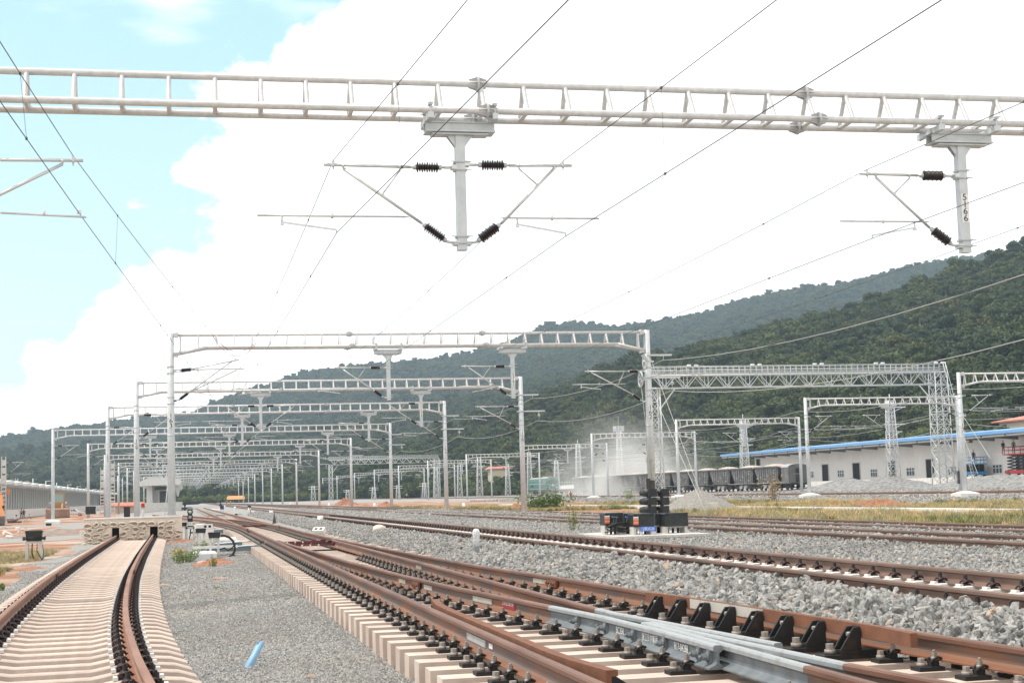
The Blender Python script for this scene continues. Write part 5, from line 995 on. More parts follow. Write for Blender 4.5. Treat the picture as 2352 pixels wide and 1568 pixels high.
# ---- equipment cluster with the 128DG sign
def cluster():
    Y = 36.2; A = lambda x, y, Yy=Y: atY(*cS(x, y), Yy); zt = float(atY(*cS(1400, 1290), 34.9)[2])
    a, b = atY(*cS(760, 1300), 34.9), atY(*cS(2175, 1270), 34.9); o = MB(); o.mm((a[0] - .3, 34.9, -.1), (b[0], 38.4, zt - .06)); o.mm((a[0] - .35, 34.85, zt - .06), (b[0] + .05, 38.5, zt)); tag(o.build('concrete_plinth', CONCG, None, ((a[0] + b[0]) / 2, 36, 0), ((a[0] + b[0]) / 2, 36, 0)), 'grey concrete plinth carrying the black signal boxes', 'plinth')
    def bx(label, x0, x1, ytop, ybot, Yf, d, sign=None, lab=False, valves=()):
        p, q = atY(*cS(x0, ytop), Yf), atY(*cS(x1, ybot), Yf); w, h = q[0] - p[0], p[2] - q[2]; cx = (p[0] + q[0]) / 2; hl = q[2] - zt
        t = thing('equipment_box', label, 'equipment box', (cx, Yf + d / 2, zt), 0, 'black signal boxes on the plinth'); z0 = hl
        MB().box((0, 0, z0 + h * .46), (w * .97, d, h * .92)).build('box', BLK, t); MB().box((0, 0, z0 + h * .95), (w * 1.03, d * 1.05, h * .1), 0, top=.96).build('lid', BLK, t)
        mb = MB()
        for s in (-.4, .4): mb.box((s * w, -d / 2 - .02, z0 + h * .9), (.03, .04, .05)); mb.box((s * w, -d / 2 - .01, z0 + h * .06), (.07, .02, .03))
        mb.build('latch', CLIPB, t); mb = MB()
        for s in (-1, 1): mb.box((s * w * .42, 0, hl / 2), (.07, d * .75, hl)); 
        mb.box((0, 0, hl - .02), (w * .84, d * .5, .04)); mb.build('concrete_foot', CONCG, t); mb = MB()
        for k in range(3): mb.tube((w * (-.25 + .22 * k), 0, hl), (w * (-.25 + .22 * k), .02, 0), .03, n=8)
        mb.build('cable_duct', CLIPB, t)
        if lab:
            lw, lh = .125, .19; lx = -w * .5 + .05; o = MB().box((lx, -d / 2 - .015, z0 + h * .48), (lw, .01, lh)).build('warning_label', [ORANGE], t); MB().box((lx, -d / 2 - .021, z0 + h * .48 + lh * .42), (lw, .006, lh * .18)).build('label_header', WHT, o)
            lettering('信号设备', o, (lx, -d / 2 - .022, z0 + h * .48 + .03), .034, WHT); lettering('注意保护', o, (lx, -d / 2 - .022, z0 + h * .48 - .045), .034, WHT)
        return t, w, h, z0, d
    bx('black box behind, at the left end of the plinth, with an orange warning label', 310, 640, 900, 1115, 36.5, .5, lab=True); bx('black box behind the coiled black cables', 655, 830, 905, 1120, 36.7, .45)
    t, w, h, z0, d = bx('front black box with an orange warning label, above the blue sign', 825, 1200, 915, 1140, 35.6, .5, lab=True); bx('narrow black box between the front box and the right end box', 1205, 1385, 910, 1115, 36.3, .5); bx('wide black box at the right end of the plinth', 1392, 1812, 900, 1128, 35.9, .55)
    p, q = atY(*cS(945, 1145), 35.3), atY(*cS(1230, 1220), 35.3); t = thing('name_sign', 'small blue sign reading 128DG in white letters', 'sign', ((p[0] + q[0]) / 2, 35.3, zt)); hh = (p[2] + q[2]) / 2 - zt; o = MB().box((0, 0, hh), (q[0] - p[0], .015, p[2] - q[2])).build('panel', BLUE, t); lettering('128DG', o, (-.05, -.012, hh), .105, WHT, sx=.85)
    mb = MB(); mb.path([(.12 + .03 * math.cos(a), -.012, hh + .03 * math.sin(a)) for a in np.linspace(0, 6.2832, 17)], .005, 4); mb.box((.12, -.012, hh), (.036, .006, .007)); mb.box((.12, -.012, hh), (.007, .007, .036)); mb.build('ring_mark', WHT, o)
    mb = MB()
    for s in (-.16, .16): mb.box((s, .03, hh / 2 - .02), (.06, .05, hh + .02))
    mb.build('concrete_foot', CONCG, t)
    t = thing('coiled_cables', 'loose coils of black cable with two blue taps before the left boxes', 'cables', tuple(A(560, 1200)) ); o0 = A(560, 1200); r = np.random.default_rng(4)
    mb = MB()
    for k in range(7):
        cx, cz, rx, rz_ = 560 + r.uniform(-60, 90), 1140 + r.uniform(-25, 35), r.uniform(150, 240), r.uniform(35, 75)
        mb.path([tuple(A(cx + rx * math.cos(a), cz + rz_ * math.sin(a) + 12 * math.sin(2 * a + k), 36.1 + .1 * math.sin(a + k)) - o0) for a in np.linspace(0, 5.6, 20)], .014, 6)
    for xx in (455, 500, 690, 735): mb.path([tuple(A(xx + 20, 985, 36.4) - o0), tuple(A(xx + 12, 1060, 36.2) - o0), tuple(A(xx - 20, 1110, 36.1) - o0)], .015, 6)
    mb.path([tuple(A(800, 1230) - o0), tuple(A(500, 1215) - o0), tuple(A(305, 1248) - o0)], .014, 6); mb.build('cable', CLIPB, t); mb = MB()
    for xx in (470, 705): mb.tube(A(xx - 35, 968, 36.35) - o0, A(xx + 20, 972, 36.35) - o0, .012, n=8); mb.box(A(xx + 50, 975, 36.35) - o0, (.04, .04, .03), 1)
    mb.build('tap', [mat('tap_blue', (.03, .25, .6), .4), BOLT], t)
    for k, (xc, top, lab) in enumerate(((1160, 460, 'left column of three square backed black signal lamps behind the boxes'), (1388, 455, 'right column of three square backed black signal lamps behind the boxes'))):
        Yf = 37.4; base = atY(*cS(xc, 905), Yf); t = thing('signal_lamp_column', lab, 'railway signal', (base[0], Yf, zt), 0, 'columns of black signal lamps')
        MB().tube((0, .22, 0), (0, .22, base[2] - zt + .6), .05, n=10).build('post', BLK, t)
        for i in range(3):
            c = atY(*cS(xc, top + 78 + 152 * i), Yf); z = c[2] - zt; x = c[0] - base[0]; w = .2; mb = MB(); mb.box((x, 0, z), (w * .95, .1, w * .98)); mb.box((x, -.06, z), (w * .88, .03, w * .9), 0, top=1.0)
            for s in (-1, 1):
                for e in (-.3, 0, .3): mb.box((x + s * w * .49, 0, z + e * w), (.02, .11, .02))
            o = mb.build('lamp_housing', BLK, t); mb = MB(); mb.lathe([(0, .095), (.16, .10), (.34, .075), (.34, .06), (.05, .06)], (x, .05, z), (x - .55, .8, z), 14); mb.build('hood', BLK, o); mb = MB(); mb.tube((x + w * .5, -.02, z - .03), (x + w * .5 + .035, -.02, z - .03), .013, n=6); mb.path([(x + w * .5 + .03, -.02, z - .03), (x + w * .5 + .035, -.02, z - .07)], .012, 5); mb.build('padlock', BOLT, o)
cluster()
# ---------------------------------------------------------------- lattice structures
LATT = mat('lattice_steel', (.58, .60, .61), .5, .3, (.66, .67, .67), 4)
def lattice(mb, x, y, z0, z1, w0, w1, r=.05, step=None, n=4):
    k = max(3, int((z1 - z0) / (step or w0 * 1.25))); P = lambda i, a, b: Vector((x + a * (w0 + (w1 - w0) * i / k) / 2, y + b * (w0 + (w1 - w0) * i / k) / 2, z0 + (z1 - z0) * i / k))
    cs = [(-1, -1), (1, -1), (1, 1), (-1, 1)]
    for c in cs: mb.tube(P(0, *c), P(k, *c), r, n=n)
    for i in range(k):
        for j in range(4):
            a, b = cs[j], cs[(j + 1) % 4]; mb.tube(P(i, *a), P(i + 1, *b), r * .6, n=3, caps=False); mb.tube(P(i, *b), P(i + 1, *a), r * .6, n=3, caps=False); mb.tube(P(i + 1, *a), P(i + 1, *b), r * .6, n=3, caps=False)
def walkway_gantry(label, y, xl, xr, ztop, detail=True):
    org = ((xl + xr) / 2, y, 0); t = thing('lattice_gantry', label, 'lattice gantry', org, 0, 'lattice gantries over the far yard'); zr, zd, zb = ztop, ztop - 1.05, ztop - 2.5; w = .65
    mb = MB(); 
    for x, e in ((xl, 1.05), (xr, 1.6)): o = MB(); lattice(o, x, y, 0.1, zb if x == xl else zd, e * 1.25, e, .075, 1.5); o.build('tower', LATT, t, org)
    for dy in (-w, w): mb.tube((xl - .5, y + dy, zd), (xr + .5, y + dy, zd), .08, n=6); mb.tube((xl - .5, y + dy, zb), (xr + .5, y + dy, zb), .07, n=6)
    k = int((xr - xl) / 2.45); st = (xr - xl) / k
    for i in range(k):
        for dy in (-w, w):
            a = xl + i * st; mb.tube((a, y + dy, zd), (a + st / 2, y + dy, zb), .05, n=4, caps=False); mb.tube((a + st / 2, y + dy, zb), (a + st, y + dy, zd), .05, n=4, caps=False); mb.tube((a + st / 2, y + dy, zb), (a + st / 2, y + dy, zd), .045, n=4, caps=False)
        mb.tube((xl + i * st, y - w, zd), (xl + i * st + st / 2, y + w, zb), .05, n=4, caps=False); mb.tube((xl + i * st + st / 2, y - w, zb), (xl + i * st + st / 2, y + w, zb), .04, n=4, caps=False)
    mb.beam((xl + 2.6, y, zb), (xl + .5, y, zb - 2.6), .12, .12); mb.beam((xr - 2.6, y, zb), (xr - .7, y, zb - 2.2), .12, .12); mb.build('truss', LATT, t, org)
    mb = MB()
    for dy in (-w - .15, w + .15):
        for z in (zr, zr - .4, zr - .7): mb.tube((xl - .5, y + dy, z), (xr + .6, y + dy, z), .03, n=4)
        for x in np.arange(xl - .5, xr + .7, .72): mb.tube((x, y + dy, zd), (x, y + dy, zr), .03, n=4)
    mb.build('walkway_railing', LATT, t, org); MB().mm((xl - .5, y - w, zd + .1), (xr + .6, y + w, zd + .16)).build('walkway', LATT, t, org)
    if detail:
        for x in np.arange(xl + 4.2, xr, 7.9):
            for dx in (0, .9): MB().box((x + dx, y - w, zr + .14), (.45, .3, .16), 0, top=.8).build('floodlight', WHT, t, org)
        mb = MB(); a, b = Vector((xr + .9, y, zd - .6)), Vector((xr + 4.2, y, .6))
        for e in (-.3, .3): mb.tube(a + Vector((0, e, 1.9)), b + Vector((0, e, 0)), .05, n=4)
        for i in range(34): p = a + (b - a) * i / 34; mb.tube(p + Vector((0, -.3, 0)), p + Vector((0, .3, 0)), .03, n=4, caps=False)
        for i in range(3, 30, 3): p = a + (b - a) * i / 34; mb.path([p + Vector((.0, -.35, 0)), p + Vector((.55, -.3, .3)), p + Vector((.55, .3, .3)), p + Vector((0, .35, 0))], .03, 4)
        mb.build('ladder', LATT, t, org)
walkway_gantry('huge lattice gantry with a railed walkway and floodlights, in front of the wooded hill', 171, 53.9, 90.2, float(atY(1520, 843, 171)[2]))
walkway_gantry('smaller looking lattice gantry with a walkway, far down the yard', 500, 46.5, 81.5, float(atY(900, 1046, 500)[2]), False)
mastsP = [((1690, 620), c3), ((970, 480), c4), ((540, 800), c3), ((390, 925), c3), ((200, 862), c3), ((50, 950), c3), ((825, 705), c3)]
mnames = ['lattice mast before the left end of the warehouse roof', 'lattice mast before the middle of the warehouse wall', 'lattice mast behind the dusty wagons, left of the dust cloud', 'short lattice mast just right of the locomotive', 'lattice mast behind the locomotive', 'lattice mast right of the red roofed hut', 'lattice mast with a square platform top, rising from the dust cloud']
for (p, c), lab in zip(mastsP, mnames):
    X = 94.0; q = atX(*c(*p), X); t = thing('lattice_mast', lab, 'lattice mast', (X, q[1], .3), 0, 'lattice masts beyond the coal train'); h = float(q[2]) - .3; mb = MB(); lattice(mb, 0, 0, -.4, h * .93, 1.55, .75, .07, 1.15); mb.tube((0, 0, h * .9), (0, 0, h), .06, n=4); mb.build('tower', LATT, t)
    mb = MB()
    if 'platform' in lab: lattice(mb, 0, 0, h - 1.2, h, 1.9, 1.9, .07, 1.2); mb.tube((0, 0, h), (0, 0, h + 2.2), .03, n=4); mb.build('platform', LATT, t)
    else:
        for z, w in ((h * .86, 2.2), (h * .68, 1.9), (h * .60, 1.4)): mb.box((.5, 0, z), (w * 1.6, .14, .14)); mb.beam((0, 0, z - .8), (w * .9, 0, z), .08, .08)
        mb.build('crossarm', LATT, t); mb = MB()
        for z, w in ((h * .86, 2.2), (h * .68, 1.9)): mb.lathe([(0.05 * i, .05 if i % 2 else .11) for i in range(16)], (w * 1.2, 0, z), (w * 1.2, 0, z - 1), 6)
        mb.build('insulator', PORC, t)
for k, (u, v, v2, Y) in enumerate(((1000 + 970 * .51, 1270, 1350, 420), (1000 + 1160 * .51, 1255, 1350, 440), (1000 + 1365 * .51, 1235, 1330, 400), (1000 + 765 * .51, 1290, 1360, 470), (1000 + 1640 * .51, 1090, 1290, 385), (1000 + 1795 * .51, 1040, 1310, 330), (1000 + 1455 * .51, 1110, 1330, 360), (1000 + 495 * .51, 1260, 1390, 420))):
    a, b = atY(u * .57422, (1300 + v * .51) * .57422, Y), atY(u * .57422, (1300 + v2 * .51) * .57422, Y); z0 = .2; mb = MB(); org = (a[0], Y, z0); t = thing('lattice_mast', ['short', 'slim', 'grey', 'small', 'tall', 'tallest', 'plain', 'distant'][k] + ' lattice mast standing before the dark trees of the far yard, ' + ['sixth from the left', 'fifth from the left', 'fourth from the right', 'second from the left', 'third from the right', 'rightmost', 'third from the left', 'leftmost'][k], 'lattice mast', org, 0, 'lattice masts before the dark trees'); lattice(mb, a[0], Y, z0, a[2], 1.3, .7, .06, 1.3); mb.build('tower', LATT, t, org)
    mb = MB()
    for f in (.95, .8): mb.box((a[0], Y, z0 + (a[2] - z0) * f), (2.6, .12, .12))
    mb.build('crossarm', LATT, t, org)
# ---------------------------------------------------------------- warehouse and huts
def wx(u, v, X): return atX(u, v, X)
WALLP = mat('white_wall_panel', (.84, .81, .78), .7, 0, (.87, .84, .81), .6); PANEL = mat('pale_vent_panel', (.82, .78, .75), .7); RAFT = mat('grey_rafter', (.20, .20, .20), .7); ROOFB = mat('blue_roof_sheet', (.13, .32, .62), .45, 0, (.15, .36, .66), 2)
def warehouse():
    Xe, Xw = 102.0, 107.5; ze = 7.05; ya, yb = 282.5, 128.0; zf = 1.62; org = (Xw, 205, zf)
    t = thing('warehouse', 'long white warehouse with a blue roof edge and deep overhanging eaves', 'warehouse', org)
    # solid wall; doorways are dark sheets standing in for the shade inside
    doors = [(504, 550, 972, 1048), (717, 771, 962, 1060), (968, 1017, 945, 1050), (1228, 1290, 936, 1052)]; wins = [(407, 447, 1020, 1062), (612, 658, 1012, 1057), (842, 890, 1004, 1055), (1092, 1150, 994, 1047), (1380, 1440, 985, 1039), (1692, 1762, 972, 1031)]
    vents = [(250, 287, 955, 1000), (330, 368, 925, 960), (400, 440, 900, 950), (497, 548, 892, 950), (606, 655, 886, 945), (712, 766, 878, 940), (833, 885, 870, 935), (1087, 1140, 852, 920), (1218, 1275, 845, 915), (1370, 1425, 835, 905), (1682, 1755, 810, 888)]
    ops = []
    for lst, kind in ((doors, 'door'), (wins, 'window'), (vents, 'vent')):
        for a, b, c, d in lst:
            p, q = wx(*c4(a, c), Xw), wx(*c4(b, d), Xw); ops.append((kind, p[1], q[1], max(zf, float(q[2])) if kind == 'window' else (zf if kind == 'door' else float(q[2])), min(ze - .9, float(p[2]))))
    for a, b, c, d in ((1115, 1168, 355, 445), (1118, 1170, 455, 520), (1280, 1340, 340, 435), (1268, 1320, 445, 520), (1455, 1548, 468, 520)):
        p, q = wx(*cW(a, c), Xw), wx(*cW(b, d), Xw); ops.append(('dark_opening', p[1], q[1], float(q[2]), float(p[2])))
    mb = MB(); mb.mm((Xw, yb, zf - .2), (Xw + 12, ya - 4, ze - .35)); y = yb
    while y < ya - 5: mb.mm((Xw - .02, y, zf), (Xw, y + .05, ze - .5)); y += 1.1
    mb.build('wall', WALLP, t, org)
    for kind, y1, y0, z0, z1 in ops:
        y0, y1 = min(y0, y1), max(y0, y1)
        if kind == 'vent': MB().mm((Xw - .05, y0, z0), (Xw - .003, y1, z1)).build('vent_panel', PANEL, t, org)
        elif kind == 'window':
            o = MB().mm((Xw - .04, y0, z0), (Xw - .015, y1, z1)).build('window', GLASS, t, org); mb = MB()
            for yy in np.linspace(y0, y1, 4): mb.mm((Xw - .10, yy - .05, z0), (Xw - .02, yy + .05, z1))
            for zz in (z0, z0 + (z1 - z0) * .64, z1): mb.mm((Xw - .095, y0, zz - .05), (Xw - .02, y1, zz + .05))
            mb.build('frame', WHT, o, org)
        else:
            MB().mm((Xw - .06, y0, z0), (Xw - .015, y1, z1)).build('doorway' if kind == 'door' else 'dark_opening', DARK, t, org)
            mb = MB(); mb.mm((Xw - .12, y0 - .14, z0), (Xw - .02, y0, z1 + .1)); mb.mm((Xw - .12, y1, z0), (Xw - .02, y1 + .14, z1 + .1)); mb.mm((Xw - .12, y0, z1), (Xw - .02, y1, z1 + .1)); mb.build('door_frame', CONCG, t, org)
    mb = MB(); mb.prism([(Xe, ze - .10), (Xe, ze + .30), (Xw + 12, ze + 1.5), (Xw + 12, ze + 1.2)], yb, ya, 'Y'); mb.build('roof', ROOFB, t, org)
    MB().mm((Xe + .25, yb, ze - .42), (Xe + .45, ya, ze - .22)).build('gutter', CONCG, t, org); mb = MB(); y = yb + 1
    while y < ya: mb.prism([(Xe + .3, ze - .35), (Xe + .3, ze - .13), (Xw, ze + .1), (Xw, ze - .75)], y - .15, y + .15, 'Y'); mb.mm((Xe + .15, y - .12, ze - .5), (Xe + .5, y + .12, ze - .1)); y += 6
    mb.build('rafter', RAFT, t, org)
    MB().mm((Xe + .3, yb, ze - .14), (Xw, ya, ze - .10)).build('soffit', mat('grey_soffit', (.33, .33, .34), .8), t, org)
    o = thing('platform', 'white loading platform below the warehouse wall', 'loading platform', (103.5, 200, 0)); MB().mm((-1.0, -72, -.3), (12, 80, zf)).build('deck', CONCW, o); mb = MB()
    for y in np.arange(-70, 80, 4): mb.mm((-1.02, y, -.3), (-1.0, y + .05, zf))
    mb.build('joint', CONCG, o)
warehouse()
def hut(label, x, y, z, w, d, h, roofm, wallm, over=.5, dark=None):
    t = thing('hut', label, 'hut', (x, y, z)); MB().mm((-w / 2, -d / 2, -.5), (w / 2, d / 2, h)).build('wall', wallm, t); mb = MB(); a, b = w / 2 + over, d / 2 + over; mb.add([(-a, -b, h), (a, -b, h), (a, b, h), (-a, b, h), (-a * .75, -b * .6, h + .7), (a * .75, -b * .6, h + .7), (a * .75, b * .6, h + .7), (-a * .75, b * .6, h + .7)], [(0, 1, 5, 4), (1, 2, 6, 5), (2, 3, 7, 6), (3, 0, 4, 7), (4, 5, 6, 7), (3, 2, 1, 0)]); mb.mm((-a, -b, h - .22), (a, b, h - .003)); mb.build('roof', roofm, t)
    if dark: MB().mm((dark[0], -d / 2 - .06, 0), (dark[1], -d / 2 - .01, 2.1)).build('door', DARK, t)
    return t
CORAL = mat('coral_roof', (.52, .17, .12), .7, 0, (.58, .24, .18), 3); CREAM = mat('cream_wall', (.62, .52, .38), .8, 0, (.66, .57, .44), 2)
a, b = atY(*cK(1080, 1128), 490), atY(*cK(1250, 1128), 490); hut('small cream hut with a coral roof at the foot of the wooded hill', (a[0] + b[0]) / 2, 490, float(a[2]), b[0] - a[0] - 1.6, 6, 8.2, CORAL, CREAM, .8, (-(b[0] - a[0]) * .36, -(b[0] - a[0]) * .26))
q = atX(*c4(1720, 745), 140); hut('cream building with a coral roof behind the warehouse, right edge', 146, float(q[1]) - 24, float(q[2]) - 6.5, 12, 46, 8.3, CORAL, CREAM, 1.0)
t = thing('boundary_wall', 'long low white wall with a railing beside the cream hut', 'wall', (112, 470, .2)); MB().mm((-4, -130, -.5), (-3.6, 170, 2.6)).build('wall', CONCW, t); mb = MB()
for y in np.arange(-130, 170, 3.0): mb.mm((-3.85, y, 2.6), (-3.75, y + .08, 3.5))
mb.mm((-3.85, -130, 3.42), (-3.75, 170, 3.5)); mb.build('railing', STEEL, t)
STONEH = mat('heap_stone', (.15, .15, .148), .95, 0, (.30, .30, .295), 2.2, .9, 8)
for lab, px, w, d, h in (('grey ballast heap before the left doors of the warehouse', (640, 1140), 17, 9, 3.9), ('grey ballast heap before the middle doors of the warehouse', (930, 1140), 15, 9, 4.0), ('grey ballast heap at the right picture edge below the scissor lifts', (1700, 1150), 24, 9, 3.6), ('low grey ballast heap right of the last wagon', (420, 1140), 14, 8, 1.7)):
    p = atX(*c4(*px), 88); heap('ballast_heap', lab, 'ballast heap', (89, p[1], .15), 6.5, w * .62, h * .44, STONEH, len(lab), .3, (46, 14), .05)
for k, (px, py, w, h) in enumerate(((115, 434, 235, 58), (560, 424, 120, 20), (905, 442, 180, 40), (1540, 446, 140, 36), (690, 428, 90, 14), (2270, 480, 190, 55), (320, 442, 220, 16))):
    u, v = (1200 + px * .38265) * .57422, (1850 + py * .38265) * .57422; g = atX(u, v, 25.5); g[1] = np.clip(g[1], 75, 250); s_m = PXM(g) * .22; heap('earth_mound', 'red earth mound beyond the main pole row, ' + ['largest of all, under the far lattice gantry', 'second from the left', 'in the middle, left of the white kerb', 'just left of the pole numbered 158', 'third from the left, small', 'rightmost, by the dark green bush', 'low one right of the largest'][k], 'earth mound', (g[0], g[1], zgs(g[0], g[1]) - .05), w * .5 * s_m, 2.0, h * s_m * 1.15, EARTH, 20 + k, .5, (30, 9), .2)
heap('earth_mound', 'red earth mound in the dry grass strip at right', 'earth mound', onground(*c8(1000, 165)), 2.3, 1.2, .42, EARTH, 33, .5, (26, 9), .25)
mb = MB(); P = [tuple(atY(*c7(x, y), Y)) for x, y, Y in ()]
def kerb():
    pts = [(31.2, 52), (31.2, 75), (31.2, 100), (31.2, 128), (31.2, 150)]; mb = MB()
    for (x0, y0), (x1, y1) in zip(pts[:-1], pts[1:]):
        for e in (-.42, .42): mb.beam((x0 + e, y0, -.0), (x1 + e, y1, -.0), .16, .34)
    mb.beam((31.2, 52, -.1), (31.2, 150, -.1), .7, .1); tag(mb.build('concrete_channel', CONCW, None, (31.2, 90, 0), (31.2, 90, 0)), 'long white concrete drain channel between the red earth and the dry grass', 'channel')
kerb()
# ---------------------------------------------------------------- trains
COAL = mat('dusty_wagon_black', (.095, .095, .096), .75, 0, (.18, .18, .177), 1.2); COALD = mat('wagon_underframe', (.022, .022, .022), .8, 0, (.05, .045, .04), 2); GRIT = mat('pale_stone_load', (.42, .36, .32), .95, 0, (.50, .45, .41), 2, .6, 9); DUSTY = mat('dust_covered_rim', (.38, .37, .36), .9); MARK = mat('faded_white_lettering', (.33, .33, .33), .8)
def wagon_meshes():
    L, H, w = 9.3, 2.95, 1.5; z0 = 1.15; body = MB()
    a0, a1 = -L / 2 + 1.75, L / 2 - .35          # along local Y, the open hopper end towards +Y
    for s in (-1, 1):
        body.prism([(-L / 2 + .05, z0 + .2), (-L / 2 + .05, H + .55), (L / 2 - .05, H + .55), (L / 2 - .05, H + .2), (L / 2 - 1.6, z0), (-L / 2 + .3, z0)], s * w - .04, s * w + .04, 'X')
        for y in np.linspace(-L / 2 + .5, L / 2 - 2.0, 9): body.box((s * (w + .07), y, (z0 + H + .5) / 2), (.12, .13, H + .4 - z0))
        body.mm((s * (w + .12) - .06, -L / 2, H + .45), (s * (w + .12) + .06, L / 2, H + .6))
    for e in (-1, 1): body.prism([(e * (L / 2 - .05), H + .5), (e * (L / 2 - .12), H + .5), (e * (L / 2 - 2.0), z0), (e * (L / 2 - 1.9), z0)], -w, w, 'X')
    rim = MB()
    for s in (-1, 1): rim.mm((s * w - .1, -L / 2, H + .6), (s * w + .1, L / 2, H + .66)); rim.mm((-w, s * L / 2 - .1, H + .6), (w, s * L / 2 + .1, H + .66))
    load = MB(); V = []; nx, ny = 9, 14
    for j in range(ny + 1):
        for i in range(nx + 1):
            x, y = -w + .08 + (2 * w - .16) * i / nx, -L / 2 + .1 + (L - .2) * j / ny; V.append((x, y, H + .35 + .62 * (1 - (x / w) ** 2) ** .8 * max(0, math.sin(math.pi * j / ny)) ** .6 + .05 * math.sin(x * 5 + y * 3)))
    load.add(V, [(j * (nx + 1) + i, j * (nx + 1) + i + 1, (j + 1) * (nx + 1) + i + 1, (j + 1) * (nx + 1) + i) for j in range(ny) for i in range(nx)], 0, True)
    fr = MB(); fr.mm((-1.25, -L / 2 - .35, .85), (1.25, L / 2 + .35, 1.1)); fr.mm((-.25, -L / 2 - .8, .78), (.25, -L / 2 - .3, 1.0)); fr.mm((-.25, L / 2 + .3, .78), (.25, L / 2 + .8, 1.0))
    for e in (-1, 1):
        for x in (-1.2, 1.2): fr.path([(x, e * (L / 2 + .2), 1.1), (x, e * (L / 2 + .2), 1.9), (x * .3, e * (L / 2 + .2), 1.9)], .03, 4)
    bog = MB()
    for dy in (-.85, .85):
        for s in (-1, 1): bog.lathe([(0, .42), (.1, .42), (.1, .1)], (s * .72, dy, .42), (s * .72 + s, dy, .42), 14)
        bog.tube((-.75, dy, .42), (.75, dy, .42), .08, n=6)
    for s in (-1, 1): bog.prism([(-1.4, .5), (-1.0, .75), (1.0, .75), (1.4, .5), (.5, .28), (-.5, .28)], s * 1.0 - .08, s * 1.0 + .08, 'X')
    ch = MB()
    for dy in (-.95, .95): ch.add([(-1.3, dy - .8, .9), (1.3, dy - .8, .9), (1.3, dy + .8, .9), (-1.3, dy + .8, .9), (-1.5, dy - .35, .32), (1.5, dy - .35, .32), (1.5, dy + .35, .32), (-1.5, dy + .35, .32)], [(0, 1, 5, 4), (1, 2, 6, 5), (2, 3, 7, 6), (3, 0, 4, 7), (4, 5, 6, 7)])
    mk = MB(); r = np.random.default_rng(2)
    for y, z in ((-3.4, 3.0), (-3.4, 2.6), (-3.2, 1.6), (2.0, 2.0), (-.6, 2.2), (.3, 1.7)): mk.box((-w - .06 - .09, y, z), (.01, .5 + .3 * r.random(), .11))
    return [('body', body.mesh('body', [COAL])), ('rim', rim.mesh('rim', [DUSTY])), ('load', load.mesh('load', [GRIT])), ('underframe', fr.mesh('underframe', [COALD])), ('chute', ch.mesh('chute', [mat('worn_chute', (.28, .27, .26), .7, .1)])), ('marking', mk.mesh('marking', [MARK]))], bog.mesh('bogie', [COALD])
WPARTS, BOG = wagon_meshes(); XG, ZG = 86.05, .42
wl_ = ['nearest black hopper wagon, next to the ribbed end van', 'second black hopper wagon from the ribbed end van', 'third black hopper wagon from the ribbed end van, heaped with pale stone', 'fourth hopper wagon from the ribbed end van', 'fifth hopper wagon from the ribbed end van, partly greyed by dust', 'hopper wagon right behind the pole numbered 162', 'seventh hopper wagon, just right of the thickest dust', 'eighth hopper wagon, in the thickest dust', 'ninth hopper wagon, veiled by dust', 'tenth hopper wagon, veiled by thin dust', 'hopper wagon in the thin dust, next but one to the flat wagon', 'last hopper wagon, coupled to the low flat wagon']
for i in range(12):
    y = 214.6 + i * 10.15; t = thing('hopper_wagon', wl_[i], 'hopper wagon', (XG, y, ZG), 0, 'loaded hopper wagons of the coal train')
    for nm, me in WPARTS: put(nm, me, t)
    for dy in (-3.2, 3.2): put('bogie', BOG, t, (0, dy, 0))
def end_van():
    t = thing('end_van', 'short dark van with arched roof and ribbed end wall ending the coal train', 'van', (XG, 207.4, ZG)); L = 2.6; w = 1.5; arc = [(-w, 1.0)] + [(w * math.sin(a), 3.55 + .5 * (math.cos(a * .95) - .6)) for a in np.linspace(-1.57, 1.57, 11)] + [(w, 1.0)]
    MB().prism(arc, -L / 2, L / 2, 'Y').build('body', COAL, t); mb = MB(); top = [(w * 1.03 * math.sin(a), 3.6 + .52 * (math.cos(a * .95) - .6)) for a in np.linspace(-1.57, 1.57, 11)]; mb.prism(top + [(x, z - .07) for x, z in top[::-1]], -L / 2 - .08, L / 2 + .08, 'Y'); mb.build('roof', DUSTY, t); mb = MB()
    for z in np.arange(1.3, 3.4, .27):
        for s in (-1, 1): mb.box((s * .92, -L / 2 - .04, z), (1.0, .1, .12), 0)
    mb.build('end_rib', mat('worn_rib', (.16, .16, .155), .7), t); MB().box((-.05, -L / 2 - .03, 2.15), (.72, .06, 2.0)).build('door', COALD, t); mb = MB(); mb.box((.0, -L / 2 - .1, 2.35), (1.6, .05, .06), 0); mb.box((.25, -L / 2 - .08, 1.75), (.10, .03, .3), 0); mb.build('grab_rail', MARK, t)
    mb = MB(); mb.mm((-1.3, -L / 2 - .1, .75), (1.3, L / 2, 1.05)); mb.mm((-.2, -L / 2 - .5, .7), (.2, -L / 2, .95)); mb.build('underframe', COALD, t); put('bogie', BOG, t, (0, .1, 0))
end_van()
GREENL = mat('locomotive_green', (.035, .105, .085), .5, 0, (.05, .13, .105), 2); TEAL = mat('teal_stripe', (.20, .50, .45), .5)
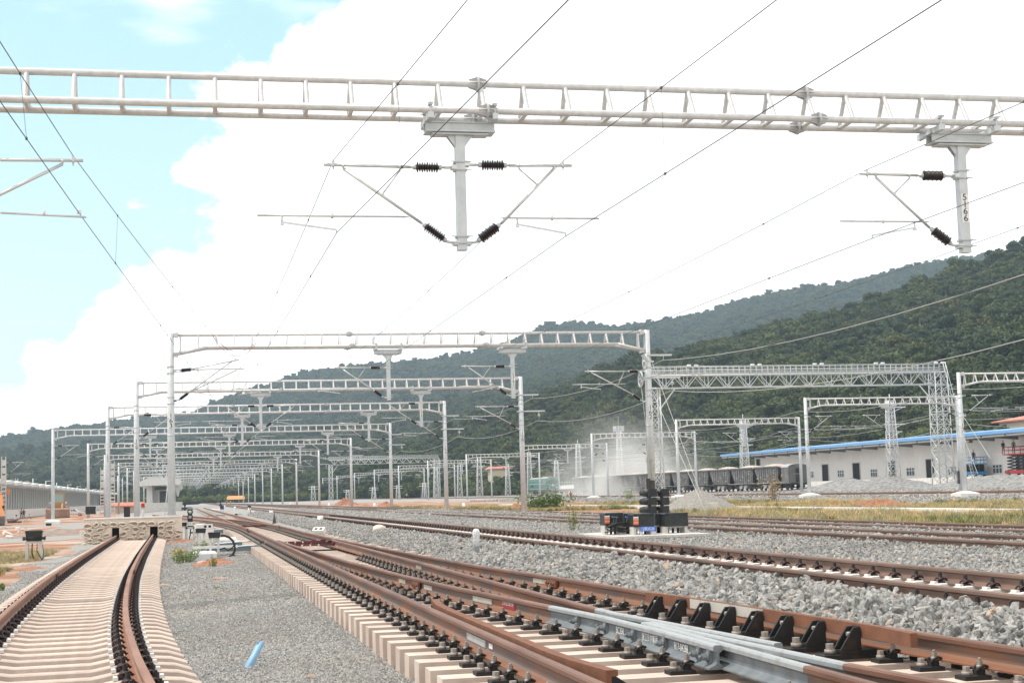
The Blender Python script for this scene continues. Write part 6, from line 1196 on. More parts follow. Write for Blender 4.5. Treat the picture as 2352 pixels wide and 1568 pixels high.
def loco():
    y0 = 356.0; t = thing('diesel_locomotive', 'dark green diesel locomotive with a pale teal stripe, standing in thin dust', 'locomotive', (XG, y0 + 10, ZG)); w = 1.6; L = 20; f = -L / 2
    sec = [(-w, 1.2), (-w, 3.2), (-w * .82, 3.85), (-w * .4, 4.15), (w * .4, 4.15), (w * .82, 3.85), (w, 3.2), (w, 1.2)]
    mb = MB(); mb.prism(sec, f + 1.1, L / 2, 'Y'); V = []
    for y, k, zs in ((f + 1.1, 1, 1), (f + .5, .97, .96), (f, .86, .78)): V += [(x * k, y, 1.2 + (z - 1.2) * zs) for x, z in sec]
    n = 8; mb.add(V, [(i * n + k, i * n + (k + 1) % n, (i + 1) * n + (k + 1) % n, (i + 1) * n + k) for i in range(2) for k in range(n)] + [list(range(2 * n, 3 * n))], 0); mb.build('body', GREENL, t)
    mb = MB(); mb.prism([(-w * .84, 3.86), (-w * .4, 4.2), (w * .4, 4.2), (w * .84, 3.86)], f + .9, L / 2, 'Y'); mb.mm((-.5, f + 3, 4.15), (.5, f + 8, 4.4)); mb.lathe([(0, .22), (.25, .22), (.25, .1)], (0, f + .7, 3.95), (0, f - .5, 3.95), 12); mb.build('roof', mat('grey_loco_roof', (.33, .32, .30), .7), t)
    for s in (-1, 1): MB().add([(s * .12, f + .18, 2.75), (s * 1.18, f + .36, 2.75), (s * 1.05, f + .62, 3.5), (s * .12, f + .45, 3.55)], [(0, 1, 2, 3)]).build('windscreen', mat('pale_glass', (.34, .38, .40), .1, spec=.8), t)
    for y in (f + 1.6, f + 3.0): MB().box((-w - .012, y, 3.0), (.02, .9, .7)).build('side_window', mat('pale_glass', (.34, .38, .40), .1), t)
    mb = MB()
    for s in (-1, 1): mb.beam((0, f - .03, 1.95), (s * w * .84, f - .03, 2.55), .03, .13); mb.box((s * (w + .01), 0, 2.62), (.02, L - 2.2, .13)); mb.box((s * (w + .01), 0, 1.35), (.02, L - 2.2, .08))
    mb.box((0, f - .02, 1.3), (w * 1.6, .03, .08)); mb.build('stripe', TEAL, t); mb = MB(); mb.lathe([(0, .2), (.03, .2), (.03, .1)], (0, f - .02, 2.3), (0, f - 1, 2.3), 14); mb.build('round_badge', WHT, t)
    mb = MB()
    for s in (-.9, .9): mb.lathe([(0, .12), (.04, .12)], (s, f + .02, 1.7), (s, f - 1, 1.7), 10)
    mb.build('headlight', WHT, t); mb = MB(); mb.mm((-w, f - .2, .75), (w, L / 2, 1.2)); mb.mm((-w * .9, f - .35, .35), (w * .9, f - .1, .8)); mb.mm((-1.3, -3, .4), (1.3, 3, 1.0)); mb.build('underframe', COALD, t)
    for dy in (-6.2, -4.6, 4.6, 6.2): put('bogie', BOG, t, (0, dy, 0))
    fl = thing('flat_wagon', 'empty low flat wagon between the locomotive and the hopper wagons', 'flat wagon', (XG, 345, ZG)); mb = MB(); mb.mm((-1.45, -8, 1.0), (1.45, 8.5, 1.2)); 
    for s in (-1, 1): mb.prism([(-8, 1.2), (8.5, 1.2), (8.5, .95), (4, .6), (-4, .6), (-8, .95)], s * 1.3 - .05, s * 1.3 + .05, 'X')
    mb.build('deck', COALD, fl)
    for dy in (-5.5, 5.5): put('bogie', BOG, fl, (0, dy, 0))
loco()
# ---------------------------------------------------------------- left side: platforms, station canopy, masts, machines
CANW = mat('canopy_grey_white', (.56, .57, .56), .7, 0, (.62, .62, .61), 2)
def platform_canopy():
    t = thing('platform_building', 'long pale platform building with a folded canopy roof on the left', 'platform building', (-34, 420, -.5)); x0, x1 = -34.0, -31.0; ya, yb = 200, 690
    MB().mm((-46, ya, -1), (-29.5, yb, .75)).build('platform', CONCW, t, (-34, 420, -.5)); MB().mm((-47, ya, .75), (-37, yb, 5.2)).build('wall', mat('shade_darkened_wall', (.08, .085, .085), .8), t, (-34, 420, -.5))  # wall colour darkened to deepen the shade between the pilasters
    mb = MB()
    for y in np.arange(ya, yb, 5.0): mb.mm((-37.0, y, .75), (-35.6, y + 1.9, 5.2))
    mb.build('pilaster', WHT, t, (-34, 420, -.5)); mb = MB(); k = 0
    for y in np.arange(ya, yb, 15.0):
        mb.add([(-28.6, y, 5.35), (-28.6, y + 14.6, 5.75), (-47, y + 14.6, 6.9), (-47, y, 6.5), (-28.6, y, 4.9), (-28.6, y + 14.6, 5.2), (-47, y + 14.6, 5.3), (-47, y, 5.3)], [(0, 1, 2, 3), (0, 4, 5, 1), (0, 3, 7, 4), (1, 5, 6, 2), (4, 7, 6, 5)])
    mb.build('canopy_roof', mat('canopy_white', (.66, .67, .66), .6, 0, (.60, .61, .60), 1), t, (-34, 420, -.5)); mb = MB()
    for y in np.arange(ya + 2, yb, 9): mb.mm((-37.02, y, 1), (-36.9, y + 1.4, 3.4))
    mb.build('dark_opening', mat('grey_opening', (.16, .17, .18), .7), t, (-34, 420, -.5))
platform_canopy()
t = thing('temple_roof_building', 'dark red gabled roof with white trim behind the platform canopy, left edge', 'building', (-44, 300, 0)); REDR = mat('dark_red_gable', (.20, .02, .035), .7)
MB().prism([(-8, 5.5), (8.5, 5.5), (6.2, 9.4), (-8, 9.4)], -4, 8, 'Y').build('gable', REDR, t); mb = MB(); mb.prism([(6.2, 9.3), (8.3, 5.4), (8.8, 5.4), (6.7, 9.6)], -4.4, -3.9, 'Y'); mb.prism([(-8, 9.3), (6.4, 9.3), (6.4, 11), (5.4, 10.6), (4.9, 10), (-8, 10)], -4.4, 8.4, 'Y'); mb.prism([(5.2, 10), (6.4, 9.6), (7.0, 12.2), (6.2, 12.0)], -4.5, -3.8, 'Y'); mb.build('roof_trim', WHT, t); MB().mm((-8, -3.5, 0), (8, 8, 5.5)).build('wall', CREAM, t)
def station_canopy():
    Y = 285.0; A = lambda x, y, Yy=Y: atY(*c1(x, y), Yy); a, b = A(968, 1115), A(1262, 1090); o = (float(a[0]), Y, 0); t = thing('station_canopy', 'pale station canopy on a broad slab pier behind the pole numbered 163', 'station building', o)
    P = [A(968, 1092), A(1035, 1062), A(1215, 1062), A(1268, 1082), A(1250, 1112), A(1035, 1117), A(968, 1120)]; MB().prism([(p[0] - o[0], p[2]) for p in P], 0, 160, 'Y').build('roof', CANW, t)
    p, q = A(1018, 1116), A(1060, 1242); MB().mm((p[0] - o[0], 3, -1), (q[0] - o[0], 6, p[2])).build('pier', CANW, t); MB().mm((p[0] - o[0] + .3, 6, -1), (A(1100, 1200)[0] - o[0], 150, p[2])).build('wall', CANW, t)
    p, q = A(1075, 1125), A(1215, 1145); MB().mm((p[0] - o[0], 1.2, q[2]), (q[0] - o[0], 1.6, p[2])).build('sign_board', BLK, t); p, q = A(1215, 1112), A(1262, 1112); r = A(1232, 1190); MB().prism([(p[0] - o[0], p[2]), (q[0] - o[0], p[2]), (r[0] + .3 - o[0], r[2]), (r[0] - o[0], r[2])], 4, 8, 'Y').build('raking_strut', CANW, t)
    p, q = A(1100, 1150), A(1225, 1235); MB().mm((p[0] - o[0], 20, q[2]), (q[0] - o[0], 20.4, p[2])).build('dark_recess_sheet', mat('grey_opening', (.16, .17, .18), .7), t)  # dark sheet standing in for the shaded recess beside the pier
    p, q = A(960, 1240), A(1262, 1262); MB().mm((p[0] - o[0], -3, -1), (q[0] - o[0], 160, p[2])).build('platform', CONCG, t)
station_canopy()
def holed_mast(label, u, v0, v1, H=9.0, cants=1, up=True):
    d = 3500 * H / (v1 - v0); ry = ray(u, v1); p = CP + ry * (d / F); p[2] = p[2]; t = thing('concrete_mast', label, 'concrete mast', (p[0], p[1], p[2]), 0, 'concrete masts with round holes'); mb = MB(); w0, w1, dy = .43, .33, .14
    for s in (-1, 1): mb.add([(s * w0, -dy, -.5), (s * (w0 - .13), -dy, -.5), (s * (w0 - .13), dy, -.5), (s * w0, dy, -.5), (s * w1, -dy, H), (s * (w1 - .11), -dy, H), (s * (w1 - .11), dy, H), (s * w1, dy, H)], [(0, 1, 5, 4), (1, 2, 6, 5), (2, 3, 7, 6), (3, 0, 4, 7), (4, 5, 6, 7)])
    z = -.4; k = 0
    while z < H:
        hw = .30 if z < H * .62 else 0; hh = .62 if z < H * .62 else 1.1; f = min(1, max(0, z / H)); wi = w0 + (w1 - w0) * f - .1
        mb.box((0, 0, z + .06), (2 * wi, dy * 1.9, .26 if z < H * .62 else .85))
        if z < H * .62:
            for sx_ in (-1, 1):
                for sz in (0, 1): mb.prism([(sx_ * wi, z + (.19 if not sz else .62)), (sx_ * (wi - .13), z + (.19 if not sz else .62)), (sx_ * wi, z + (.33 if not sz else .48))], -dy * .9, dy * .9, 'Y')
        z += hh
    mb.build('mast', CONCG, t)
    for i in range(cants): cantilever(t, .4, 1, 0, 'A', lod=1, zt=H - .9 - i * 1.2, zl=H - 2.6 - i * 1.2) if H > 8.9 else None
    if cants: pass
    return t
holed_mast('concrete mast with round holes at the very left edge', 8, 1048, 1192); holed_mast('shorter looking holed concrete mast near the platform, second from the left edge', 38, 1098, 1184); holed_mast('holed concrete mast just left of the fourth portal pole', 235, 1073, 1181); holed_mast('holed concrete mast partly behind the fourth portal pole', 259, 1058, 1180)
STL = STEEL
for k, (x, y0, y1, arm) in enumerate(((458, 395, 830, 0), (638, 428, 810, 1), (790, 452, 640, 0), (945, 480, 790, 1), (1076, 503, 790, 1), (1193, 525, 780, 1), (1297, 543, 780, 1), (1365, 556, 780, 1), (1642, 360, 830, 2), (1708, 385, 790, 2))):
    u, v0 = cL(x, y0); v1 = cL(x, y1)[1]; H = 8.5; d = 3500 * H / max(50, (v1 - v0) if k != 2 else 60); p = CP + ray(u, v0 + 3500 * H / d) * (d / F); t = thing('lamp_post' if arm == 1 else 'steel_mast', ['plain steel mast before the platform, left of the wheel loader', 'lamp post before the platform, just left of the wheel loader', 'steel mast hidden behind the fifth portal pole', 'lamp post right of the wheel loader', 'lamp post above the white pickup, second right of the wheel loader', 'lamp post third right of the wheel loader', 'lamp post fourth right of the wheel loader', 'lamp post fifth right of the wheel loader', 'steel mast right of the fourth portal pole, taller of two', 'steel mast right of the fourth portal pole, next to the taller one'][k], 'lamp post' if arm == 1 else 'mast', tuple(p), 0, 'posts along the platform')
    MB().tube((0, 0, -.5), (0, 0, H), .17, .12, 8).build('post', STEEL, t)
    if arm == 1: MB().box((.75, 0, H - .05), (1.4, .3, .14)).build('lamp_head', CANW, t)
    else: cantilever(t, -.12 if k in (0, 2) else .12, -1 if k in (0, 2) else 1, 0, 'A', lod=2, zt=7.0, zl=5.6)
def at_px(c, x, y): return onground(*c(x, y))
def figure(v0, v1, p): return (v1 - v0) * PXM(p)
YEL = mat('dusty_yellow_paint', (.50, .27, .05), .6, 0, (.40, .22, .11), 3); CLAY = mat('clay_dusted_steel', (.34, .22, .16), .85, 0, (.24, .16, .12), 2); TYRE = mat('dusty_tyre', (.10, .075, .06), .9, 0, (.24, .14, .09), 3)
def loader():
    p = at_px(cL, 810, 944); p = p + np.array([0, 0, 0]); s = PXM(p) * .1648 * 320 / 3.0; t = thing('wheel_loader', 'dusty yellow wheel loader with its wide bucket facing the camera', 'wheel loader', tuple(p)); t.scale = (s, s, s); t.rotation_euler = (0, 0, .06)
    MB().prism([(-2.6, .1), (-1.7, .0), (-1.6, .05), (-2.35, .3), (-2.5, 1.0), (-2.2, 1.25), (-2.3, 1.3), (-2.75, 1.0)], -1.5, 1.5, 'X').build('bucket', CLAY, t); MB().mm((-1.5, -2.78, .12), (1.5, -2.7, 1.12)).build('bucket_plate', CLAY, t)
    mb = MB()
    for e in (-.55, .55): mb.beam((e, -2.2, 1.0), (e * .9, .2, 1.7), .2, .34); mb.beam((e, -2.2, .6), (e, -1.5, 1.9), .14, .2)
    mb.build('lift_arm', mat('pale_clay_paint', (.50, .34, .24), .8), t); MB().mm((-.8, -.3, .75), (.8, 3.2, 1.85)).build('body', YEL, t); mb = MB(); mb.mm((-.75, 1.4, 1.85), (.75, 3.3, 2.3)); mb.mm((-1.35, -.2, 1.35), (-.8, .9, 1.5)); mb.mm((.8, -.2, 1.35), (1.35, .9, 1.5)); mb.build('hood', CLAY, t)
    o = MB().mm((-.72, .05, 1.85), (.72, 1.4, 3.2)).build('cab', mat('cab_glass', (.26, .36, .34), .12, spec=.8), t); mb = MB()
    for x in (-.74, .74):
        for y in (.04, 1.4): mb.box((x, y, 2.5), (.11, .11, 1.45))
    mb.mm((-.8, .0, 1.8), (.8, .06, 2.05)); mb.build('frame', YEL, o); MB().mm((-.85, -.1, 3.2), (.85, 1.5, 3.36)).build('roof', YEL, t)
    for x in (-1.12, 1.12):
        for y in (-.9, 2.2): w = MB().lathe([(0, .45), (.0, .72), (.12, .8), (.42, .8), (.54, .72), (.54, .45)], (x - .27, y, .78), (x + 1, y, .78), 18); wo = w.build('wheel', TYRE, t); MB().lathe([(0, .42), (.1, .3), (.5, .3), (.58, .42)], (x - .29, y, .78), (x + 1, y, .78), 12).build('rim', YEL, wo)
    for x in (-1.0, 1.0): MB().box((x, -.2, 2.0), (.22, .12, .2)).build('headlight', WHT, t)
loader()
def pickup():
    p = at_px(cL, 1040, 915); s = PXM(p) * .1648 * 245 / 4.3; t = thing('pickup_truck', 'white double cab pickup splashed with red mud, half hidden behind the wheel loader', 'pickup truck', (p[0] - .2, p[1], p[2])); t.scale = (s, s, s); t.rotation_euler = (0, 0, -.05); w = .88; WP = mat('white_car_paint', (.72, .72, .72), .25, 0, (.66, .65, .63), 2); MUD = mat('mud_spatter', (.50, .36, .27), .8, 0, (.58, .46, .38), 6)
    body = [(-2.6, .55), (-2.6, 1.12), (-.75, 1.12), (-.6, 1.15), (1.15, 1.12), (2.3, .98), (2.55, .8), (2.58, .5), (2.3, .42), (-2.4, .42)]; MB().prism(body, -w, w, 'Y').build('body', WP, t)
    MB().prism([(-2.5, .3), (-2.5, .62), (2.5, .6), (2.5, .3)], -w - .015, w + .015, 'Y').build('sill', MUD, t); MB().add([(x, y * k, z) for y in (-w, w) for x, z, k in ((-.8, 1.1, 1), (-.55, 1.72, .84), (.45, 1.74, .84), (1.2, 1.1, 1))], [(0, 1, 2, 3), (4, 7, 6, 5), (0, 4, 5, 1), (1, 5, 6, 2), (2, 6, 7, 3)]).build('cabin', WP, t)
    mb = MB()
    for a, b, c, d in (((-.62, 1.16), (-.45, 1.64), (-.08, 1.66), (-.08, 1.16)), ((.0, 1.16), (.0, 1.66), (.4, 1.66), (.95, 1.16))):
        f = lambda q: (q[0], -w * (1 - .16 * (q[1] - 1.1) / .63) - .012, q[1]); mb.add([f(a), f(b), f(c), f(d)], [(0, 1, 2, 3)])
    mb.build('side_window', mat('tinted_glass', (.07, .08, .10), .08, spec=.8), t)
    for x in (-1.55, 1.6):
        for y in (-w, w): wo = MB().lathe([(-.12, .2), (-.12, .37), (.12, .37), (.12, .2)], (x, y, .37), (x, y + 1, .37), 16).build('wheel', TYRE, t); MB().lathe([(-.13, .21), (-.14, .05)], (x, y, .37), (x, y + 1, .37), 10).build('rim', CAPG, wo)
    MB().box((2.5, -.6, .82), (.12, .3, .14)).build('headlight', CAPG, t); MB().box((-2.6, -.7, .9), (.04, .14, .25)).build('tail_light', REDM, t); MB().box((.9, -w - .1, 1.15), (.1, .2, .15)).build('wing_mirror', WP, t)
pickup()
def excavator():
    p = at_px(cL, 25, 1060); s = PXM(p) * .1648; t = thing('excavator', 'orange excavator cut off by the left edge, its ribbed bucket resting on the ground', 'excavator', tuple(p)); S_ = lambda v: v * s
    MB().prism([(-.3, .05), (.35, .05), (.45, .5), (.2, 1.05), (-.35, 1.05), (-.45, .4)], S_(-110), S_(38), 'X').build('bucket', mat('dark_bucket', (.11, .10, .10), .7, 0, (.20, .15, .12), 4), t); mb = MB()
    for x in np.linspace(S_(-100), S_(35), 9): mb.box((x, -.44, .42), (.035, .04, .7))
    mb.build('bucket_rib', mat('dark_bucket', (.11, .10, .10)), t); ORG = mat('orange_machine_paint', (.58, .19, .03), .5, 0, (.48, .20, .08), 3)
    mb = MB(); mb.beam((S_(5), .1, S_(95)), (S_(-60), 2.5, S_(420)), .35, .5); mb.beam((S_(-60), 2.5, S_(420)), (S_(-220), 6.5, S_(460)), .4, .6); mb.mm((S_(-10), 5.4, S_(440)), (S_(24), 5.9, S_(520))); mb.build('arm', ORG, t); mb = MB(); mb.mm((-4.2, 5.5, 1.2), (-1.2, 10, 3.0)); mb.build('body', ORG, t); MB().mm((-2.2, 5.4, 1.2), (-1.1, 7, 3.4)).build('cab', GLASS, t); mb = MB()
    for x in (-3.9, -1.6): mb.prism([(5.2, .0), (4.9, .4), (5.2, .9), (10, .9), (10.3, .4), (10, 0)], x - .3, x + .3, 'X')
    mb.build('track', TYRE, t); MB().mm((S_(-8), .9, S_(205)), (S_(16), 1.3, S_(290))).build('linkage', CLIPB, t)
excavator()
# people, one skinned body per pose; small in the picture
def body_mesh(pose):
    J = {'stand': [(0, 0, .95), (0, .0, 1.2), (0, .01, 1.42), (0, .0, 1.52), (0, -.02, 1.66), (.1, 0, .9), (.11, -.01, .5), (.11, .02, .08), (.12, -.1, .04), (-.1, 0, .9), (-.13, .03, .5), (-.14, .06, .08), (-.14, -.06, .04), (.2, 0, 1.4), (.26, .02, 1.12), (.25, -.1, .88), (-.2, 0, 1.4), (-.26, .02, 1.12), (-.22, -.14, .92)],
         'sit': [(0, .1, .32), (0, .1, .55), (0, .04, .78), (0, .0, .88), (0, -.05, 1.0), (.1, .05, .3), (.14, -.3, .5), (.13, -.42, .1), (.13, -.52, .05), (-.1, .05, .3), (-.15, -.28, .52), (-.14, -.4, .1), (-.14, -.5, .05), (.2, .04, .76), (.27, -.1, .52), (.2, -.3, .45), (-.2, .04, .76), (-.27, -.1, .52), (-.18, -.3, .45)],
         'bend': [(0, .1, .92), (.1, -.02, 1.1), (.22, -.1, 1.2), (.28, -.14, 1.24), (.38, -.2, 1.28), (.08, .1, .88), (.1, .04, .48), (.12, .06, .08), (.13, -.06, .04), (-.1, .1, .88), (-.16, .04, .48), (-.2, .1, .08), (-.2, -.02, .04), (.3, -.2, 1.12), (.34, -.34, .86), (.4, -.44, .66), (.12, -.22, 1.12), (.16, -.38, .86), (.3, -.48, .68)]}[pose]
    E_ = [(0, 1), (1, 2), (2, 3), (3, 4), (0, 5), (5, 6), (6, 7), (7, 8), (0, 9), (9, 10), (10, 11), (11, 12), (2, 13), (13, 14), (14, 15), (2, 16), (16, 17), (17, 18)]
    R = [.15, .14, .15, .06, .105, .10, .07, .05, .045, .10, .07, .05, .045, .07, .05, .04, .07, .05, .04]
    me = bpy.data.meshes.new('body'); me.from_pydata(J, E_, []); o = bpy.data.objects.new('body', me); COL.objects.link(o); sk = o.modifiers.new('skin', 'SKIN'); lay = me.skin_vertices[0] if me.skin_vertices else None
    if lay is None:
        import bmesh
        bm = bmesh.new(); bm.from_mesh(me); bm.verts.layers.skin.verify(); bm.to_mesh(me); bm.free(); lay = me.skin_vertices[0]
    for v, r in zip(lay.data, R): v.radius = (r, r * .8)
    lay.data[0].use_root = True; o.modifiers.new('sub', 'SUBSURF').levels = 1; o.modifiers['sub'].render_levels = 1
    out = bpy.data.meshes.new_from_object(o.evaluated_get(bpy.context.evaluated_depsgraph_get())); bpy.data.objects.remove(o)
    Jv = np.array(J); cls = {0: 0, 1: 1, 2: 1, 3: 2, 4: 2, 13: 1, 14: 1, 15: 2, 16: 1, 17: 1, 18: 2}
    out.materials.clear()
    for _ in range(3): out.materials.append(None)
    for p in out.polygons:
        k = int(np.argmin(((Jv - np.array(p.center)) ** 2).sum(1))); p.material_index = cls.get(k, 0); p.use_smooth = True
    return out, np.array(J[4])
SKIN = mat('skin', (.33, .20, .14), .6)
_pm = {}
def person(label, c, x, y, h, pose, shirt, trousers, hat=None, hatcol=None, rz=0, vest=None):
    if pose not in _pm: _pm[pose] = body_mesh(pose)
    me, hd = _pm[pose]; p = onground(*c(x, y)); full = {'stand': 1.74, 'sit': 1.12, 'bend': 1.36}[pose]; s = h * PXM(p) / full; t = thing('person', label, 'person', tuple(p), rz); t.scale = (s, s, s); o = put('body', me, t)
    for i, m in enumerate((trousers, shirt, SKIN)): o.material_slots[i].link = 'OBJECT'; o.material_slots[i].material = m
    mb = MB(); mb.blob((hd[0], hd[1] + .015, hd[2] + .035), (.10, .115, .10), 0, 10, 6, .05, 1); mb.build('hair', CLIPB, t)
    if hat == 'straw': MB().lathe([(0, .26), (.03, .16), (.06, .12), (.16, .05), (.17, .001)], (hd[0], hd[1], hd[2] + .05), (hd[0], hd[1], hd[2] + 1), 16).build('hat', hatcol, t)
    elif hat: MB().lathe([(0, .15), (.02, .125), (.08, .12), (.13, .07), (.14, .001)], (hd[0], hd[1], hd[2] + .04), (hd[0], hd[1], hd[2] + 1), 12).build('hat', hatcol, t)
cl = lambda n, c: mat(n, c, .9, 0, tuple(q * .8 for q in c), 9)
NAVY, PINK, WHTC, BLKC, REDC, GRNC, ORGC, YELC, GRYC = cl('navy_cloth', (.03, .035, .06)), cl('pink_cloth', (.58, .36, .31)), cl('white_cloth', (.62, .63, .66)), cl('black_cloth', (.02, .02, .022)), cl('red_cloth', (.52, .06, .05)), cl('olive_cloth', (.09, .11, .08)), cl('orange_cloth', (.75, .17, .05)), cl('yellow_cloth', (.62, .42, .08)), cl('grey_cloth', (.22, .22, .24))
k_ = crop(1200, 1850, .38265)
person('person in a pink shirt and black trousers standing with their back to the platform', cL, 298, 955, 24, 'stand', PINK, BLKC); person('person in black standing close behind the one in the pink shirt', cL, 332, 955, 22, 'stand', BLKC, BLKC)
person('person in a white shirt and dark cap sitting on black pipes at left', cL, 225, 1005, 17, 'sit', WHTC, BLKC, 'cap', BLKC, .5); person('person in a white shirt crouching right of the pair by the platform', cL, 405, 958, 12, 'sit', WHTC, GRYC, rz=1.2)
person('worker in a straw hat and red and white vest standing on the far stone bank', cA, 720, 790, 22, 'stand', REDC, GRNC, 'straw', mat('straw', (.62, .43, .15), .9), .3)
person('bending worker in a pale top beside the far red earth bank', k_, 1105, 372, 10, 'bend', PINK, NAVY, 'cap', WHTC); person('worker in a green top next to the bending worker', k_, 1135, 370, 8.5, 'bend', GRNC, NAVY, 'cap', YELC, 3.1)
person('worker in an orange vest seen between far poles', k_, 422, 383, 7, 'stand', ORGC, NAVY, 'cap', YELC); person('worker in dark clothes left of the orange vest', k_, 352, 398, 6.5, 'stand', NAVY, NAVY); person('crouching worker in an orange top on the far track', k_, 715, 378, 5, 'sit', ORGC, NAVY, 'cap', WHTC)
person('worker in dark blue with an orange cap by the far small signal', cM, 750, 178, 9, 'stand', NAVY, NAVY, 'cap', ORGC); person('worker in a yellow top left of the far red earth bank', cM, 972, 168, 9.5, 'stand', YELC, NAVY); person('worker in a white top beside the one in yellow', cM, 1040, 172, 9.5, 'stand', WHTC, GRYC, 'cap', REDC)
person('worker in a yellow helmet far behind the white pickup', cL, 1137, 822, 8, 'stand', NAVY, NAVY, 'cap', YELC); person('worker in grey far behind the white pickup', cL, 1096, 818, 8, 'stand', GRYC, GRYC)
# small left side items
BP = mat('black_plastic_pipe', (.05, .048, .047), .6, 0, (.12, .10, .09), 5)
q = at_px(cL, 160, 1015); s = PXM(q) * .1648; tag(MB().tube((-50 * s, 0, 25 * s), (60 * s, .5, 25 * s), 22 * s, n=14).build('drain_pipe', BP, None, (0, 0, 0), tuple(q)), 'fat black drain pipe the sitting person rests on', 'pipe'); q = at_px(cL, 280, 1012); tag(MB().tube((-.3, 0, 14 * s), (18 * s, -.2, 14 * s), 14 * s, n=14).build('drain_pipe', BP, None, (0, 0, 0), tuple(q)), 'short black pipe end right of the fat drain pipe', 'pipe')
q = at_px(cL, 358, 1010); tag(MB().path([(20 * s * math.cos(a), 0, 24 * s + 22 * s * math.sin(a)) for a in np.linspace(0, 6.2832, 21)], 4 * s, 6).build('pipe_ring', mat('grey_ring', (.3, .29, .28), .7), None, (0, 0, 0), tuple(q)), 'grey pipe ring standing on edge near the sitting people', 'ring')
q = at_px(cL, 900, 1190); heap('gravel_bank', 'dark grey gravel bank sloping down left of the stone wall', 'gravel bank', q + np.array([-.3, 1.0, 0]), 2.9, 2.6, .42, mat('dark_gravel', (.20, .175, .16), .95, 0, (.32, .23, .19), 3, .7, 14), 71, .25, (40, 14), .05)
q = at_px(cL, 678, 1050); s = PXM(q) * .1648; mb = MB(); mb.box((0, 0, 16 * s), (70 * s, .4, 32 * s), 0, top=1.1); mb.box((0, 0, 33 * s), (80 * s, .5, 6 * s)); tag(mb.build('black_tub', BLK, None, (0, 0, 0), tuple(q)), 'low black tub on the ground before the fifth portal pole', 'tub')
q = np.array([atY(*cL(1265, 885), 71.8)[0], 71.8, 0]); z0 = atY(*cL(1265, 890), 71.8)[2]; z1 = atY(*cL(1265, 782), 71.8)[2]; mb = MB(); w = .22; t = thing('cabinet', 'dark square cabinet standing on hollow blocks behind the left end of the wall', 'cabinet', (q[0], 71.8, float(z0))); MB().mm((-w, -.15, 0), (w, .2, float(z1 - z0))).build('body', BLK, t); MB().mm((w, -.1, .03), (w + .03, .18, float(z1 - z0) - .03)).build('side_panel', GREYP, t)
block('second hollow block beside the one under the dark cabinet', (float(q[0]) + .15, 71.6, -.15), .05, 0, False, 1.9)
p = atY(*c50(612, 330), 69.5); s = PXM(p) * .1953; t = thing('black_bin', 'black lidded bin behind the wall between two portal poles', 'bin', (p[0], 69.5, p[2] - .3)); MB().box((0, 0, .3 + 30 * s), (66 * s, .3, 60 * s + .3), 0, top=1.1).build('bin', BLK, t); MB().box((0, 0, .45 + 62 * s), (80 * s, .36, 10 * s)).build('lid', BLK, t)
p = atY(*c50(800, 325), 76); s = PXM(p) * .1953; t = thing('survey_tripod', 'surveying instrument on an orange and white tripod behind the wall', 'tripod', (p[0], 76, p[2])); mb = MB(); top = (0, 0, 95 * s)
for x, y in ((-26 * s, -.1), (24 * s, -.1), (4 * s, .25)): mb.tube((x, y, -.2), top, .022, n=5)
mb.build('leg', CONCW, t); mb = MB(); mb.tube((0, 0, 92 * s), (0, 0, 105 * s), .09, n=8); mb.build('head', ORGC, t); mb = MB(); mb.box((0, 0, 117 * s), (.16, .14, .2)); mb.tube((-.02, -.12, 118 * s), (-.02, .12, 118 * s), .05, n=8); mb.build('instrument', REDC, t)
p = atY(*c50(1050, 300), 74); t = thing('thin_mast', 'slender pale mast standing left of the pole numbered 163', 'mast', (p[0], 74, -.3)); h = atY(*cR(2085, 700), 74)[2] + .3; mb = MB()
for e in (-.08, .08): mb.tube((e, 0, 0), (e * .6 + .28, 0, h), .022, n=5)
for i in range(26): z = h * i / 26; mb.tube((-.08 + .3 * z / h, 0, z), (.08 + .26 * z / h, 0, z), .012, n=4)
mb.build('mast', STEEL, t)
r = np.random.default_rng(8); SLB = mat('pale_broken_concrete', (.56, .47, .41), .9, 0, (.64, .56, .50), 4, .2, 20)
for k, (x, y, w, h, lab) in enumerate(((100, 1175, 250, 60, 'big curved pale slab leaning at the left edge'), (250, 1100, 110, 30, 'upper broken slab of the pale rubble at left'), (330, 1110, 90, 26, 'right upper broken slab of the pale rubble at left'), (260, 1150, 60, 50, 'grey block standing in the pale rubble'), (130, 1225, 130, 28, 'low broken slab under the big curved slab'), (250, 1215, 90, 22, 'thin broken slab lowest in the pale rubble'), (60, 1090, 80, 24, 'broken slab at the top left of the pale rubble'), (380, 1140, 60, 20, 'small broken slab at the right of the pale rubble'))):
    q = at_px(cL, x, y + h * .3); s = PXM(q) * .1648; mb = MB(); n = 7; P = [(w * s * .5 * r.uniform(.8, 1.1) * math.cos(a), w * s * .3 * r.uniform(.8, 1.1) * math.sin(a)) for a in np.linspace(0, 6.28, n, endpoint=False)]; mb.prism(P, -.05, .14, 'Z'); o = mb.build('broken_slab', SLB, None, (0, 0, 0), (q[0], q[1], q[2] + h * s * .35)); o.rotation_euler = (r.uniform(.15, .55), r.uniform(-.25, .25), r.uniform(0, 6)); tag(o, lab, 'broken slab', 'pale rubble heap')
for k, (x, y, w, h) in enumerate(((95, 1490, 180, 30), (260, 1475, 120, 30), (330, 1500, 100, 24))):
    heap('earth_heap', ['long low heap of red clods at the left edge', 'small heap of red clods left of the wire wound box', 'heap of red clods at the foot of the wire wound box'][k], 'earth heap', at_px(cL, x, y), w * PXM(at_px(cL, x, y)) * .0824, .5, h * PXM(at_px(cL, x, y)) * .165, mat('pinkish_clods', (.42, .22, .15), .95, 0, (.56, .44, .36), 6, .6, 14), 50 + k, .4, (22, 8), .3)
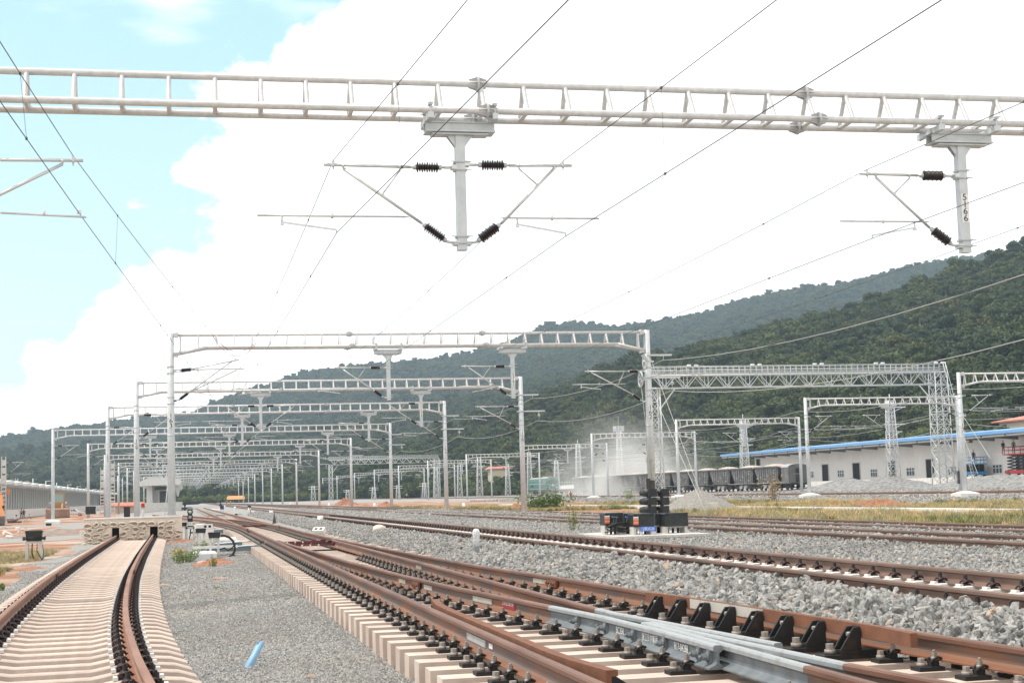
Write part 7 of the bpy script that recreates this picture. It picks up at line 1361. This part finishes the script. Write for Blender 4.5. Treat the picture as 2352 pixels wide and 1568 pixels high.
# ---------------------------------------------------------------- far yard odds and ends
def small_signal(label, c, x, yb, yt, w, lens=False):
    p = onground(*c(x, yb)); k = {id(cM): .12207, id(cX): .25635, id(cL): .1648}[id(c)]; s = PXM(p) * k; H = (yb - yt) * s; t = thing('small_signal', label, 'railway signal', tuple(p)); MB().tube((0, .03, 0), (0, .03, H), w * s * .25, n=8).build('post', BLK, t); MB().box((0, 0, H * .22), (w * s * 2.1, .4, H * .2)).build('box', BLK, t)
    for i in range(3): MB().lathe([(0, w * s * .5), (.12, w * s * .5), (.12, w * s * .3)], (0, -.05, H * (.5 + .19 * i)), (0, 1, H * (.5 + .19 * i)), 10).build('lamp_housing', BLK, t)
small_signal('small black signal past the stone wall, left one of two', cM, 102, 275, 138, 32); small_signal('small black signal past the stone wall, taller right one of two', cM, 185, 290, 88, 46); small_signal('small black signal behind the box with a blue label', cM, 858, 215, 98, 30)
p = onground(*cM(885, 312)); s = PXM(p) * .12207; t = thing('cable_box', 'black box with a blue label on legs, beside the far straight track', 'cable box', tuple(p)); MB().box((0, 0, 75 * s), (66 * s, .4, 60 * s), 0, top=1.1).build('box', BLK, t); MB().box((0, 0, 107 * s), (80 * s, .5, 10 * s)).build('lid', BLK, t); MB().box((3 * s, -.24, 55 * s), (60 * s, .03, 14 * s)).build('blue_label', BLUE, t); mb = MB()
for e in (-20, 22): mb.box((e * s, 0, 22 * s), (10 * s, .3, 48 * s))
mb.build('leg', STEEL, t)
p = onground(*cM(1290, 402)); s = PXM(p) * .12207; t = thing('point_machine', 'silvery point machine with a black capped post, lying beside the second turnout', 'point machine', tuple(p)); MB().box((-5 * s, 0, 25 * s), (190 * s, .4, 42 * s), 0, top=.8).build('housing', STEEL, t); MB().blob((-140 * s, 0, 42 * s), (34 * s, .15, 22 * s), 0, 10, 6, .1, 3).build('motor', BLK, t); MB().beam((-110 * s, -.05, 45 * s), (-40 * s, -.05, 52 * s), .05, .05).build('crank', CLIPB, t); MB().beam((120 * s, -.1, 5 * s), (95 * s, -.1, 180 * s), .05, .05).build('post', WHT, t); MB().box((108 * s, -.1, 190 * s), (60 * s, .15, 28 * s), 0, top=1.2).build('cap', BLK, t); mb = MB(); mb.path([(110 * s, -.05, 180 * s), (125 * s, -.05, 110 * s), (135 * s, -.05, 30 * s)], .025, 5); mb.build('cable', CLIPB, t)
t = thing('shade_stand', 'open stand with an orange roof far down the yard', 'shelter', (26, 620, 0)); a, b = atY(*cM(990, 120), 620), atY(*cM(1300, 120), 620); w = float(b[0] - a[0]); t.location = ((a[0] + b[0]) / 2, 620, 0); zt = float(atY(*cM(1150, 8), 620)[2]); mb = MB(); mb.add([(-w * .55, -3, zt - 1.4), (w * .55, -3, zt - 1.4), (w * .55, 4, zt - 1.4), (-w * .55, 4, zt - 1.4), (-w * .5, 0, zt), (w * .5, 0, zt)], [(0, 1, 5, 4), (1, 2, 5), (2, 3, 4, 5), (3, 0, 4), (3, 2, 1, 0)]); mb.build('roof', mat('orange_canvas', (.58, .27, .10), .8), t); mb = MB()
for x in (-.5, -.16, .2, .5): mb.tube((x * w, -2.5, -1), (x * w, -2.5, zt - 1.4), .15, n=5); mb.tube((x * w, 3, -1), (x * w, 3, zt - 1.4), .15, n=5)
mb.build('post', mat('rust_brown', (.26, .13, .09), .8), t)
q = onground(*cM(255, 165)); tag(MB().box((0, 0, 1.0), (5, 2, 1.6)).build('red_vehicle', mat('red_paint', (.5, .07, .05), .5), None, (0, 0, 0), (float(q[0]), min(800, float(q[1])), -.4)), 'tiny red machine at the far end of the tracks', 'machine')
a = atY(*cR(1430, 1150), 330); hut('low coral roofed shed seen between the left portal poles', float(a[0]) + 2.5, 330, -.5, 8, 5, 1.3, CORAL, CREAM, .6)
# tensioning weights, pulleys, stays of the pole numbered 162
def weights(label, x, y, z0, z1, w, pul, n=9):
    t = thing('tension_weights', label, 'weights', (x, y, z0), 0, 'tensioning weights'); mb = MB(); st = (z1 - z0) / n
    for i in range(n): mb.box((0, 0, st * (i + .5)), (w, .22, st * .9)); mb.box((-w * .5, 0, st * (i + .5)), (.03, .18, st * .3), 1)
    mb.build('weight', [BLK, CAPG], t); mb = MB(); mb.tube((0, 0, z1 - z0), (pul[0] - x, pul[1] - y, pul[2] - z0), .014, n=5); mb.path([(.05 * math.cos(a), 0, z1 - z0 + .9 + .14 * math.sin(a)) for a in np.linspace(0, 6.28, 12)], .018, 4); mb.build('wire', WIREL, t)
    q = Vector((pul[0] - x, pul[1] - y, pul[2] - z0)); o = MB(); 
    o.path([(q.x, q.y + .36 * math.cos(a), q.z + .36 * math.sin(a)) for a in np.linspace(0, 6.2832, 19)], .04, 6)
    for k in range(5): a = k * 1.2566; o.tube(q, q + Vector((0, .36 * math.cos(a), .36 * math.sin(a))), .022, n=4)
    o.tube(q - Vector((.1, 0, 0)), q + Vector((.1, 0, 0)), .07, n=10); o.beam(q, q + Vector((.45, 0, 0)), .06, .08); o.build('pulley_wheel', STEEL, t)
for lab, xa, xb, y0, y1, pq in (('left stack of black tension weights hanging at the pole numbered 162', 1050, 1115, 282, 500, c3(1005, 255)), ('right stack of black tension weights hanging at the pole numbered 162', 1122, 1195, 312, 500, c3(975, 380))):
    a, b = atY(*cS(xa, y1), 71.0), atY(*cS(xb, y0), 71.0); pp = atY(*pq, 71.1); weights(lab, float(a[0] + b[0]) / 2, 71.0, float(a[2]), float(b[2]), float(b[0] - a[0]), (float(pp[0]), 71.0, float(pp[2])))
for lab, xa, xb in (('left black weight stack at the right pole before the warehouse', 737, 762), ('right black weight stack at the right pole before the warehouse', 766, 797)):
    a, b = atY(*cX(xa, 1420), 130), atY(*cX(xb, 1305), 130); weights(lab, float(a[0] + b[0]) / 2, 130, float(a[2]), float(b[2]), float(b[0] - a[0]), (float(b[0]) + .1, 130, 7.2), 12)
gq = at(*cW(500, 1190), .05)
for lab, x, y, top in (('upper stay wire running from pole 162 down to the gravel heap', 470, 1055, (22.35, 71.5, 7.9)), ('lower stay wire running from pole 162 down to the gravel heap', 490, 1190, (22.35, 71.5, 6.3))): e = atY(*cW(x, y), 64); cable(lab, [top, vec(e)], 0, .011, WIREL, 'stay_wire')
for lab, x, y, top in (('stay wire from the right far row pole down past the warehouse window', 950, 1200, (70.5, 130, 7.8)), ('second stay wire from the right far row pole, the steeper one', 830, 1330, (70.5, 130, 6.2))): cable(lab, [top, vec(atY(*cX(x + 90, y), 120))], 0, .02, WIREL, 'stay_wire')
# scissor lifts at the warehouse
def lift(label, x0, x1, ytop, yfloor, ybase, m, men, Xq=105.6):
    a, b = atX(*c4(x0, yfloor), Xq), atX(*c4(x1, yfloor), Xq); yc = (a[1] + b[1]) / 2; L = abs(a[1] - b[1]) * .78; zt, zf, zb = float(atX(*c4(x0, ytop), Xq)[2]), float(a[2]), 1.62; t = thing('scissor_lift', label, 'scissor lift', (Xq, yc, zb)); H = zf - zb
    MB().mm((-.8, -L / 2, .2), (.8, L / 2, .65)).build('chassis', m, t); mb = MB(); k = 5
    for i in range(k):
        z0, z1 = .65 + (H - .7) * i / k, .65 + (H - .7) * (i + 1) / k
        for e in (-.6, .6): mb.beam((e, -L * .42, z0), (e, L * .42, z1), .09, .16); mb.beam((e, L * .42, z0), (e, -L * .42, z1), .09, .16)
    mb.build('scissor_arm', CLIPB, t); o = MB().mm((-.85, -L / 2 - .2, H - .12), (.85, L / 2 + .2, H + .05)).build('platform', m, t); mb = MB()
    for z in (H + .5, H + (zt - zf)):
        for x in (-.85, .85): mb.tube((x, -L / 2 - .2, z), (x, L / 2 + .2, z), .04, n=4)
        for y in (-L / 2 - .2, L / 2 + .2): mb.tube((-.85, y, z), (.85, y, z), .04, n=4)
    for y in np.linspace(-L / 2 - .2, L / 2 + .2, 5):
        for x in (-.85, .85): mb.tube((x, y, H), (x, y, H + (zt - zf)), .035, n=4)
    mb.build('railing', m, o)
    for y in (-L * .35, L * .35):
        for x in (-.7, .7): MB().lathe([(-.12, .3), (.12, .3)], (x, y, .3), (x + 1, y, .3), 12).build('wheel', TYRE, t)
    for dy, sh, lab2 in men:
        if 'stand' not in _pm: _pm['stand'] = body_mesh('stand')
        q = thing('person', lab2, 'person', (Xq, yc + dy, zb + H + .06)); bo = put('body', _pm['stand'][0], q)
        for i, mm_ in enumerate((NAVY, sh, SKIN)): bo.material_slots[i].link = 'OBJECT'; bo.material_slots[i].material = mm_
        hd = _pm['stand'][1]; MB().lathe([(0, .15), (.02, .125), (.08, .12), (.13, .07), (.14, .001)], (hd[0], hd[1], hd[2] + .04), (hd[0], hd[1], hd[2] + 1), 12).build('hat', ORGC if dy < 1 else YELC, q)
RED_ = mat('red_machine_paint', (.50, .03, .035), .5); BLU_ = mat('blue_machine_paint', (.05, .26, .52), .5)
lift('red scissor lift raised beside the warehouse, cut off by the right edge', 1785, 1990, 850, 900, 1040, RED_, ((4.2, BLKC, 'worker in black standing at the left end of the red scissor lift'), (1.6, GRYC, 'worker in grey standing on the red scissor lift right of the one in black')))
lift('blue scissor lift against the warehouse wall between two poles', 1512, 1622, 922, 968, 1045, BLU_, ((.2, NAVY, 'worker in an orange cap on the blue scissor lift'),))
# ---------------------------------------------------------------- dust over the wagons, haze over the yard
def dust():
    mb = MB(); mb.blob((0, 0, 5), (20, 58, 13), 0, 28, 16, .12, 3); o = mb.build('dust_cloud', [], None, (0, 0, 0), (88, 285, 1.5)); stuff(o); m = bpy.data.materials.new('dust'); m.use_nodes = True; t = m.node_tree; t.nodes.remove(t.nodes['Principled BSDF']); v = N(t, 'ShaderNodeVolumePrincipled'); v.inputs['Color'].default_value = (.97, .97, .96, 1); v.inputs['Anisotropy'].default_value = .2
    co = N(t, 'ShaderNodeTexCoord').outputs['Object']; n = N(t, 'ShaderNodeTexNoise'); n.inputs['Scale'].default_value = .09; n.inputs['Detail'].default_value = 4; t.links.new(co, n.inputs['Vector'])
    sp = N(t, 'ShaderNodeSeparateXYZ'); t.links.new(co, sp.inputs[0])
    # thickest low down over the middle wagons, thinning outwards and upwards
    gy = math_(t, 'EXPONENT', math_(t, 'MULTIPLY', math_(t, 'POWER', math_(t, 'DIVIDE', math_(t, 'SUBTRACT', sp.outputs[1], 14), 15), 2), -1)); gx = math_(t, 'EXPONENT', math_(t, 'MULTIPLY', math_(t, 'POWER', math_(t, 'DIVIDE', sp.outputs[0], 8), 2), -1)); gz = math_(t, 'EXPONENT', math_(t, 'DIVIDE', math_(t, 'MAXIMUM', sp.outputs[2], 0), -3.6))
    r = N(t, 'ShaderNodeMapRange'); r.inputs[1].default_value = .42; r.inputs[2].default_value = .66; t.links.new(n.outputs[0], r.inputs[0])
    d = math_(t, 'MULTIPLY', math_(t, 'MULTIPLY', gy, gx), math_(t, 'MULTIPLY', gz, math_(t, 'ADD', r.outputs[0], .015))); t.links.new(math_(t, 'MULTIPLY', d, .62), v.inputs['Density']); t.links.new(v.outputs[0], t.nodes['Material Output'].inputs['Volume']); o.data.materials.append(m)
dust()
def haze():
    o = MB().mm((-2600, -400, -3.5), (2600, 3600, 620)).build('haze', []); stuff(o); m = bpy.data.materials.new('haze'); m.use_nodes = True; t = m.node_tree; t.nodes.remove(t.nodes['Principled BSDF']); v = N(t, 'ShaderNodeVolumePrincipled'); v.inputs['Color'].default_value = (.62, .80, .98, 1); v.inputs['Density'].default_value = .00014; v.inputs['Anisotropy'].default_value = .0; t.links.new(v.outputs[0], t.nodes['Material Output'].inputs['Volume']); o.data.materials.append(m); o.display_type = 'WIRE'
haze()
S.cycles.volume_step_rate = 1.0; S.cycles.volume_max_steps = 256; S.cycles.max_bounces = 6; S.cycles.transparent_max_bounces = 16; S.cycles.volume_bounces = 1
